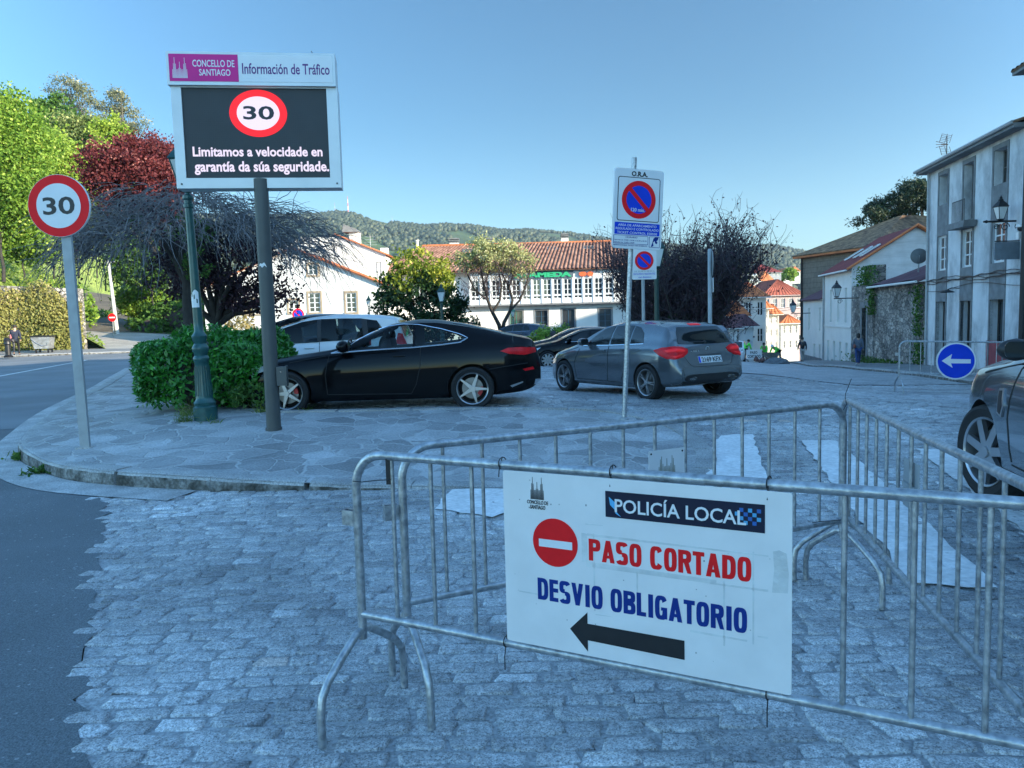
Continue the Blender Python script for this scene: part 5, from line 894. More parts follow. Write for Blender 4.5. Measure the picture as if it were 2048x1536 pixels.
# ------------------------------------------------------------------ buildings
WALLW = mat('white_render', (.66, .65, .62), .8, 0, .06, .9, .15, 8); WALLC = mat('cream_render', (.58, .54, .46), .8, 0, .08, .7, .15, 8); WALLP = mat('pink_render', (.46, .36, .35), .8, 0, .06, .6)
def stained(name, col, dk, sx=1.2, sz=.25):
    m = mat(name, col, .85, 0, .1, 1.5, .2, 9); n = m.node_tree.nodes; l = m.node_tree.links; b = n['Principled BSDF']; src = b.inputs['Base Color'].links[0].from_socket
    tc = n.new('ShaderNodeTexCoord'); mp = n.new('ShaderNodeMapping'); mp.inputs['Scale'].default_value = (sx, sx, sz); no = n.new('ShaderNodeTexNoise'); no.inputs['Scale'].default_value = 1.0; no.inputs['Detail'].default_value = 8; no.inputs['Roughness'].default_value = .7; l.new(tc.outputs['Object'], mp.inputs[0]); l.new(mp.outputs[0], no.inputs['Vector'])
    mr = n.new('ShaderNodeMapRange'); mr.inputs[1].default_value = .46; mr.inputs[2].default_value = .72; l.new(no.outputs[0], mr.inputs[0]); x = n.new('ShaderNodeMixRGB'); x.inputs[2].default_value = (*dk, 1); l.new(mr.outputs[0], x.inputs[0]); l.new(src, x.inputs[1]); l.new(x.outputs[0], b.inputs['Base Color']); return m
WALLB = stained('weathered_render', (.60, .61, .62), (.24, .25, .26), .8, .4); WALLS = stained('side_render', (.52, .53, .54), (.34, .34, .34), .2, 2.2)
STONEG = mat('grey_dressed_stone', (.18, .185, .19), .85, 0, .2, 3, .25, 14)
def brickmat(name, c1, c2, mort, w, h, sc=1, bump=.5, ms=.02):
    m = bpy.data.materials.new(name); m.use_nodes = True; n = m.node_tree.nodes; l = m.node_tree.links; b = n['Principled BSDF']; tc = n.new('ShaderNodeTexCoord'); sp = n.new('ShaderNodeSeparateXYZ'); l.new(tc.outputs['Object'], sp.inputs[0]); ad = n.new('ShaderNodeMath'); ad.operation = 'ADD'; l.new(sp.outputs[0], ad.inputs[0]); l.new(sp.outputs[1], ad.inputs[1]); cb = n.new('ShaderNodeCombineXYZ'); l.new(ad.outputs[0], cb.inputs[0]); l.new(sp.outputs[2], cb.inputs[1])
    t = n.new('ShaderNodeTexBrick'); t.inputs['Color1'].default_value = (*c1, 1); t.inputs['Color2'].default_value = (*c2, 1); t.inputs['Mortar'].default_value = (*mort, 1); t.inputs['Scale'].default_value = sc; t.inputs['Brick Width'].default_value = w; t.inputs['Row Height'].default_value = h; t.inputs['Mortar Size'].default_value = ms; l.new(cb.outputs[0], t.inputs['Vector'])
    no = n.new('ShaderNodeTexNoise'); no.inputs['Scale'].default_value = 3; no.inputs['Detail'].default_value = 6; l.new(tc.outputs['Object'], no.inputs['Vector']); mr = n.new('ShaderNodeMapRange'); mr.inputs[3].default_value = .55; mr.inputs[4].default_value = 1.4; l.new(no.outputs[0], mr.inputs[0]); x = n.new('ShaderNodeMixRGB'); x.blend_type = 'MULTIPLY'; x.inputs[0].default_value = 1; l.new(t.outputs[0], x.inputs[1]); l.new(mr.outputs[0], x.inputs[2]); l.new(x.outputs[0], b.inputs['Base Color']); b.inputs['Roughness'].default_value = .85
    bp = n.new('ShaderNodeBump'); bp.inputs['Strength'].default_value = bump; bp.inputs['Distance'].default_value = .03; bp.invert = True; l.new(t.outputs['Fac'], bp.inputs['Height']); l.new(bp.outputs[0], b.inputs['Normal']); return m
ASHLAR = brickmat('brown_ashlar', (.20, .165, .13), (.155, .13, .105), (.11, .095, .08), .85, .42)
def rubble(name):
    m = bpy.data.materials.new(name); m.use_nodes = True; n = m.node_tree.nodes; l = m.node_tree.links; b = n['Principled BSDF']; tc = n.new('ShaderNodeTexCoord'); no = n.new('ShaderNodeTexNoise'); no.inputs['Scale'].default_value = 2.5; l.new(tc.outputs['Object'], no.inputs['Vector']); ad = n.new('ShaderNodeMixRGB'); ad.blend_type = 'ADD'; ad.inputs[0].default_value = .25; l.new(tc.outputs['Object'], ad.inputs[1]); l.new(no.outputs['Color'], ad.inputs[2]); mp = n.new('ShaderNodeMapping'); mp.inputs['Scale'].default_value = (1, 1, 1.5); l.new(ad.outputs[0], mp.inputs[0])
    v = n.new('ShaderNodeTexVoronoi'); v.feature = 'DISTANCE_TO_EDGE'; v.inputs['Scale'].default_value = 3.4; vc = n.new('ShaderNodeTexVoronoi'); vc.inputs['Scale'].default_value = 3.4; l.new(mp.outputs[0], v.inputs['Vector']); l.new(mp.outputs[0], vc.inputs['Vector']); sp = n.new('ShaderNodeSeparateColor'); l.new(vc.outputs['Color'], sp.inputs[0]); r = n.new('ShaderNodeValToRGB'); r.color_ramp.elements[0].color = (.16, .155, .15, 1); r.color_ramp.elements[1].color = (.44, .40, .35, 1); l.new(sp.outputs[0], r.inputs[0])
    mr = n.new('ShaderNodeMapRange'); mr.inputs[1].default_value = .01; mr.inputs[2].default_value = .09; l.new(v.outputs['Distance'], mr.inputs[0]); x = n.new('ShaderNodeMixRGB'); x.inputs[1].default_value = (.10, .095, .085, 1); l.new(mr.outputs[0], x.inputs[0]); l.new(r.outputs[0], x.inputs[2])
    n2 = n.new('ShaderNodeTexNoise'); n2.inputs['Scale'].default_value = .7; n2.inputs['Detail'].default_value = 7; l.new(tc.outputs['Object'], n2.inputs['Vector']); m2 = n.new('ShaderNodeMapRange'); m2.inputs[1].default_value = .35; m2.inputs[2].default_value = .65; m2.inputs[3].default_value = .5; m2.inputs[4].default_value = 1.25; l.new(n2.outputs[0], m2.inputs[0]); y = n.new('ShaderNodeMixRGB'); y.blend_type = 'MULTIPLY'; y.inputs[0].default_value = 1; l.new(x.outputs[0], y.inputs[1]); l.new(m2.outputs[0], y.inputs[2]); l.new(y.outputs[0], b.inputs['Base Color']); b.inputs['Roughness'].default_value = .9
    bp = n.new('ShaderNodeBump'); bp.inputs['Strength'].default_value = 1; bp.inputs['Distance'].default_value = .05; l.new(mr.outputs[0], bp.inputs['Height']); l.new(bp.outputs[0], b.inputs['Normal']); return m
RUB = rubble('rubble_stone')
TILE = mat('terracotta_tiles', (.17, .065, .042), .8, 0, .35, 2.2, det=8, col2=(.35, .19, .13)); TILEB = mat('brown_old_tiles', (.16, .085, .05), .85, 0, .4, 2.5, det=8, col2=(.33, .20, .11)); TILER = mat('dark_red_tiles', (.20, .035, .03), .7, 0, .15, 1.2); TILEO = mat('orange_tiles', (.48, .15, .055), .8, 0, .2, 1.5); TILEP = mat('purple_slate_tiles', (.12, .05, .06), .7, 0, .2, 1.5)
WFRAME = mat('white_window_paint', (.66, .67, .67), .5, 0, .04, 3); WGLASS = glassmat('window_glass', (.015, .022, .028), .03); DKWOOD = mat('dark_wood_door', (.03, .025, .02), .6, 0, .2, 4); BLUEW = mat('blue_window_paint', (.02, .07, .12), .5); TRIMST = mat('tan_stone_trim', (.34, .27, .19), .85, 0, .15, 3); BLUGL = glassmat('dim_window_glass', (.03, .035, .04), .06)
def wallholes(mb, x0, x1, z0, z1, y, holes, dep, sg):
    xs = sorted({x0, x1, *[h[0] for h in holes], *[h[1] for h in holes]}); zs = sorted({z0, z1, *[h[2] for h in holes], *[h[3] for h in holes]})
    for a, b in zip(xs, xs[1:]):
        for c, d in zip(zs, zs[1:]):
            if not any(h[0] < (a + b) / 2 < h[1] and h[2] < (c + d) / 2 < h[3] for h in holes): mb.quad((a, y, c), (b, y, c), (b, y, d), (a, y, d))
    yb = y - sg * dep
    for a, b, c, d in [h[:4] for h in holes]: mb.quad((a, y, c), (a, yb, c), (a, yb, d), (a, y, d)); mb.quad((b, y, c), (b, yb, c), (b, yb, d), (b, y, d)); mb.quad((a, y, c), (b, y, c), (b, yb, c), (a, yb, c)); mb.quad((a, y, d), (b, y, d), (b, yb, d), (a, yb, d))
def window(par, x0, x1, z0, z1, y, sg, nx=2, nz=3, fm=None, gm=None, fw=.05, mw=.03, th=.05, name='window'):
    fm = fm or WFRAME; mb = MB(); ya, yb = sorted((y, y - sg * th)); mb.box(x0, x0 + fw, ya, yb, z0, z1); mb.box(x1 - fw, x1, ya, yb, z0, z1); mb.box(x0 + fw, x1 - fw, ya, yb, z0, z0 + fw); mb.box(x0 + fw, x1 - fw, ya, yb, z1 - fw, z1)
    yc, yd = sorted((y - sg * .004, y - sg * (th - .004)))
    for i in range(1, nx): x = x0 + (x1 - x0) * i / nx; k = mw * (1.7 if i * 2 == nx else 1); mb.box(x - k / 2, x + k / 2, yc, yd, z0 + fw, z1 - fw)
    yc, yd = sorted((y - sg * .008, y - sg * (th - .008)))
    for i in range(1, nz): z = z0 + (z1 - z0) * i / nz; mb.box(x0 + fw, x1 - fw, yc, yd, z - mw / 2, z + mw / 2)
    f = mb.build(name, fm, par, 0); g = MB(); ya, yb = sorted((y - sg * th * .6, y - sg * th * .7)); g.box(x0 + fw * .5, x1 - fw * .5, ya, yb, z0 + fw * .5, z1 - fw * .5).build('pane', gm or WGLASS, f, 0); return f
def trim(par, x0, x1, z0, z1, y, sg, w=.14, m=None, pr=.03, sill=True, name='window_surround'):
    mb = MB(); ya, yb = sorted((y - sg * .02, y + sg * pr)); mb.box(x0 - w, x0, ya, yb, z0, z1); mb.box(x1, x1 + w, ya, yb, z0, z1); mb.box(x0 - w, x1 + w, ya, yb, z1, z1 + w)
    if sill: yc, yd = sorted((y - sg * .02, y + sg * (pr + .04))); mb.box(x0 - w, x1 + w, yc, yd, z0 - w, z0)
    mb.build(name, m or TRIMST, par, 0)
def tile_roof(par, p00, p10, p11, p01, pitch, amp, m, name='roof', rows=6, sag=.0, th=.06):
    P = [np.array(p, float) for p in (p00, p10, p11, p01)]; w = max(np.linalg.norm(P[1] - P[0]), np.linalg.norm(P[2] - P[3])); n = max(1, int(w / pitch)); nu = n * 6; N = np.cross(P[1] - P[0], P[3] - P[0]); N /= np.linalg.norm(N); N = N if N[2] > 0 else -N; V = []
    for j in range(rows + 1):
        for i in range(nu + 1):
            u = i / nu; v = j / rows; q = (P[0] * (1 - u) + P[1] * u) * (1 - v) + (P[3] * (1 - u) + P[2] * u) * v; V.append(q + N * (amp * abs(sin(pi * n * u)) - amp * .3 + sag * sin(u * 9 + v * 4)))
    F = [(j * (nu + 1) + i, j * (nu + 1) + i + 1, (j + 1) * (nu + 1) + i + 1, (j + 1) * (nu + 1) + i) for j in range(rows) for i in range(nu)]
    mb = MB(); mb.add(V, F); mb.add([p - N * th for p in P] + [p - N * .01 for p in P], [(0, 1, 2, 3), (0, 1, 5, 4), (1, 2, 6, 5), (2, 3, 7, 6), (3, 0, 4, 7)]); return mb.build(name, m, par, 50, fix=False)
def chimney(par, x, y, z, w, h, m, cap=None):
    c = MB().box(x - w / 2, x + w / 2, y - w / 2, y + w / 2, z, z + h).build('chimney', m, par, 0); mb = MB()
    for k in range(3): mb.box(x - w * .55, x + w * .55, y - w * .55, y + w * .55, z + h + .02 + k * .14, z + h + .09 + k * .14)
    mb.box(x - w * .3, x + w * .3, y - w * .3, y + w * .3, z + h, z + h + .42); mb.build('chimney_cap', cap or STONEG, c, 0); return c
# --- gallery house across the car park
G = thing('gallery_house', 'long white house with a glazed gallery, green lettering and a ribbed red tile roof', 'house', (0, 60, 0)); gz = -.9
gf = [(-6.2, -5.3, .55, 1.95), (.0, .95, -.5, 2.05), (1.95, 2.9, .7, 2.05), (4.05, 5.0, .55, 2.08), (6.9, 7.85, .65, 2.05), (9.4, 10.3, .65, 2.05)]
w = MB(); wallholes(w, -9.9, 11.2, gz, 2.45, 0, gf, .22, -1); w.box(-9.9, 11.2, .22, 8.5, gz, 2.45); wallholes(w, -9.9, -3.1, 2.45, 5.05, 0, [(-7.4, -6.5, 2.9, 4.2)], .2, -1); w.box(-9.9, 11.2, .4, 8.5, 2.45, 5.05); w.box(-9.9, -3.1, .2, .4, 2.45, 5.05); w.build('wall', WALLW, G, 0)
window(G, -7.4, -6.5, 2.9, 4.2, .08, -1)
for i, h in enumerate(gf): window(G, *h, .1, -1, 2, 3 if i != 3 else 1, BLUEW if i != 1 else mat('green_door_paint', (.03, .16, .11), .5), BLUGL, name='window' if i != 1 else 'door'); trim(G, *h, 0, -1, .12, STONEG, .025)
MB().box(-3.3, 11.3, -.75, .3, 2.46, 2.58).build('ledge', STONEG, G, 0)
gw = MB(); nb = 18; bw_ = 14.2 / nb; hs = []
for i in range(nb):
    xa = -3.05 + bw_ * i; hs += [(xa + .12, xa + bw_ - .08, 3.22, 4.42), (xa + .12, xa + bw_ - .08, 2.95, 3.14)]
wallholes(gw, -3.05, 11.15, 2.58, 5.05, -.55, hs, .12, -1); gw.box(-3.05, 11.15, -.43, .3, 2.58, 5.05)
for i in range(nb + 1): xa = -3.05 + bw_ * i; gw.box(xa - .03, xa + .05, -.60, -.552, 2.6, 5.0)
for i in range(nb):
    for k in (.3, .5): xa = -3.05 + bw_ * (i + k); gw.box(xa - .012, xa + .012, -.565, -.552, 2.66, 2.86)
gw.build('gallery', WFRAME, G, 0)
for i in range(nb):
    xa = -3.05 + bw_ * i; f = window(G, xa + .12, xa + bw_ - .08, 3.22, 4.42, -.49, -1, 2, 3, fw=.045, mw=.04); window(G, xa + .12, xa + bw_ - .08, 2.95, 3.14, -.49, -1, 2, 1, fw=.03, mw=.04)
MB().box(-10.1, 11.3, -.95, -.5, 5.02, 5.12).build('eave', STONEG, G, 0)
tile_roof(G, (-10.2, -1.1, 5.12), (11.5, -1.1, 5.12), (11.5, 4.6, 7.62), (-7.2, 4.6, 7.62), .31, .125, TILE, rows=10, sag=.03); tile_roof(G, (-10.2, 9, 5.12), (-10.2, -1.1, 5.12), (-7.2, 4.6, 7.62), (-7.2, 4.6, 7.62), .24, .06, TILE); MB().tube([(-7.2, 4.6, 7.66), (2, 4.6, 7.63), (11.5, 4.6, 7.66)], .11, 8).build('ridge_tiles', TILEO, G, 50)
chimney(G, -4.5, 5, 7.3, .75, .55, WALLW); chimney(G, 4.7, 5, 7.3, .6, .7, WALLW); MB().lathe([(.12, 0), (.12, 1.0), (.17, 1.0), (.17, 1.1)], 10, (-7.6, 5, 7.1)).build('vent_pipe', WALLC, G, 40); chimney(G, -1.5, 5, 7.4, .6, .4, STONEG)
for x in (-8.2, -3.3, 3.55, 6.5): f = window(G, x - .42, x + .42, 0, .62, 0, -1, 1, 1, STONEG, BLUGL, .06); f.matrix_parent_inverse = Matrix.Identity(4); f.rotation_euler = (radians(-66), 0, 0); f.location = (0, 2.95 if x > -8 else 1.9, 6.98 if x > -8 else 6.5)
MB().box(.2, 4.9, -.72, -.66, 4.50, 5.0).build('letter_board', mat('slate_board', (.07, .10, .13), .6), G, 0); GL = mat('green_letters', (.02, .36, .16), .5)
text('ALAMEDA', .35, 4.75, 4.56, 4.96, -.73, GL, G, .06, t=.06)
mb = MB(); mb.prism([(5.62 + .34 * cos(a) * (1 if i % 2 else .72), 4.74 + .22 * sin(a) * (1 if i % 2 else .72)) for i, a in enumerate(np.linspace(0, 2 * pi, 22, False))], -.74, -.68); mb.prism([(6.2 + .27 * cos(a) * (1 if i % 2 else .7), 4.74 + .22 * sin(a) * (1 if i % 2 else .7)) for i, a in enumerate(np.linspace(0, 2 * pi, 22, False))], -.74, -.68); mb.build('orange_ornament', mat('orange_enamel', (.75, .12, .03), .5), G, 0)
# --- white house with tan window surrounds, and the taller white house behind it
Wh = thing('white_house', 'low white gabled house with tan framed windows and an orange tile verge', 'house', (0, 52, 0)); prof = [(-20.5, -1), (-8.6, -1), (-8.6, 4.05), (-14.5, 6.5), (-20.5, 4.05)]
wins = [(-13.5, -12.72, 2.26, 3.55, 2, 4), (-11.0, -10.3, 2.2, 3.5, 2, 4), (-14.85, -14.2, 2.3, 3.1, 2, 3), (-17.7, -16.8, 2.28, 3.2, 2, 2), (-13.45, -12.8, 4.75, 5.45, 2, 2)]
w = MB(); hs = [x[:4] for x in wins]; wallholes(w, -20.5, -8.6, -1, 4.05, 0, [h for h in hs if h[3] < 4.05], .18, -1)
wallholes(w, -15.2, -12.5, 4.05, 5.5, 0, [hs[4]], .18, -1); w.quad((-20.5, 0, 4.05), (-15.2, 0, 4.05), (-15.2, 0, 6.214)); w.quad((-15.2, 0, 5.5), (-12.5, 0, 5.5), (-12.5, 0, 5.67), (-14.5, 0, 6.5), (-15.2, 0, 6.214)); w.quad((-12.5, 0, 4.05), (-8.6, 0, 4.05), (-12.5, 0, 5.67)); w.prism(prof, .18, 5); w.build('wall', WALLW, Wh, 0)
for x in wins: window(Wh, *x[:4], .06, -1, x[4], x[5], fw=.06, mw=.045); trim(Wh, *x[:4], 0, -1, .13, TRIMST, .025)
tile_roof(Wh, (-8.3, -.25, 3.98), (-8.3, 5.3, 3.98), (-14.5, 5.3, 6.58), (-14.5, -.25, 6.58), .26, .06, TILEO); tile_roof(Wh, (-20.8, 5.3, 3.98), (-20.8, -.25, 3.98), (-14.5, -.25, 6.58), (-14.5, 5.3, 6.58), .26, .06, TILEO); MB().tube([(-8.3, -.2, 4.02), (-11.4, -.2, 5.33), (-14.5, -.2, 6.62)], .10, 8).build('verge_tiles', TILEO, Wh, 50)
Tw = thing('white_house', 'taller white house with a stone capped chimney rising behind the gabled one', 'house', (0, 58.5, 0)); p = [(-19, -1), (-9.25, -1), (-9.25, 6.6), (-11.5, 7.6), (-13, 7.9), (-15.5, 8.0), (-17.0, 7.3), (-19, 6.6)]
w = MB().prism(p, 0, 7); w.build('wall', WALLW, Tw, 0); window(Tw, -9.95, -9.6, 4.5, 6.0, -.02, -1, 1, 2, STONEG, BLUGL); tile_roof(Tw, (-9.0, -.2, 6.5), (-9.0, 7.2, 6.5), (-13, 7.2, 8.15), (-13, -.2, 8.15), .26, .06, TILEO, rows=4); MB().box(-12.05, -11.3, .6, 1.4, 7.4, 8.3).build('chimney', WALLW, Tw, 0); MB().prism([(-12.5, 8.3), (-11.2, 8.3), (-11.5, 8.55), (-12.4, 8.9)], .3, 1.7).build('chimney_cap', STONEG, Tw, 0); MB().box(-9.75, -9.2, .8, 1.4, 6.4, 7.1).build('chimney', WALLW, Tw, 0)
mb = MB(); mb.tube([(-10.4, .3, 6.5), (-10.4, .3, 8.0)], .02, 5); [mb.tube([(-10.9 + k * .05, .3, 7.3 + k * .2), (-9.9 - k * .05, .3, 7.3 + k * .2)], .015, 4) for k in range(4)]; t = mb.build('roof_aerial', GALV2, None, 0); t.location = (0, 58.5, 0); tag(t, 'thin roof aerial above the taller white house', 'aerial', 'aerials on the roofs')
# --- right-hand row: local x runs down the street, local +y faces it
RZ = atan2(DR[1], DR[0])
def rowthing(name, label, cat, s=0, o=0): p = rowp(s, o); return thing(name, label, cat, (p[0], p[1], 0), RZ)
Bl = rowthing('townhouse', 'weathered pale townhouse with grey stone window bays at the upper right', 'house'); xr = -9.55
bays = [(-2.9, -1.7), (-5.5, -4.3), (-8.3, -7.0)]; hs = []
for a, b in bays: hs += [(a + .1, b - .1, -2.2, 1.78), (a + .12, b - .12, 3.12, 4.62), (a + .14, b - .14, 5.0 if a > -6 and a < -4 else 5.95, 7.22)]
w = MB(); wallholes(w, xr, -.45, -2.5, 7.55, 0, hs, .35, 1); w.box(xr, -.45, -9, -.35, -2.5, 7.55); w.build('wall', WALLB, Bl, 0)
for k, (a, b) in enumerate(bays):
    m = MB()
    for z0, z1 in ((1.78, 3.12), (4.62, 5.0 if k == 1 else 5.95)): m.box(a, b, -.1, .035, z0 + .002, z1 - .002)
    m.box(a, b, -.1, .035, 7.222, 7.4); m.box(a, a + .1, -.1, .034, -2.4, 1.78); m.box(b - .1, b, -.1, .034, -2.4, 1.78)
    for z0, z1 in ((3.12, 4.62), (5.0 if k == 1 else 5.95, 7.22)): m.box(a, a + .115, -.1, .034, z0, z1); m.box(b - .115, b, -.1, .034, z0, z1)
    m.build('stone_bay', STONEG, Bl, 0); h = hs[3 * k:3 * k + 3]
    window(Bl, *h[1], -.08, 1, 2, 3, fw=.09, mw=.05, gm=glassmat('reflecting_glass', (.10, .07, .06), .03)); window(Bl, *h[2], -.28, 1, 2, 2, STONEG, DKWOOD, name='shutter'); window(Bl, *h[0], -.26, 1, 2, 1 if k < 2 else 3, DKWOOD, DKWOOD if k < 2 else WGLASS, fw=.1, name='door'); MB().box(a + .1, b - .1, -.26, .06, -2.2, T(*rowp(a, 0)) + .25).build('doorstep', STONEG, Bl, 0)
MB().prism([(-5.75, 4.66), (-4.05, 4.66), (-3.95, 4.9), (-5.85, 4.9)], .0355, .5).build('balcony_slab', STONEG, Bl, 0)
mb = MB(); [mb.tube([(-5.5 + i * .12, .38, 4.9), (-5.5 + i * .12, .38, 5.75)], .012, 4) for i in range(11)]; mb.tube([(-5.5, .38, 5.75), (-4.3, .38, 5.75)], .02, 5); mb.build('balcony_rail', INKK, Bl, 0)
MB().prism([(-9.6, 7.55), (-.2, 7.55), (-.2, 7.7), (-9.6, 7.7)], -.3, .45).build('cornice', STONEG, Bl, 0); MB().tube([(-9.6, .5, 7.72), (-.15, .5, 7.70)], .07, 8).build('gutter', GALV2, Bl, 40); tile_roof(Bl, (-9.6, .5, 7.74), (-.15, .5, 7.72), (-.15, -4.5, 9.2), (-9.6, -4.5, 9.2), .25, .06, TILEB); MB().quad((-.44, .4, 7.55), (-.44, -4.5, 9.12), (-.44, -9, 7.55)).build('gable', WALLB, Bl, 0); tile_roof(Bl, (-.15, -9.2, 7.7), (-9.6, -9.2, 7.7), (-9.6, -4.5, 9.2), (-.15, -4.5, 9.2), .25, .06, TILEB)
MB().tube([(-.7, .09, 7.6), (-.7, .07, 3.0), (-.72, .08, -1.1)], .05, 8).build('downpipe', GALV2, Bl, 40); MB().box(-9.5, -6.9, -.05, .018, -1.2, .25).build('red_plinth', mat('faded_red_paint', (.26, .05, .06), .8, 0, .15, 3), Bl, 0)
mb = MB()
for k in range(4): mb.tube([(x, .06 + .03 * (k % 2), 2.62 + .05 * k + .05 * sin(x * 1.3 + k * 2) + .02 * sin(x * 5 + k)) for x in np.linspace(-9.5, -.6, 30)], .018, 4)
mb.tube([(x, .06, 2.35 + .12 * sin(x * .8)) for x in np.linspace(-9.5, -.6, 24)], .012, 4); tag(mb.build('cable_bundle', BLACK, None, 40), 'black cables strung across the front of the weathered townhouse', 'cables'); bpy.data.objects['cable_bundle'].location = Bl.location; bpy.data.objects['cable_bundle'].rotation_euler = Bl.rotation_euler
t = rowthing('wall_lamp', 'small dark hooded lamp on the townhouse wall over the second doorway', 'wall lamp'); mb = MB().lathe([(.02, .12), (.05, .1), (.28, 0), (.25, -.02)], 16, (-4.2, .45, 2.15)); mb.tube([(-4.2, 0, 2.3), (-4.2, .3, 2.32), (-4.2, .45, 2.26)], .02, 5); mb.build('hood', BLACK, t, 40)
a = at(1893, 318, 34.5); t = thing('roof_aerial', 'grid television aerial on the roof of the weathered townhouse', 'aerial', (a[0], 34.5, 7.8), radians(15), 'aerials on the roofs'); MB().tube([(0, 0, -.3), (0, 0, a[2] - 7.8 + 1.0)], .02, 6).build('mast', RUBBER, t, 0); zz = a[2] - 7.8 + .62; mb = MB()
for sg in (-1, 1):
    for k in range(6): mb.tube([(-.42 + .03 * k, sg * .0, zz + sg * (.1 + .07 * k)), (.1 + .05 * k, .1, zz + sg * (.06 + .07 * k))], .008, 4)
    for x in (-.4, -.12, .14): mb.tube([(x, 0, zz + sg * .08), (x + .16, .02, zz + sg * .46)], .01, 4)
for k in range(3): mb.tube([(-.62, -.05, zz - .16 + .13 * k), (-.1, 0, zz + .04 * k - .03)], .014, 4)
mb.tube([(-.3, 0, zz), (.05, 0, zz)], .025, 5); mb.build('grid', RUBBER, t, 0)
# next building, mostly out of the picture to the right
def plainblock(label, s0, s1, ez, m, cols, y=0, bz=-2.2, dep=10, roof=TILEB, ov=.8):
    B = rowthing('townhouse', label, 'house'); hs = []; n = cols
    for i in range(n):
        xa = s0 + (s1 - s0) * (i + .5) / n; hs += [(xa - .55, xa + .55, z, z + (1.7 if z > 0 else 2.4)) for z in (-.9, 2.6, 5.7, 8.7) if z + 2 < ez]
    w = MB(); wallholes(w, s0, s1, bz, ez, y, hs, .25, 1); w.box(s0, s1, y - dep, y - .25, bz, ez); w.build('wall', m, B, 0)
    for h in hs: window(B, *h, y - .12, 1, 2, 3, fw=.09)
    MB().box(s0 - .2, s1 + .2, y - .3, y + ov, ez, ez + .16).build('eave', STONEG, B, 0); tile_roof(B, (s0 - .2, y + ov + .05, ez + .16), (s1 + .2, y + ov + .05, ez + .16), (s1 + .2, y - dep / 2, ez + 1.7), (s0 - .2, y - dep / 2, ez + 1.7), .3, .06, roof, rows=3); tile_roof(B, (s1 + .2, y - dep, ez + .1), (s0 - .2, y - dep, ez + .1), (s0 - .2, y - dep / 2, ez + 1.7), (s1 + .2, y - dep / 2, ez + 1.7), .3, .06, roof, rows=3); return B
Nx = plainblock('tall grey townhouse beyond the right edge with a dark downpipe at its corner', -21, -9.8, 9.22, WALLB, 4, ov=.55); MB().tube([(-9.85, .12, 9.4), (-9.8, .12, -1.0)], .09, 8).build('downpipe', BLACK, Nx, 40)
plainblock('townhouse farther along the right side of the street, outside the picture', -34, -21.1, 11.4, WALLW, 4); plainblock('cream townhouse beside the viewer on the right, outside the picture', -50, -34.1, 11.2, WALLC, 5); plainblock('pale townhouse behind the viewer on the right, outside the picture', -70, -50.1, 10.0, WALLW, 6)
plainblock('unseen tall cream block added behind the right-hand row to cast shade', -8, 28, 12.6, WALLC, 6, y=-23, bz=-4)  # unseen block added to shade the street house gable and the gallery house
t = thing('wall_lantern', 'black lantern on a scrolled bracket at the upper right townhouse', 'wall lamp', (0, 27.2, 0)); zz = Z_(1990, 443, 27.2); x0, x1 = X_(1962, 27.2), X_(2046, 27.2) + .3; mb = MB().tube([(x0, 0, zz), (x1, 0, zz)], .035, 6); mb.lathe([(.01, -.12), (.06, 0), (.01, .12)], 8, (x0 + .1, 0, zz), 'x')
for cx, r in ((x0 + .75, .16), (x0 + 1.2, .13), (x0 + .45, .1)): mb.tube([(cx + r * (1 - k / 26) * cos(k * .5), 0, zz - .19 + r * (1 - k / 26) * sin(k * .5)) for k in range(20)], .016, 4)
mb.build('bracket', BLACK, t, 40); lantern(t, zz + .02, .86, 0, X_(1995, 27.2), BLACK)
t = thing('hanging_sign', 'plain grey hanging board below the lantern bracket at the right edge', 'sign', (0, 26.9, 0)); xa, xb, za, zb = X_(1985, 26.9), X_(2041, 26.9), Z_(2010, 519, 26.9), Z_(2010, 484, 26.9); MB().box(xa, xb, -.03, .03, za, zb).build('board', mat('slate_sign', (.15, .18, .21), .6), t, 0); MB().tube([(xa, 0, zb + .03), (xb + .5, 0, zb + .03)], .02, 6).build('arm', BLACK, t, 0)
t = thing('security_camera', 'dome security camera with a white housing beside the hanging board', 'camera', (X_(2036, 26.6), 26.6, Z_(2036, 457, 26.6))); MB().ico((0, 0, 0), .11, 2).build('dome', BLACK, t, 60); MB().lathe([(.06, .1), (.15, .08), (.16, 0), (.12, -.02)], 14, (0, 0, .05)).build('housing', WHITE, t, 40); MB().box(-.1, .9, -.05, .1, -.36, -.12).build('lamp_arm', WHITE, t, 0)
# roofless stone wall
Ru = rowthing('stone_wall', 'old rubble stone wall of a ruin with a dark narrow doorway', 'wall'); w = MB(); wallholes(w, -.4, 7.6, -2.8, 2.75, -.05, [], .3, 1); w.box(-.4, 7.6, -.55, -.051, -2.8, 2.75); wallholes(w, 7.6, 12.2, -3, 2.95, 0, [(9.0, 9.9, -2.6, 1.6)], .6, 1); w.box(7.6, 9.0, -.7, -.002, -3, 2.95); w.box(9.9, 12.2, -.7, -.002, -3, 2.95); w.box(9.0, 9.9, -.7, -.002, 1.6, 2.95); w.box(7.8, 9.7, -.68, -.02, 2.95, 4.0); w.build('wall', RUB, Ru, 0); MB().box(8.95, 9.95, -.69, -.62, -2.6, 1.6).build('doorway', mat('dark_opening', (.012, .011, .01), .9), Ru, 0); mb = MB(); mb.box(8.7, 9.0, -.3, .03, -2.5, 1.9); mb.box(9.9, 10.2, -.3, .03, -2.5, 1.9); mb.box(8.6, 10.3, -.3, .035, 1.6, 1.95); mb.build('door_surround', STONEG, Ru, 0)
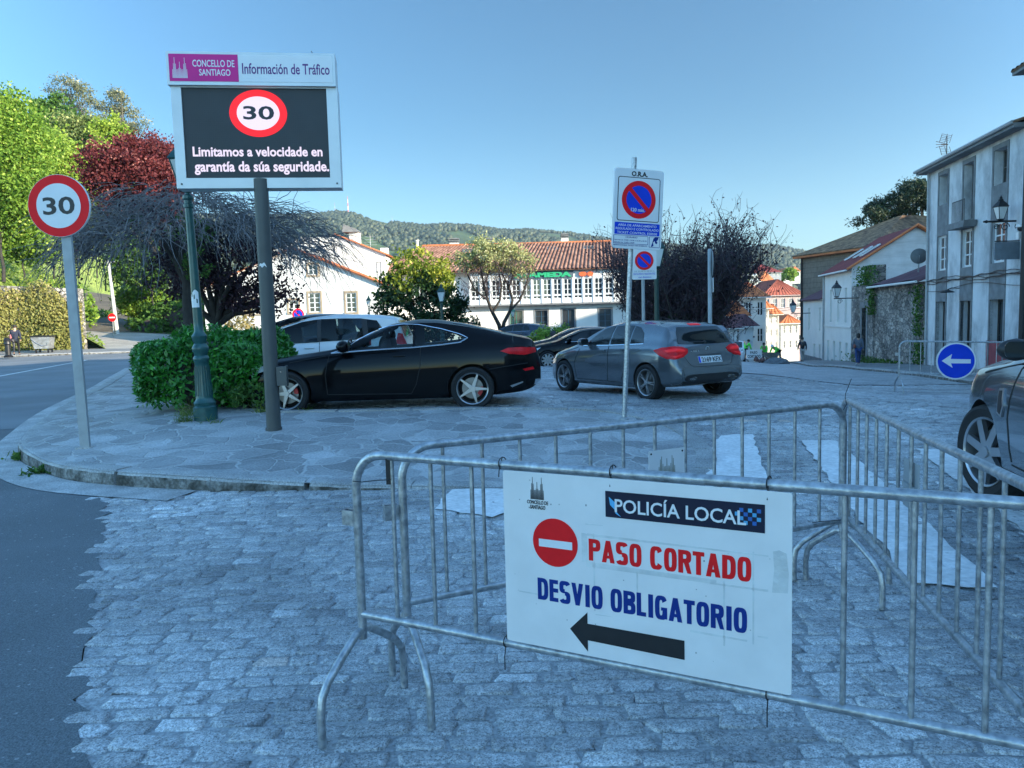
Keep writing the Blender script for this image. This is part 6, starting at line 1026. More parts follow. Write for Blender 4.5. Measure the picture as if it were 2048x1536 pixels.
tile_roof(Ru, (-.4, .35, 2.78), (7.4, .3, 2.78), (7.2, -3.2, 4.1), (-.4, -3.2, 4.1), .25, .06, TILEP, sag=.06); MB().tube([(-.4, .42, 2.74), (7.5, .40, 2.72)], .06, 6).build('gutter', WALLW, Ru, 40); mb = MB(); [mb.box(x, x + .12, -2.6, -1.0, 3.2, 3.26) for x in (1.0, 3.0)]; mb.build('roof_batten', WALLW, Ru, 0)
a = at(1838, 512, 37.5); t = thing('satellite_dish', 'round grey satellite dish on the low roof beside the weathered townhouse', 'satellite dish', (a[0], 37.5, a[2]), radians(-25)); mb = MB().lathe([(.01, .0), (.2, .02), (.36, .09), (.37, .08), (.2, -.0), (.01, -.02)], 28, axis='y'); mb.build('dish', mat('dish_grey', (.11, .12, .125), .6), t, 40); MB().tube([(0, .05, -.2), (0, .3, -.75)], .03, 6).build('mount', GALV2, t, 0); MB().tube([(0, -.0, -.3), (0, -.4, -.05), (0, -.42, 0)], .015, 5).build('feed_arm', GALV2, t, 0)
# white house on the street with a red roof
Ws = rowthing('white_house', 'narrow white street house with rooflights and a red roof coloured dark on its unlit slope', 'house', 12.3); L_ = 7.2; d = 7.4
blind = [(1.0, 1.55, -.2 + .9, 2.9), (3.0, 3.5, .7, 2.9), (4.8, 5.5, .7, 2.9)]; low = [(.7, 1.3, -2.6, -.6), (2.3, 2.9, -2.7, -.6), (3.9, 4.5, -2.8, -.6), (5.6, 6.2, -2.9, -.6)]
w = MB(); wallholes(w, 0, L_, -3.5, 4.1, 0, blind + low, .12, 1); w.box(0.001, L_, -d, -.12, -3.5, 4.1); w.build('wall', WALLW, Ws, 0); MB().add([(-.003, 0, -3.5), (-.003, -d, -3.5), (-.003, -d, 4.1), (-.003, -d / 2, 6.4), (-.003, 0, 4.1), (.25, 0, -3.5), (.25, -d, -3.5), (.25, -d, 4.1), (.25, -d / 2, 6.4), (.25, 0, 4.1)], [(0, 1, 2, 3, 4), (9, 8, 7, 6, 5), (3, 2, 7, 8), (4, 3, 8, 9)]).build('gable', WALLS, Ws, 0)
MB().box(0, L_, -.05, .06, .35, .45).build('string_course', WALLW, Ws, 0); tile_roof(Ws, (-.25, .35, 3.98), (L_ + .2, .35, 3.98), (L_ + .2, -d / 2, 6.5), (-.25, -d / 2, 6.5), .3, .035, TILER); tile_roof(Ws, (L_ + .2, -d - .3, 3.98), (-.25, -d - .3, 3.98), (-.25, -d / 2, 6.5), (L_ + .2, -d / 2, 6.5), .3, .035, TILEO); MB().tube([(-.28, .35, 4.0), (-.28, -d / 2, 6.55), (-.28, -d - .3, 4.0)], .08, 6).build('verge_tiles', TILEO, Ws, 40); MB().box(-.2, L_ + .1, .3, .42, 3.9, 3.99).build('gutter', WFRAME, Ws, 0); MB().tube([(L_ - .1, .08, 3.9), (L_ - .1, .08, -2.3)], .06, 8).build('downpipe', GALV2, Ws, 40)  # light put into tile colours: unlit street slope dark red, sunlit ridge side orange
for x in (1.4, 3.0, 5.2):
    e = np.array([0, -d / 2 - .35, 6.5 - 3.98]); e /= np.linalg.norm(e); nrm = np.array([0, e[2], -e[1]]); o = np.array([x, .35, 3.98]) + e * 1.6 + nrm * .06; mb = MB(); q = [o, o + np.array([.6, 0, 0]), o + np.array([.6, 0, 0]) + e * 1.3, o + e * 1.3]; f = mb.add([*q, *[p + nrm * .07 for p in q]], [(4, 5, 6, 7), (0, 1, 5, 4), (1, 2, 6, 5), (2, 3, 7, 6), (3, 0, 4, 7)]).build('rooflight', WFRAME, Ws, 0); c = (q[0] + q[2]) / 2; MB().add([c + (p - c) * .82 + nrm * .075 for p in q], [(0, 1, 2, 3)]).build('pane', WGLASS, f, 0)
def bracket_lamp(label, u, v, Y, side=1, s=.8):
    a = at(u, v, Y); t = thing('wall_lantern', label, 'wall lamp', tuple(a)); lantern(t, .05, s, gm=BLACK); mb = MB().tube([(-.15, 0, 0), (side * 1.3, 0, 0)], .03, 6); mb.tube([(.2 * side + .15 * cos(k * .5) * (1 - k / 24), 0, -.18 + .15 * sin(k * .5) * (1 - k / 24)) for k in range(18)], .016, 4); mb.build('bracket', BLACK, t, 40); return t
bracket_lamp('black lantern on a bracket between the ruined wall and the white street house', 1673, 597, 45, 1, 1.0); bracket_lamp('black lantern on a bracket on the brown stone house down the street', 1586, 627, 58, 1, 1.0)
Lo = rowthing('white_house', 'small low white house with a purple roof between the white house and the stone one', 'house', 19.6); hs = [(.8, 1.5, .0, 1.7), (4.4, 5.2, .0, 1.7), (.8, 1.5, -3.2, -1.0), (2.6, 3.3, -3.3, -1.0)]; w = MB(); wallholes(w, 0, 7.1, -4.2, 2.3, 0, hs, .12, 1); w.box(0, 7.1, -6, -.12, -4.2, 2.3); w.prism([(0.0, 2.3), (.2, 2.3)], 0, 0) if False else None; w.build('wall', WALLW, Lo, 0); tile_roof(Lo, (-.05, .35, 2.3), (7.2, .35, 2.3), (7.2, -5.5, 5.0), (-.05, -5.5, 5.0), .3, .04, TILEP); MB().box(-.05, 7.1, -.3, .05, -4.2, -2.0).build('stone_plinth', STONEG, Lo, 0)
St = thing('stone_house', 'tall brown ashlar stone house with an old tile roof down the street', 'house', (27.0, 57.3, 0), atan2(.97, -.24)); w = MB().box(0, 9, -14, 0, -6, 6.05); w.build('wall', ASHLAR, St, 0); tile_roof(St, (-.5, -14.5, 6.1), (-.5, .6, 6.1), (4.2, -6, 8.9), (4.2, -8, 8.9), .25, .06, TILEB, rows=8); tile_roof(St, (-.5, .6, 6.1), (9.5, .6, 6.1), (4.8, -6, 8.9), (4.2, -6, 8.9), .25, .06, TILEB); tile_roof(St, (9.5, .6, 6.1), (9.5, -14.5, 6.1), (4.8, -8, 8.9), (4.8, -6, 8.9), .25, .06, TILEB); tile_roof(St, (9.5, -14.5, 6.1), (-.5, -14.5, 6.1), (4.2, -8, 8.9), (4.8, -8, 8.9), .25, .06, TILEB); MB().box(-.45, 9.4, .0, .55, 5.9, 6.08).build('eave', TILEO, St, 0); MB().tube([(8.8, .1, 5.9), (8.8, .08, -4)], .07, 8).build('downpipe', BLACK, St, 40)
# --- houses lower down and across the valley
def house(name, label, X, Y, rz, w, d, zb, ze, rh, wm, rm, cols=3, rows=2, hip=.45, group=None, side=True, pitch=.45, win=BLUGL):
    t = thing(name, label, 'house', (X, Y, 0), rz, group); hw = w / 2; hs = []
    dz = (ze - zb) / rows
    for r in range(rows):
        for c in range(cols): xa = -hw + w * (c + .5) / cols; k = min(.45, w / cols * .26); hs.append((xa - k, xa + k, zb + dz * r + dz * .3, zb + dz * r + dz * .82))
    b = MB(); wallholes(b, -hw, hw, zb - 2, ze, 0, hs, .12, -1); b.box(-hw, hw, .12, d, zb - 2, ze); b.build('wall', wm, t, 0)
    for h in hs: window(t, *h, .05, -1, 2, 2, fw=.07, mw=.05, gm=win)
    if side:
        n = max(1, int(d / 3.2))
        for sx in (-1, 1):
            for r in range(rows):
                for c in range(n): ya = d * (c + .5) / n; f = window(t, -.42, .42, zb + dz * r + dz * .3, zb + dz * r + dz * .82, .0, -1, 2, 2, fw=.07, mw=.05, gm=win); f.rotation_euler = (0, 0, sx * pi / 2); f.location = (sx * (hw + .03), ya, 0)
    o = .4; rx = hip * min(w, d) ; A = (-hw - o, -o, ze); B = (hw + o, -o, ze); C_ = (hw + o, d + o, ze); D_ = (-hw - o, d + o, ze)
    if w >= d: r0, r1 = (-hw - o + rx, d / 2, ze + rh), (hw + o - rx, d / 2, ze + rh); q = [(A, B, r1, r0), (B, C_, r1, r1), (C_, D_, r0, r1), (D_, A, r0, r0)]
    else: r0, r1 = (0, -o + rx, ze + rh), (0, d + o - rx, ze + rh); q = [(A, B, r0, r0), (B, C_, r1, r0), (C_, D_, r1, r1), (D_, A, r0, r1)]
    m = None
    for a in q: tile_roof(t, *a, pitch, .05, rm, rows=2)
    MB().box(-hw - o, hw + o, -o, d + o, ze - .12, ze - .02).build('eave', wm, t, 0); return t
def hpx(name, label, u0, u1, ve, vb, Y, **k):
    X0, X1 = X_(u0, Y), X_(u1, Y); u = (u0 + u1) / 2; return house(name, label, (X0 + X1) / 2, Y, k.pop('rz', 0), X1 - X0, k.pop('d', 8), Z_(u, vb, Y), Z_(u, ve, Y), k.pop('rh', 1.5), **k)
hpx('corner_house', 'sunlit cream and white corner house with a hipped orange roof left of the street', 1462, 1532, 594, 700, 76, d=9, rh=1.7, wm=WALLW, rm=TILEO, cols=3, rows=2)
hpx('small_house', 'low white house with a dark red roof just right of the grey hatchback', 1425, 1476, 656, 702, 62, d=6, rh=1.0, wm=WALLW, rm=TILEP, cols=3, rows=1, rz=radians(10)); hpx('small_house', 'little white house with a brown red roof and rows of narrow windows by the works', 1478, 1508, 652, 702, 65, d=7, rh=1.0, wm=WALLW, rm=TILEP, cols=4, rows=2, rz=radians(6))
hpx('small_house', 'tall narrow cream house with a small orange roof facing down the lane', 1535, 1558, 628, 705, 84, d=6, rh=1.1, wm=WALLC, rm=TILEO, cols=2, rows=3)
hpx('pink_house', 'pale pink house with a broad orange red roof closing the end of the street', 1526, 1606, 590, 700, 104, d=11, rh=2.2, wm=WALLP, rm=mat('orange_red_tiles', (.30, .075, .045), .8, 0, .25, 1.5), cols=5, rows=3)
hpx('small_house', 'small white house with a low orange roof below the pink house', 1562, 1598, 646, 705, 90, d=7, rh=1.0, wm=WALLW, rm=TILEO, cols=3, rows=2)
hpx('small_house', 'white street house with an orange roof between the corner house and the narrow cream one', 1515, 1538, 616, 705, 80, d=6, rh=1.1, wm=WALLW, rm=TILEO, cols=2, rows=3)
hpx('small_house', 'ragged orange roofed house half hidden behind the dark twiggy tree', 1440, 1492, 632, 690, 68, d=8, rh=1.8, wm=WALLW, rm=TILEO, cols=2, rows=2, rz=radians(-8))
hpx('apartment_block', 'long grey apartment block with a red roof far across the valley', 1500, 1562, 545, 566, 215, d=14, rh=2.6, wm=mat('grey_block_render', (.3, .31, .33), .8), rm=TILER, cols=7, rows=2, side=False, pitch=1.2)
Mn = hpx('mansard_house', 'white mansard building with a row of dormers across the valley', 1470, 1516, 562, 580, 150, d=10, rh=1.8, wm=WALLW, rm=mat('pale_slate', (.36, .38, .38), .7), cols=6, rows=1, side=False, pitch=1.5)
X0, X1, zz = X_(1470, 150), X_(1516, 150), Z_(1492, 562, 150) - 0
for i in range(6): x = -(X1 - X0) / 2 + (X1 - X0) * (i + .5) / 6; d_ = MB().prism([(x - .3, zz + .1), (x + .3, zz + .1), (x + .3, zz + 1.0), (x, zz + 1.35), (x - .3, zz + 1.0)], -.1, 2.5).build('dormer', WALLW, Mn, 0); MB().box(x - .18, x + .18, -.13, -.105, zz + .25, zz + .95).build('pane', WGLASS, d_, 0)
for lb, u0, u1, ve, Y, rm in (('small red roofed house among trees right of the apartment block', 1566, 1584, 549, 250, TILEO), ('white house with an orange roof farthest across the valley by the stone house', 1582, 1600, 543, 310, TILEO), ('red roofed villa on the valley floor left of the mansard building', 1452, 1474, 560, 190, TILER), ('orange roofed house right below the apartment block', 1520, 1545, 562, 165, TILEO)): hpx('valley_house', lb, u0, u1, ve, ve + 14, Y, d=9, rh=2.2, wm=WALLW, rm=rm, cols=2, rows=1, side=False, pitch=1.2)
mb = MB()
for v in (613, 618): a = at(1500, v, 76); b = at(1600, v - 2, 62); mb.tube([tuple(a + (b - a) * k / 8 - np.array([0, 0, .25 * sin(pi * k / 8)])) for k in range(9)], .02, 4)
tag(mb.build('overhead_cable', BLACK, None, 40), 'thin cables slung across the street between the corner house and the stone house', 'cables')
# ------------------------------------------------------------------ plants
BARK = mat('dark_bark', (.035, .03, .026), .9, 0, .3, 6, .5, 25); BARKG = mat('grey_bark', (.12, .11, .095), .9, 0, .3, 6, .4, 25); TWIG = mat('grey_twig', (.15, .145, .15), .9, 0, .3, 9); TWIGD = mat('dark_twig', (.065, .05, .056), .9, 0, .3, 9)
LGREEN = leafmat('bright_green_leaf', (.09, .19, .022), (.25, .38, .05), (.46, .54, .12), .42); LMID = leafmat('mid_green_leaf', (.03, .09, .018), (.10, .20, .035), (.2, .3, .06)); LLIGHT = leafmat('yellow_green_leaf', (.15, .26, .03), (.36, .46, .07), (.52, .58, .16), .42); LOLIVE = leafmat('olive_leaf', (.07, .11, .03), (.2, .26, .08), (.38, .40, .16)); LEUC = leafmat('eucalyptus_leaf', (.08, .10, .06), (.22, .23, .13), (.42, .38, .24))
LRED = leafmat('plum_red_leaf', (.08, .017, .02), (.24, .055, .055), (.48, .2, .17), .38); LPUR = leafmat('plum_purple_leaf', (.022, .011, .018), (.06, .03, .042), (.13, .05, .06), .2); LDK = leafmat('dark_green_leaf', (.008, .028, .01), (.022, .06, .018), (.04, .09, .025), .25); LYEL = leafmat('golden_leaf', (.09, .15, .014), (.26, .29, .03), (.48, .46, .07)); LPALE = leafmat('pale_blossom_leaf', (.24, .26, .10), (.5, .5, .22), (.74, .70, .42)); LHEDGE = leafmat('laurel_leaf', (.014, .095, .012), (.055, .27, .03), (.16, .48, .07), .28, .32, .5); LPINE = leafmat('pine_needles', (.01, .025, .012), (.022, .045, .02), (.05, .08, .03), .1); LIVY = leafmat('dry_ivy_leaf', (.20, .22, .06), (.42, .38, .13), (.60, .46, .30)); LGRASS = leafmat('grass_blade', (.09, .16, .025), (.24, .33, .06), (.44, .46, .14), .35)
def twigmesh(name, P, R, m, parent, sides=3):
    P = np.asarray(P, float); n, k, _ = P.shape; t = np.gradient(P, axis=1); t /= np.linalg.norm(t, axis=2)[..., None] + 1e-9; a = np.cross(t, np.array([.31, .17, .93])); a /= np.linalg.norm(a, axis=2)[..., None] + 1e-6; b = np.cross(t, a)
    V = np.stack([P + (a * cos(2 * pi * j / sides) + b * sin(2 * pi * j / sides)) * R[..., None] for j in range(sides)], 2).reshape(-1, 3); i = np.arange(k - 1)[:, None] * sides; j = np.arange(sides)[None]
    f = np.stack([i + j, i + (j + 1) % sides, i + sides + (j + 1) % sides, i + sides + j], -1).reshape(-1, 4); F = (f[None] + (np.arange(n) * k * sides)[:, None, None]).reshape(-1, 4); return npmesh(name, V, F, m, parent, smooth=True)
def grow(start, d, L, k=8, grav=0., wig=.15, keep=None):
    # batch of twig centre lines
    P = [start]; d = d / np.linalg.norm(d, axis=1)[:, None]; st = (L / (k - 1))[:, None]
    for i in range(k - 1): d = d + RNG.normal(size=d.shape) * wig + np.array([0, 0, grav]); d /= np.linalg.norm(d, axis=1)[:, None]; P.append(P[-1] + d * st)
    return np.stack(P, 1)
def taper(n, k, r0, r1): return np.linspace(1, 0, k)[None] * (np.asarray(r0).reshape(-1, 1) - r1) * np.ones((n, 1)) + r1
# --- hedge beside the coupe
def shrub(name, label, cat, box_, n, ls, m, elong=2.2, group=None, core=True, z=None, lump=.12, skirt=.85):
    x0, x1, y0, y1, h = box_; cx, cy = (x0 + x1) / 2, (y0 + y1) / 2; g = T(cx, cy) if z is None else z; t = thing(name, label, cat, (cx, cy, g), 0, group); rx, ry = (x1 - x0) / 2, (y1 - y0) / 2
    d = RNG.normal(size=(n, 3)); d[:, 2] = np.abs(d[:, 2]); q = np.sign(d) * np.abs(d) ** .62; q /= (np.abs(q) ** 3.2).sum(1)[:, None] ** (1 / 3.2)
    rr = 1 - np.abs(RNG.normal(0, .09, n)) + .03; lp = 1 + lump * (np.sin(q[:, 0] * 6 + 1) * np.sin(q[:, 1] * 5 + q[:, 2] * 4)); wz = skirt + (1 - skirt) * np.clip(q[:, 2] * 3, 0, 1)
    C = q * np.array([rx, ry, h * .97]) * (rr * lp)[:, None]; C[:, :2] *= wz[:, None]; C[:, 2] += .06; N = d / np.array([rx, ry, h]); N /= np.linalg.norm(N, axis=1)[:, None]
    leaves('foliage', C, ls, m, t, elong, up=.5, N=N, rnd=np.clip(.5 + RNG.normal(0, .2, n) + .25 * (rr - .95) * 6, 0, 1))
    if core: MB().ico((0, 0, h * .42), 1, 3, .1, (rx * .84 * skirt, ry * .84 * skirt, h * .47)).build('dark_core', TWIGD, t, 60)  # solid dark core added inside the leaves, standing in for the shaded interior
    return t
shrub('hedge', 'glossy green laurel hedge growing round the nose of the black coupe', 'hedge', (-5.75, -3.45, 10.9, 13.3, 1.12), 17000, .105, LHEDGE, 2.5, z=.34)
def tuft(label, x, y, z, n, h, group='weeds at the kerb and lamp foot', m=None):
    k = 5; s = np.tile(np.array([0, 0, 0.]), (n, 1)) + RNG.normal(size=(n, 3)) * np.array([.07, .05, 0]); P = grow(s, np.stack([RNG.normal(0, .5, n), RNG.normal(0, .5, n), np.ones(n)], 1), RNG.uniform(.4, 1, n) * h, k, -.25, .1); o = twigmesh('weed', P, taper(n, k, np.full(n, .004), .0008), m or LGRASS, None); a = o.data.attributes.new('rnd', 'FLOAT', 'FACE'); a.data.foreach_set('value', RNG.random(len(o.data.polygons)).astype(np.float32)); o.location = (x, y, z); return tag(o, label, 'weed', group)
def weedclump(label, x, y, z, r, n, ls): t = thing('weed', label, 'weed', (x, y, z), 0, 'weeds at the kerb and lamp foot'); C = RNG.normal(size=(n, 3)) * np.array([r, r * .7, r * .35]); C[:, 2] = np.abs(C[:, 2]); leaves('foliage', C, ls, LMID, t, 2.2, up=.5)
a = at(46, 910, 9.55); weedclump('leafy weed growing in the gutter at the rounded kerb corner', -5.98, 9.35, .03, .11, 150, .09); weedclump('smaller weed at the foot of the kerb beside the corner weed', -5.25, 8.42, .02, .08, 90, .08); tuft('grass tuft at the left foot of the green lantern post', -4.38, 10.2, I(-4.4, 10.2), 50, .3); tuft('grass tuft in the flagstones just right of the green lantern post', -3.92, 10.05, I(-3.9, 10), 26, .14); tuft('taller grass tuft below the laurel hedge', -4.55, 10.7, I(-4.5, 10.7), 46, .34); tuft('dry grass tuft between the hedge and the grey post', -3.5, 10.7, I(-3.5, 10.7), 40, .25); tuft('small grass blades at the kerb in front of the coupe front wheel', -2.95, 10.75, I(-3, 10.7), 16, .12)
shrub('shrub', 'low feathery weed bush between lantern post and coupe', 'shrub', (-4.0, -3.4, 10.7, 11.1, .34), 500, .08, LMID, 2.5, z=.36, core=False)
# --- weeping tree with bare hanging twigs
def weeping():
    Y = 17.6; bx = X_(385, Y); t = thing('weeping_tree', 'weeping tree with a dome of bare drooping twigs behind the lantern post', 'tree', (bx, Y, T(bx, Y) - .05)); mb = MB(); mb.tube([(0, 0, -.2), (-.03, 0, .8), (-.12, .05, 1.7), (-.1, .05, 2.5)], [.17, .14, .12, .10], 8); fork = Vector((-.1, .05, 2.4)); tips = []
    for i in range(11):
        a = 2 * pi * i / 11 + .2; R = (2.1 if cos(a) < 0 else 2.7) * random.uniform(.75, 1.05); e = Vector((R * cos(a) * .8, R * .62 * sin(a), random.uniform(3.3, 4.0))); m1 = fork.lerp(e, .4) + Vector((0, 0, .7)); mb.tube([fork, fork.lerp(m1, .5) + Vector((0, 0, .1)), m1, m1.lerp(e, .5) + Vector((0, 0, .18)), e], [.075, .06, .045, .032, .012], 6); tips.append([fork, m1, e])
    mb.build('trunk', BARK, t, 60); n = 2000; a = RNG.uniform(0, 2 * pi, n); R = np.where(np.cos(a) < 0, 2.75, 3.45) * RNG.uniform(.86, 1.1, n); r0 = np.sqrt(RNG.uniform(.0, .85, n)); top = 4.32 - 1.35 * r0 ** 2.2 + .22 * np.sin(a * 5 + 1) + RNG.normal(0, .14, n) + np.where(np.cos(a) > .2, -.05, 0)
    s = np.stack([r0 * R * np.cos(a), r0 * R * .68 * np.sin(a), top], 1); d = np.stack([np.cos(a) * 1.0 + RNG.normal(0, .45, n), np.sin(a) * .8 + RNG.normal(0, .45, n), RNG.uniform(.0, .5, n)], 1); P = grow(s, d, RNG.uniform(.5, 1.75, n) * (.5 + .6 * r0), 9, -.24, .20); twigmesh('twigs', P, taper(n, 9, RNG.uniform(.005, .015, n), .0028), TWIG, t)
    C = P[RNG.integers(0, n, 2600), RNG.integers(2, 9, 2600)] + RNG.normal(0, .05, (2600, 3)); C = C[C[:, 0] < .9]; leaves('leaves', C[:1500], .07, LPUR, t, 1.6); c = blobpts([(.25, -.3, 3.6, .45, .4, .4), (-.9, -.2, 3.9, .25, .2, .1), (.3, -.2, 2.9, .4, .3, .4)], 30, 40, .09, .2); leaves('ivy', c[1], .075, LMID, t, 1.5)
weeping()
Y = 19.5; bx = X_(418, Y); tree('plum_tree', 'dark purple leaved plum tree standing in the shade beside the weeping tree', 'tree', (bx, Y, .2), [(.9, 0, 2.9, 1.3, 1.1, .8), (-.6, .2, 2.7, 1.0, .9, .7), (1.3, 0, 2.1, .9, .8, .5), (.2, 0, 3.5, 1.0, .9, .5)], 150, 55, .2, .10, LPUR, BARK, .19, .5, nl=16, shell=.2)
shrub('shrub', 'straw coloured bush catching the sun at the wall behind the hedge', 'shrub', (X_(425, 40), X_(492, 40), 40, 42, 2.1), 1500, .22, leafmat('straw_leaf', (.2, .16, .05), (.4, .33, .14)), 3, core=False, lump=.3)
def treepx(name, label, u, v, rx, ry, Y, m, n=150, per=45, ls=.3, gz=None, bark=None, group=None, shell=.4, k=3, elong=1.6, cr=None, r0=.25, **kw):
    p = at(u, v, Y); ax, az = rx * Y / FOC, ry * Y / FOC; g = T(p[0], Y) if gz is None else gz; cz = p[2] - g; E_ = [(0, 0, cz, ax * .72, ax * .66, az * .72)]
    for i in range(k * 2): a = 2 * pi * i / (k * 2) + .4; s = random.uniform(.35, .55); E_.append((ax * .62 * cos(a), ax * .35 * sin(a * 1.7), cz + az * .62 * sin(a) * random.uniform(.7, 1.1), ax * s, ax * s * .9, az * s))
    return tree(name, label, 'tree', (p[0], Y, g), E_, n, per, cr or ax * .17, ls, m, bark or BARK, r0, .35, group, elong, shell=shell, **kw)
GR = 'trees on the hillside at the left'
treepx('plum_tree', 'sunlit red leaved plum tree behind the round 30 sign', 272, 362, 100, 88, 26, LRED, 620, 60, .10, r0=.13, nl=18, shell=.12, cr=.17, k=5, dx=1.9)
treepx('plum_tree', 'airy second red plum tree showing left of the display sign', 345, 330, 50, 66, 28, LRED, 160, 40, .09, r0=.07, nl=16, shell=.3, cr=.2, dx=.6)
treepx('broadleaf_tree', 'bright green leafy tree at the left picture edge', -12, 330, 92, 165, 50, LGREEN, 1300, 60, .22, gz=5, group=GR, r0=.12, k=4); treepx('conifer_tree', 'feathery mid green tree standing under the taller eucalyptus', 112, 258, 48, 62, 84, LMID, 256, 50, 0.36, gz=9, r0=.07, group=GR); treepx('broadleaf_tree', 'pale green tree right of the bright one on the hillside', 92, 352, 72, 82, 64, LLIGHT, 368, 55, 0.29, gz=6, r0=.07, group=GR); treepx('broadleaf_tree', 'olive green tree above the red plum tree', 175, 285, 56, 62, 80, LOLIVE, 288, 50, 0.30, gz=7, r0=.07, group=GR); treepx('broadleaf_tree', 'light green slender tree between plum crown and eucalyptus', 222, 292, 34, 58, 76, LLIGHT, 208, 45, 0.29, gz=6, r0=.07, group=GR); treepx('broadleaf_tree', 'low yellow green tree behind the plum tree on the right', 195, 350, 60, 60, 66, LLIGHT, 240, 50, 0.29, gz=5, r0=.07, group=GR); treepx('broadleaf_tree', 'green tree low on the slope beside the 30 sign', 40, 455, 75, 62, 57, LGREEN, 272, 50, 0.27, gz=5.5, r0=.07, group=GR); treepx('broadleaf_tree', 'tangled light green tree over the grass slope', 150, 450, 70, 50, 62, LOLIVE, 240, 50, 0.26, gz=6, r0=.07, group=GR); treepx('broadleaf_tree', 'dark green tree behind the weeping tree dome', 300, 520, 70, 60, 64, LMID, 256, 50, 0.26, gz=3, r0=.07, group=GR); treepx('broadleaf_tree', 'sunlit green tree on the bank right of the white pole', 285, 600, 52, 36, 68, LGREEN, 176, 45, 0.26, gz=2, r0=.07, group=GR)
def euc(label, ells, Y, gz):
    p = at(ells[0][0], ells[0][1], Y); E_ = []
    for u, v, r in ells: q = at(u, v, Y); E_.append((q[0] - p[0], random.uniform(-2, 2), q[2] - gz, r * Y / FOC, r * Y / FOC, r * .62 * Y / FOC))
    t = thing('eucalyptus_tree', label, 'tree', (p[0], Y, gz), 0, GR); c, pp, rn = blobpts(E_, 15 * len(ells), 26, .5, .35); leaves('crown', pp, .42, LEUC, t, 2.6, rnd=rn, droop=.6); mb = MB(); limbs(mb, (0, 0, -1), [e[:3] for e in E_] + [tuple(q) for q in c[::3]], .30, (0, 0, E_[-1][2] * .75), 5, .3); mb.build('trunk', BARKG, t, 60)
euc('tall open eucalyptus at the skyline, left of the slimmer one', [(140, 168, 22), (112, 185, 20), (168, 180, 20), (95, 205, 16), (140, 205, 24), (185, 205, 18), (120, 228, 22), (160, 232, 24), (195, 235, 14)], 118, 10); euc('slimmer open eucalyptus at the skyline, just left of the display sign', [(228, 190, 15), (252, 200, 13), (212, 215, 14), (240, 222, 18), (262, 228, 13), (225, 245, 16), (250, 255, 18), (274, 258, 12), (302, 250, 8), (240, 275, 16)], 122, 9)
# --- hillside, path, ivy wall
_hc = np.array([(-75, 40, 5.5), (-60, 43.6, 4.9), (-32, 48.4, 4.1), (-28, 49.2, 1.6), (-26.6, 50.2, .1), (-31, 55, .4), (-33, 52, 3.4), (-34.3, 61.6, .35), (-38.5, 72, 1.6), (-45.5, 88, 3.2), (-50, 100, 4.5), (-36, 55, 5.2), (-42, 58, 7.6), (-50, 62, 9.5), (-60, 60, 11), (-60, 80, 15), (-47, 75, 6.5), (-75, 60, 14), (-75, 100, 22), (-60, 110, 14), (-110, 60, 20), (-110, 110, 28), (-110, 40, 8)], float); _ha = np.linalg.norm(_hc[:, None, :2] - _hc[None, :, :2], axis=2); _hw = np.linalg.solve(_ha, _hc[:, 2] - 6)
def Hz(q): q = np.atleast_2d(q); return np.linalg.norm(q[:, None, :2] - _hc[None, :, :2], axis=2) @ _hw + 6 + .25 * np.sin(q[:, 0] * 1.1) * np.sin(q[:, 1] * .9)
HP = [(-110, 34), (-60, 43.4), (-32, 48.3), (-27.4, 49.1), (-26.2, 50.2), (-34, 61.8), (-38.6, 72.5), (-45.5, 88), (-52, 104), (-60, 112), (-110, 112)]; tag(sheet('hillside', HP, 1.6, Hz, GRASSM), kind='structure')
_rc = np.array([(-31.2, 61.2, .15), (-24, 62, .1), (-17, 64, .1), (-36, 72.5, 1.7), (-43.5, 88, 3.3), (-30, 67, 2.0), (-24, 68, 2.2), (-18, 70, 1.8), (-34, 80, 5.0), (-26, 82, 6.0), (-18, 84, 5), (-38, 100, 8), (-20, 104, 9), (-12, 66, 0), (-10, 100, 6)], float); _ra = np.linalg.norm(_rc[:, None, :2] - _rc[None, :, :2], axis=2); _rw = np.linalg.solve(_ra, _rc[:, 2] - 3)
def Rz(q): q = np.atleast_2d(q); return np.linalg.norm(q[:, None, :2] - _rc[None, :, :2], axis=2) @ _rw + 3
tag(sheet('bank', [(-31.2, 61.1), (-24, 61.9), (-17, 64), (-12, 66), (-10, 104), (-38, 104), (-44, 90), (-43.4, 88), (-36, 72.5)], 1.6, Rz, GRASSM), kind='structure')
PT = [(-34, 61.0), (-31.2, 60.8), (-36.1, 72.6), (-43.6, 88.2), (-51, 104), (-53, 104), (-45.5, 88), (-38.6, 72.5)]
tag(sheet('path', PT, 1.2, lambda q: np.interp(q[:, 1], [60, 62, 72, 88, 104], [.2, .35, 1.72, 3.35, 5.2]), groundmat('pale_path', (.22, .20, .17), (.32, .30, .26), 1, .85, .3)[0]), kind='structure')
def scatter(name, label, polyf, n, ls, m, elong, kind='stuff', hh=.25): C = polyf(n); o = leaves(name, C, ls, m, None, elong, up=1.2); tag(o, kind=kind)
def onhill(zf, poly, hh):
    def f(n):
        P = np.array(poly); a = P.min(0); b = P.max(0); q = RNG.uniform(a, b, (n * 3, 2)); q = q[inpoly(q, poly)][:n]; z = zf(q); return np.column_stack([q, z + RNG.random(len(q)) * hh])
    return f
scatter('grass', '', onhill(Hz, [(-66, 43.5), (-32, 48.5), (-27.4, 49.4), (-26.6, 50.5), (-34.4, 62), (-46, 88), (-66, 88)], .45), 24000, .42, LGRASS, 3.2); scatter('grass', '', onhill(Rz, [(-31, 61.4), (-24, 62.2), (-13, 66), (-12, 90), (-40, 90), (-43, 88), (-36, 73)], .6), 9000, .45, LMID, 2.6)
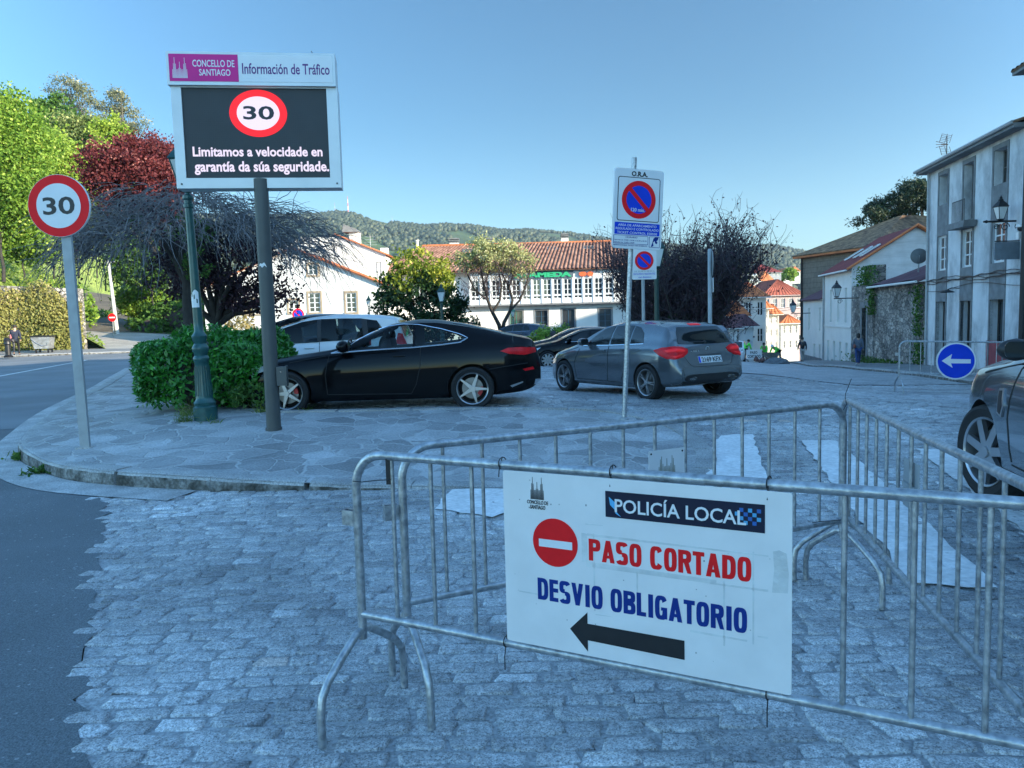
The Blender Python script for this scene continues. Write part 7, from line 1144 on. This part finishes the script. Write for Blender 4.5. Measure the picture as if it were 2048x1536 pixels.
Iv = thing('ivy_wall', 'retaining wall overgrown with dry yellow green ivy beside the left road', 'wall', (0, 0, 0)); wl = [(-75, 40.4), (-60, 43.2), (-32, 48.1), (-27.2, 48.95)]; mb = MB()
for (xa, ya), (xb, yb) in zip(wl, wl[1:]): mb.add([(xa, ya, -.3), (xb, yb, -.3), (xb, yb, 4.1 if xb > -30 else 4.3), (xa, ya, 4.4), (xa, ya + .6, -.3), (xb, yb + .6, -.3), (xb, yb + .6, 4.1 if xb > -30 else 4.3), (xa, ya + .6, 4.4)], [(0, 1, 2, 3), (5, 4, 7, 6), (3, 2, 6, 7), (1, 5, 6, 2), (4, 0, 3, 7)])
mb.build('wall', RUB, Iv, 0); n = 42000; s = RNG.uniform(0, 1, n) ** .8; x = -62 + 35 * s; y = np.interp(x, [-60, -32, -27.2], [43.2, 48.1, 48.95]) - RNG.uniform(.05, .42, n) * (1 + .5 * np.sin(x * 1.7)); z = RNG.uniform(-.05, 1, n) * (4.3 + .3 * np.sin(x * 2.1) - np.clip(x + 29, 0, 3) * .5) + RNG.normal(0, .1, n); leaves('ivy', np.column_stack([x, y, np.maximum(z, .1)]), .2, LIVY, Iv, 1.8, rnd=np.clip(z / 4.6 * .75 + RNG.normal(.12, .16, n) + .15 * np.sin(x * .9), 0, 1), droop=.7)
for lb, x, y, w_, h, n in (('dark green bank of shrubs behind the road, right of the path', -26.5, 63.2, 8, 3.0, 3200), ('shaded shrub low at the foot of the bank', -29.6, 62.2, 3, 1.9, 1000), ('shaded bush farthest right on the bank before the white house', -19.8, 64.5, 8, 2.6, 2600)): shrub('shrub', lb, 'shrub', (x - w_ / 2, x + w_ / 2, y, y + 3.5, h), n, .34, LMID, 1.8, 'bushes on the bank', z=float(Rz([[x, y + 1]])[0]) - .2, lump=.25)
for lb, x, y, w_, h in (('tangled bush where the ivy wall ends', -30.4, 50.6, 4.5, 2.6), ('lower bush on the slope between ivy wall and path', -33.6, 54.5, 5, 2.6), ('spreading bush beside the mouth of the path', -36.2, 59.0, 4.5, 2.2), ('bush on the grass slope above the ivy wall', -41, 56, 6, 2.4)): shrub('shrub', lb, 'shrub', (x - w_ / 2, x + w_ / 2, y, y + 3, h), 1800, .3, LLIGHT if w_ > 4.6 else LGREEN, 1.8, 'bushes on the bank', z=float(Hz([[x, y + 1]])[0]) - .2, lump=.25)
shrub('hedge', 'clipped dark hedge along the left side of the rising path', 'hedge', (-41, -37.8, 64, 78, 2.0), 2600, .34, LMID, 1.8, z=1.2)
# --- middle distance
def leafy2(label, u0, u1, v0, v1, Y, mtop, mlow, n, ls):
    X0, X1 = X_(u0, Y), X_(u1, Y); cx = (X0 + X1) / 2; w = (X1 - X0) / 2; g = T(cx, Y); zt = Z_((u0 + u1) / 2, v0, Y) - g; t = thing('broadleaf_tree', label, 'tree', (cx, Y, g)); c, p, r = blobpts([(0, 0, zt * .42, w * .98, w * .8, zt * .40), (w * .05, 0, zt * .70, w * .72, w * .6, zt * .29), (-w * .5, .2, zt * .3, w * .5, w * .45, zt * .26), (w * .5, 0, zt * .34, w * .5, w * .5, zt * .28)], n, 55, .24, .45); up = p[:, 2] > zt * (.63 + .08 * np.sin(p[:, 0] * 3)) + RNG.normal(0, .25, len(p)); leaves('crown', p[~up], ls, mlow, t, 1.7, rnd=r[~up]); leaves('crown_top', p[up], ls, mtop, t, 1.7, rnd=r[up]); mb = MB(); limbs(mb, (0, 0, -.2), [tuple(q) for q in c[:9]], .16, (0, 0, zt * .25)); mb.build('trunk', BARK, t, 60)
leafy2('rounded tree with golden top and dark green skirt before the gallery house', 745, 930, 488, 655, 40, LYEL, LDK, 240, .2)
def pale():
    Y = 42; bx = X_(1003, Y); g = T(bx, Y); f = lambda u, v: tuple(at(u, v, Y) - np.array([bx, Y, g])); t = thing('blossom_tree', 'pale blossoming tree with bare twisting stems before the gallery windows', 'tree', (bx, Y, g)); mb = MB()
    for pl, r in (([(1003, 672), (998, 650), (985, 625), (975, 600), (968, 570), (960, 530)], .13), ([(1003, 672), (1008, 645), (1020, 622), (1025, 600), (1018, 575), (1030, 540)], .12), ([(985, 625), (1000, 600), (1003, 570), (995, 530)], .07), ([(1020, 622), (1040, 600), (1052, 570), (1060, 540)], .07), ([(975, 600), (950, 580), (935, 550), (930, 525)], .06), ([(1018, 575), (1005, 550), (1015, 520)], .05), ([(968, 570), (980, 540), (975, 510)], .05)): mb.tube([Vector(f(*q)) + Vector((0, random.uniform(-.3, .3) * i / 5, 0)) for i, q in enumerate(pl)], [r * (1 - .13 * i) for i in range(len(pl))], 7)
    mb.build('trunk', BARK, t, 60); n = 420; s = np.array([f(u, v) for u, v in zip(RNG.uniform(930, 1060, n), RNG.uniform(525, 600, n))]); s[:, 1] += RNG.uniform(-1, 1, n); twigmesh('twigs', grow(s, np.stack([RNG.normal(0, .6, n), RNG.normal(0, .5, n), np.ones(n)], 1), RNG.uniform(.5, 1.3, n), 6, .02, .25), taper(n, 6, np.full(n, .016), .004), TWIGD, t)
    E_ = [(*f(u, v), rx, rx * .9, rz) for u, v, rx, rz in ((985, 515, 1.3, .8), (1040, 525, .9, .7), (935, 520, .75, .6), (960, 488, .7, .4), (1010, 495, .7, .5))]; c, p, r = blobpts(E_, 180, 40, .2, .15); leaves('crown', p, .13, LPALE, t, 1.6, rnd=r)
pale()
def twiggy():
    Y = 22.5; bx = X_(1370, Y); g = T(bx, Y) - .1; t = thing('bare_tree', 'dark bushy tree with bare upright twigs behind the grey hatchback', 'tree', (bx, Y, g)); zt = Z_(1370, 372, Y) - g; zf = 4.6
    n0 = 46; a = RNG.uniform(0, 2 * pi, n0); P0 = grow(np.tile([0, 0, .3], (n0, 1)) + RNG.normal(0, .18, (n0, 3)), np.stack([np.cos(a) * .62, np.sin(a) * .5, RNG.uniform(.55, 1.4, n0)], 1), RNG.uniform(2.4, 4.0, n0), 9, .035, .12); P0 = P0[np.abs(P0[:, -1, 0] + .12) < .75 + .42 * P0[:, -1, 2]]; n0 = len(P0); twigmesh('trunk', P0, taper(n0, 9, np.full(n0, .06), .014), BARK, t, 6)
    def sub(P, n, lo, L, r, grav, sp, up): i = RNG.integers(0, len(P), n); j = RNG.integers(lo, P.shape[1], n); s = P[i, j]; d = P[i, j] - P[i, j - 1]; d = d / np.linalg.norm(d, axis=1)[:, None] + RNG.normal(0, sp, (n, 3)) + np.array([0, 0, up]); return grow(s, d, RNG.uniform(.5, 1, n) * L, 7, grav, .14)
    P1 = sub(P0, 950, 2, 1.7, .02, .05, .5, .35); P2 = sub(P1, 5600, 2, .9, .006, .01, .6, .3);
    ok = lambda P, e: (np.abs(P[:, -1, 0] + .12) < .85 + .42 * np.clip(P[:, -1, 2], 0, 4) + e) & (P[:, -1, 2] < 5.0 + 2 * e - .25 * np.abs(P[:, -1, 0])) & (P[:, -1, 2] > .1); P1 = P1[ok(P1, RNG.normal(0, .12, len(P1)))]; P2 = P2[ok(P2, RNG.normal(.05, .15, len(P2)))]
    twigmesh('twigs', P1, taper(len(P1), 7, np.full(len(P1), .013), .004), TWIGD, t); twigmesh('fine_twigs', P2, taper(len(P2), 7, np.full(len(P2), .008), .003), TWIGD, t)
    C = np.concatenate([P2[:, 2:].reshape(-1, 3), P1[:, 3:].reshape(-1, 3)]) ; C = C + RNG.normal(0, .06, C.shape); pz_ = np.clip(1.35 - C[:, 2] / 4.2, .16, 1); C = C[RNG.random(len(C)) < pz_ * .9]; leaves('leaves', C, .075, LPUR, t, 1.5); c = blobpts([(-.2, -.3, 1.2, 1.1, .8, .7), (.5, 0, 1.0, .7, .6, .5)], 60, 40, .15, .2); leaves('ivy', c[1], .09, LDK, t, 1.5)
twiggy()
shrub('shrub', 'sunlit rounded bush right of the pale blossoming tree', 'shrub', (X_(1066, 34), X_(1148, 34), 34, 35.6, 1.25), 2600, .13, LGREEN, 1.8, lump=.2); shrub('hedge', 'low sunlit yellow green hedge in front of the slate blue car', 'hedge', (X_(1008, 34), X_(1072, 34), 33.5, 35, .75), 1400, .12, LLIGHT, 1.8); shrub('shrub', 'small dark shrub under the golden topped tree', 'shrub', (X_(915, 38), X_(960, 38), 38, 40, 1.6), 900, .16, LDK, 1.8)
def pine():
    Y = 76; f = lambda u, v: at(u, v, Y); b = f(1850, 470); g = -4; t = thing('pine_tree', 'broad dark pine behind the right-hand roofs', 'tree', (b[0], Y, g)); E_ = []
    for u, v, r in ((1840, 372, 26), (1815, 385, 26), (1790, 400, 24), (1765, 412, 22), (1745, 430, 18), (1732, 440, 12), (1850, 410, 26), (1810, 425, 22), (1780, 440, 18), (1742, 465, 13), (1870, 380, 24)): q = f(u, v); E_.append((q[0] - b[0], random.uniform(-1.5, 1.5), q[2] - g, r * Y / FOC, r * Y / FOC, r * .55 * Y / FOC))
    c, p, r = blobpts(E_, 330, 46, .33, .3); leaves('crown', p, .36, LPINE, t, 3.6, rnd=r, up=.0); mb = MB(); limbs(mb, (0, 0, 0), [e[:3] for e in E_], .35, (.3, 0, E_[4][2] * .72), 6, .2); mb.build('trunk', BARK, t, 60)
pine()
def vinepatch(label, s, o, z0, z1, w, n, ls=.14): p = rowp(s, o); t = thing('climbing_plant', label, 'climber', (p[0], p[1], 0), RZ, 'climbers on the old wall'); C = np.column_stack([RNG.normal(0, w / 2.2, n), np.abs(RNG.normal(0, .12, n)), RNG.uniform(z0, z1, n)]); leaves('foliage', C, ls, LMID, t, 1.6, droop=.3)
vinepatch('green climber hanging where the old wall meets the townhouse', .2, .05, .2, 2.6, .6, 420); vinepatch('green climber by the chimney stump of the old wall', 7.6, .05, 1.2, 2.9, .6, 420); vinepatch('straggling growth on top of the chimney stump', 8.8, .0, 2.9, 4.0, 2.2, 600); vinepatch('weeds along the foot of the old wall', 5.5, .12, -1.95, -1.15, 7, 1100); vinepatch('green climber low at the corner of the townhouse', -.1, .1, -1.1, 0.0, .7, 260)
for lb, u, v, rx, ry, Y, m in (('green tree among the far roofs under the hill', 1580, 549, 16, 13, 240, LGREEN), ('bright tree left of the mansard building', 1462, 566, 26, 12, 140, LGREEN), ('grey green tree above the mansard building', 1476, 545, 24, 16, 175, LOLIVE), ('dark tree between the apartment block and the villa', 1563, 555, 7, 9, 230, LMID)): treepx('valley_tree', lb, u, v, rx, ry, Y, m, 70, 30, .8, gz=-17, group='trees down in the valley', k=2, nl=4)
# --- hills with woods
_su = [-900, 300, 560, 640, 690, 705, 740, 800, 860, 900, 960, 1010, 1060, 1120, 1180, 1240, 1330, 1420, 1470, 1500, 1530, 1560, 1600, 1660, 1800, 3000]; _sv = [437, 447, 453, 448, 444, 445, 451, 463, 469, 467, 471, 478, 477, 480, 488, 494, 501, 514, 519, 510, 505, 507, 515, 521, 523, 527]
def hillz(u, D, Yp=1900.):
    e = (634 - .0266 * (u - 1024) - np.interp(u, _su, _sv)) / FOC; zp = e * Yp + 1.6; s = np.clip((D - 420) / (Yp - 420), 0, 1); s = s * s * (3 - 2 * s); z = -20 + (zp + 20) * s ** .9; z = np.where(D > Yp, zp - (D - Yp) * .12, z); return z + 7 * np.sin(u * .021 + D * .006) * np.sin(D * .009 + u * .01) * s * (1 - s) * 3
us = np.linspace(-900, 2900, 200); Ds = np.concatenate([np.linspace(420, 1900, 44), np.linspace(1940, 2600, 8)]); U_, D_ = np.meshgrid(us, Ds); Z = hillz(U_, D_); X = (U_ - 1024) / FOC * D_; nx = len(us); F = [(j * nx + i, j * nx + i + 1, (j + 1) * nx + i + 1, (j + 1) * nx + i) for j in range(len(Ds) - 1) for i in range(nx - 1)]
HILLM = groundmat('hill_ground', (.028, .05, .02), (.075, .12, .03), .006, .9, .6, .05, 3, .7, 1.3)[0]
tag(npmesh('hills', np.column_stack([X.ravel(), D_.ravel(), Z.ravel()]), F, HILLM, smooth=True), kind='structure')
def far_wood(n):
    bm = bmesh.new(); bmesh.ops.create_icosphere(bm, subdivisions=1, radius=1); v = np.array([x.co[:] for x in bm.verts]); f = np.array([[q.index for q in p.verts] for p in bm.faces]); bm.free(); u = RNG.uniform(250, 2000, n); D = 520 + 1400 * np.sqrt(RNG.random(n)); D[: n // 4] = 1900 + RNG.normal(0, 25, n // 4); z = hillz(u, D); x = (u - 1024) / FOC * D
    clear = (np.sin(u * .035) + np.sin(D * .011 + u * .02) > 1.05) | ((u > 640) & (u < 800) & (D > 1650) & (D < 1880)); k = ~clear; u, D, z, x = u[k], D[k], z[k], x[k]; n = len(u); s = RNG.uniform(2.2, 5.2, n)[:, None, None] * (RNG.uniform(.75, 1.25, (n, len(v), 1))) * np.array([1, 1, 1.25]); V = v[None] * s + np.stack([x, D, z + 3], 1)[:, None]
    tag(npmesh('far_wood', V.reshape(-1, 3), (f[None] + (np.arange(n) * len(v))[:, None, None]).reshape(-1, 3), leafmat('far_tree_leaf', (.035, .047, .03), (.065, .08, .045), (.11, .118, .068), 0), None, np.repeat(RNG.random(n), len(f))), kind='stuff')
far_wood(20000)
for lb, u, v0, v1, w in (('red and white broadcasting mast on the hill top', 697, 392, 440, 2.2), ('thin second mast left of the broadcasting mast', 671, 405, 444, .7), ('thin mast on the wooded ridge right of the broadcasting mast', 785, 432, 458, .6)):
    Y = 1890; b = at(u, v1, Y); tp = at(u, v0, Y); h = tp[2] - b[2] + 8; t = thing('radio_mast', lb, 'mast', (b[0], Y, b[2] - 8), 0, 'masts on the hill'); mb = MB(); RW = [WALLW, mat('mast_red', (.5, .1, .08), .7)]
    for k in range(8): mb.m = k % 2; mb.lathe([(w * (1 - .1 * k), h * k / 8), (w * (1 - .1 * (k + 1)), h * (k + 1) / 8)], 6)
    mb.build('tower', RW, t, 0); MB().lathe([(w * 1.8, h * .3), (w * 1.8, h * .36)], 8).build('dish_ring', GALV2, t, 0) if w > 1 else None
# --- the air between here and the hills
def haze(dens):
    m = bpy.data.materials.new('air'); m.use_nodes = True; n = m.node_tree.nodes; n.remove(n['Principled BSDF']); v = n.new('ShaderNodeVolumePrincipled'); v.inputs['Color'].default_value = (.72, .86, 1, 1); v.inputs['Density'].default_value = dens; v.inputs['Anisotropy'].default_value = .3; m.node_tree.links.new(v.outputs[0], n['Material Output'].inputs['Volume'])
    o = MB().box(-3200, 5200, -130, 2700, -60, 300).build('haze', m, None, 0); tag(o, kind='stuff'); o.visible_shadow = True
haze(.00012)
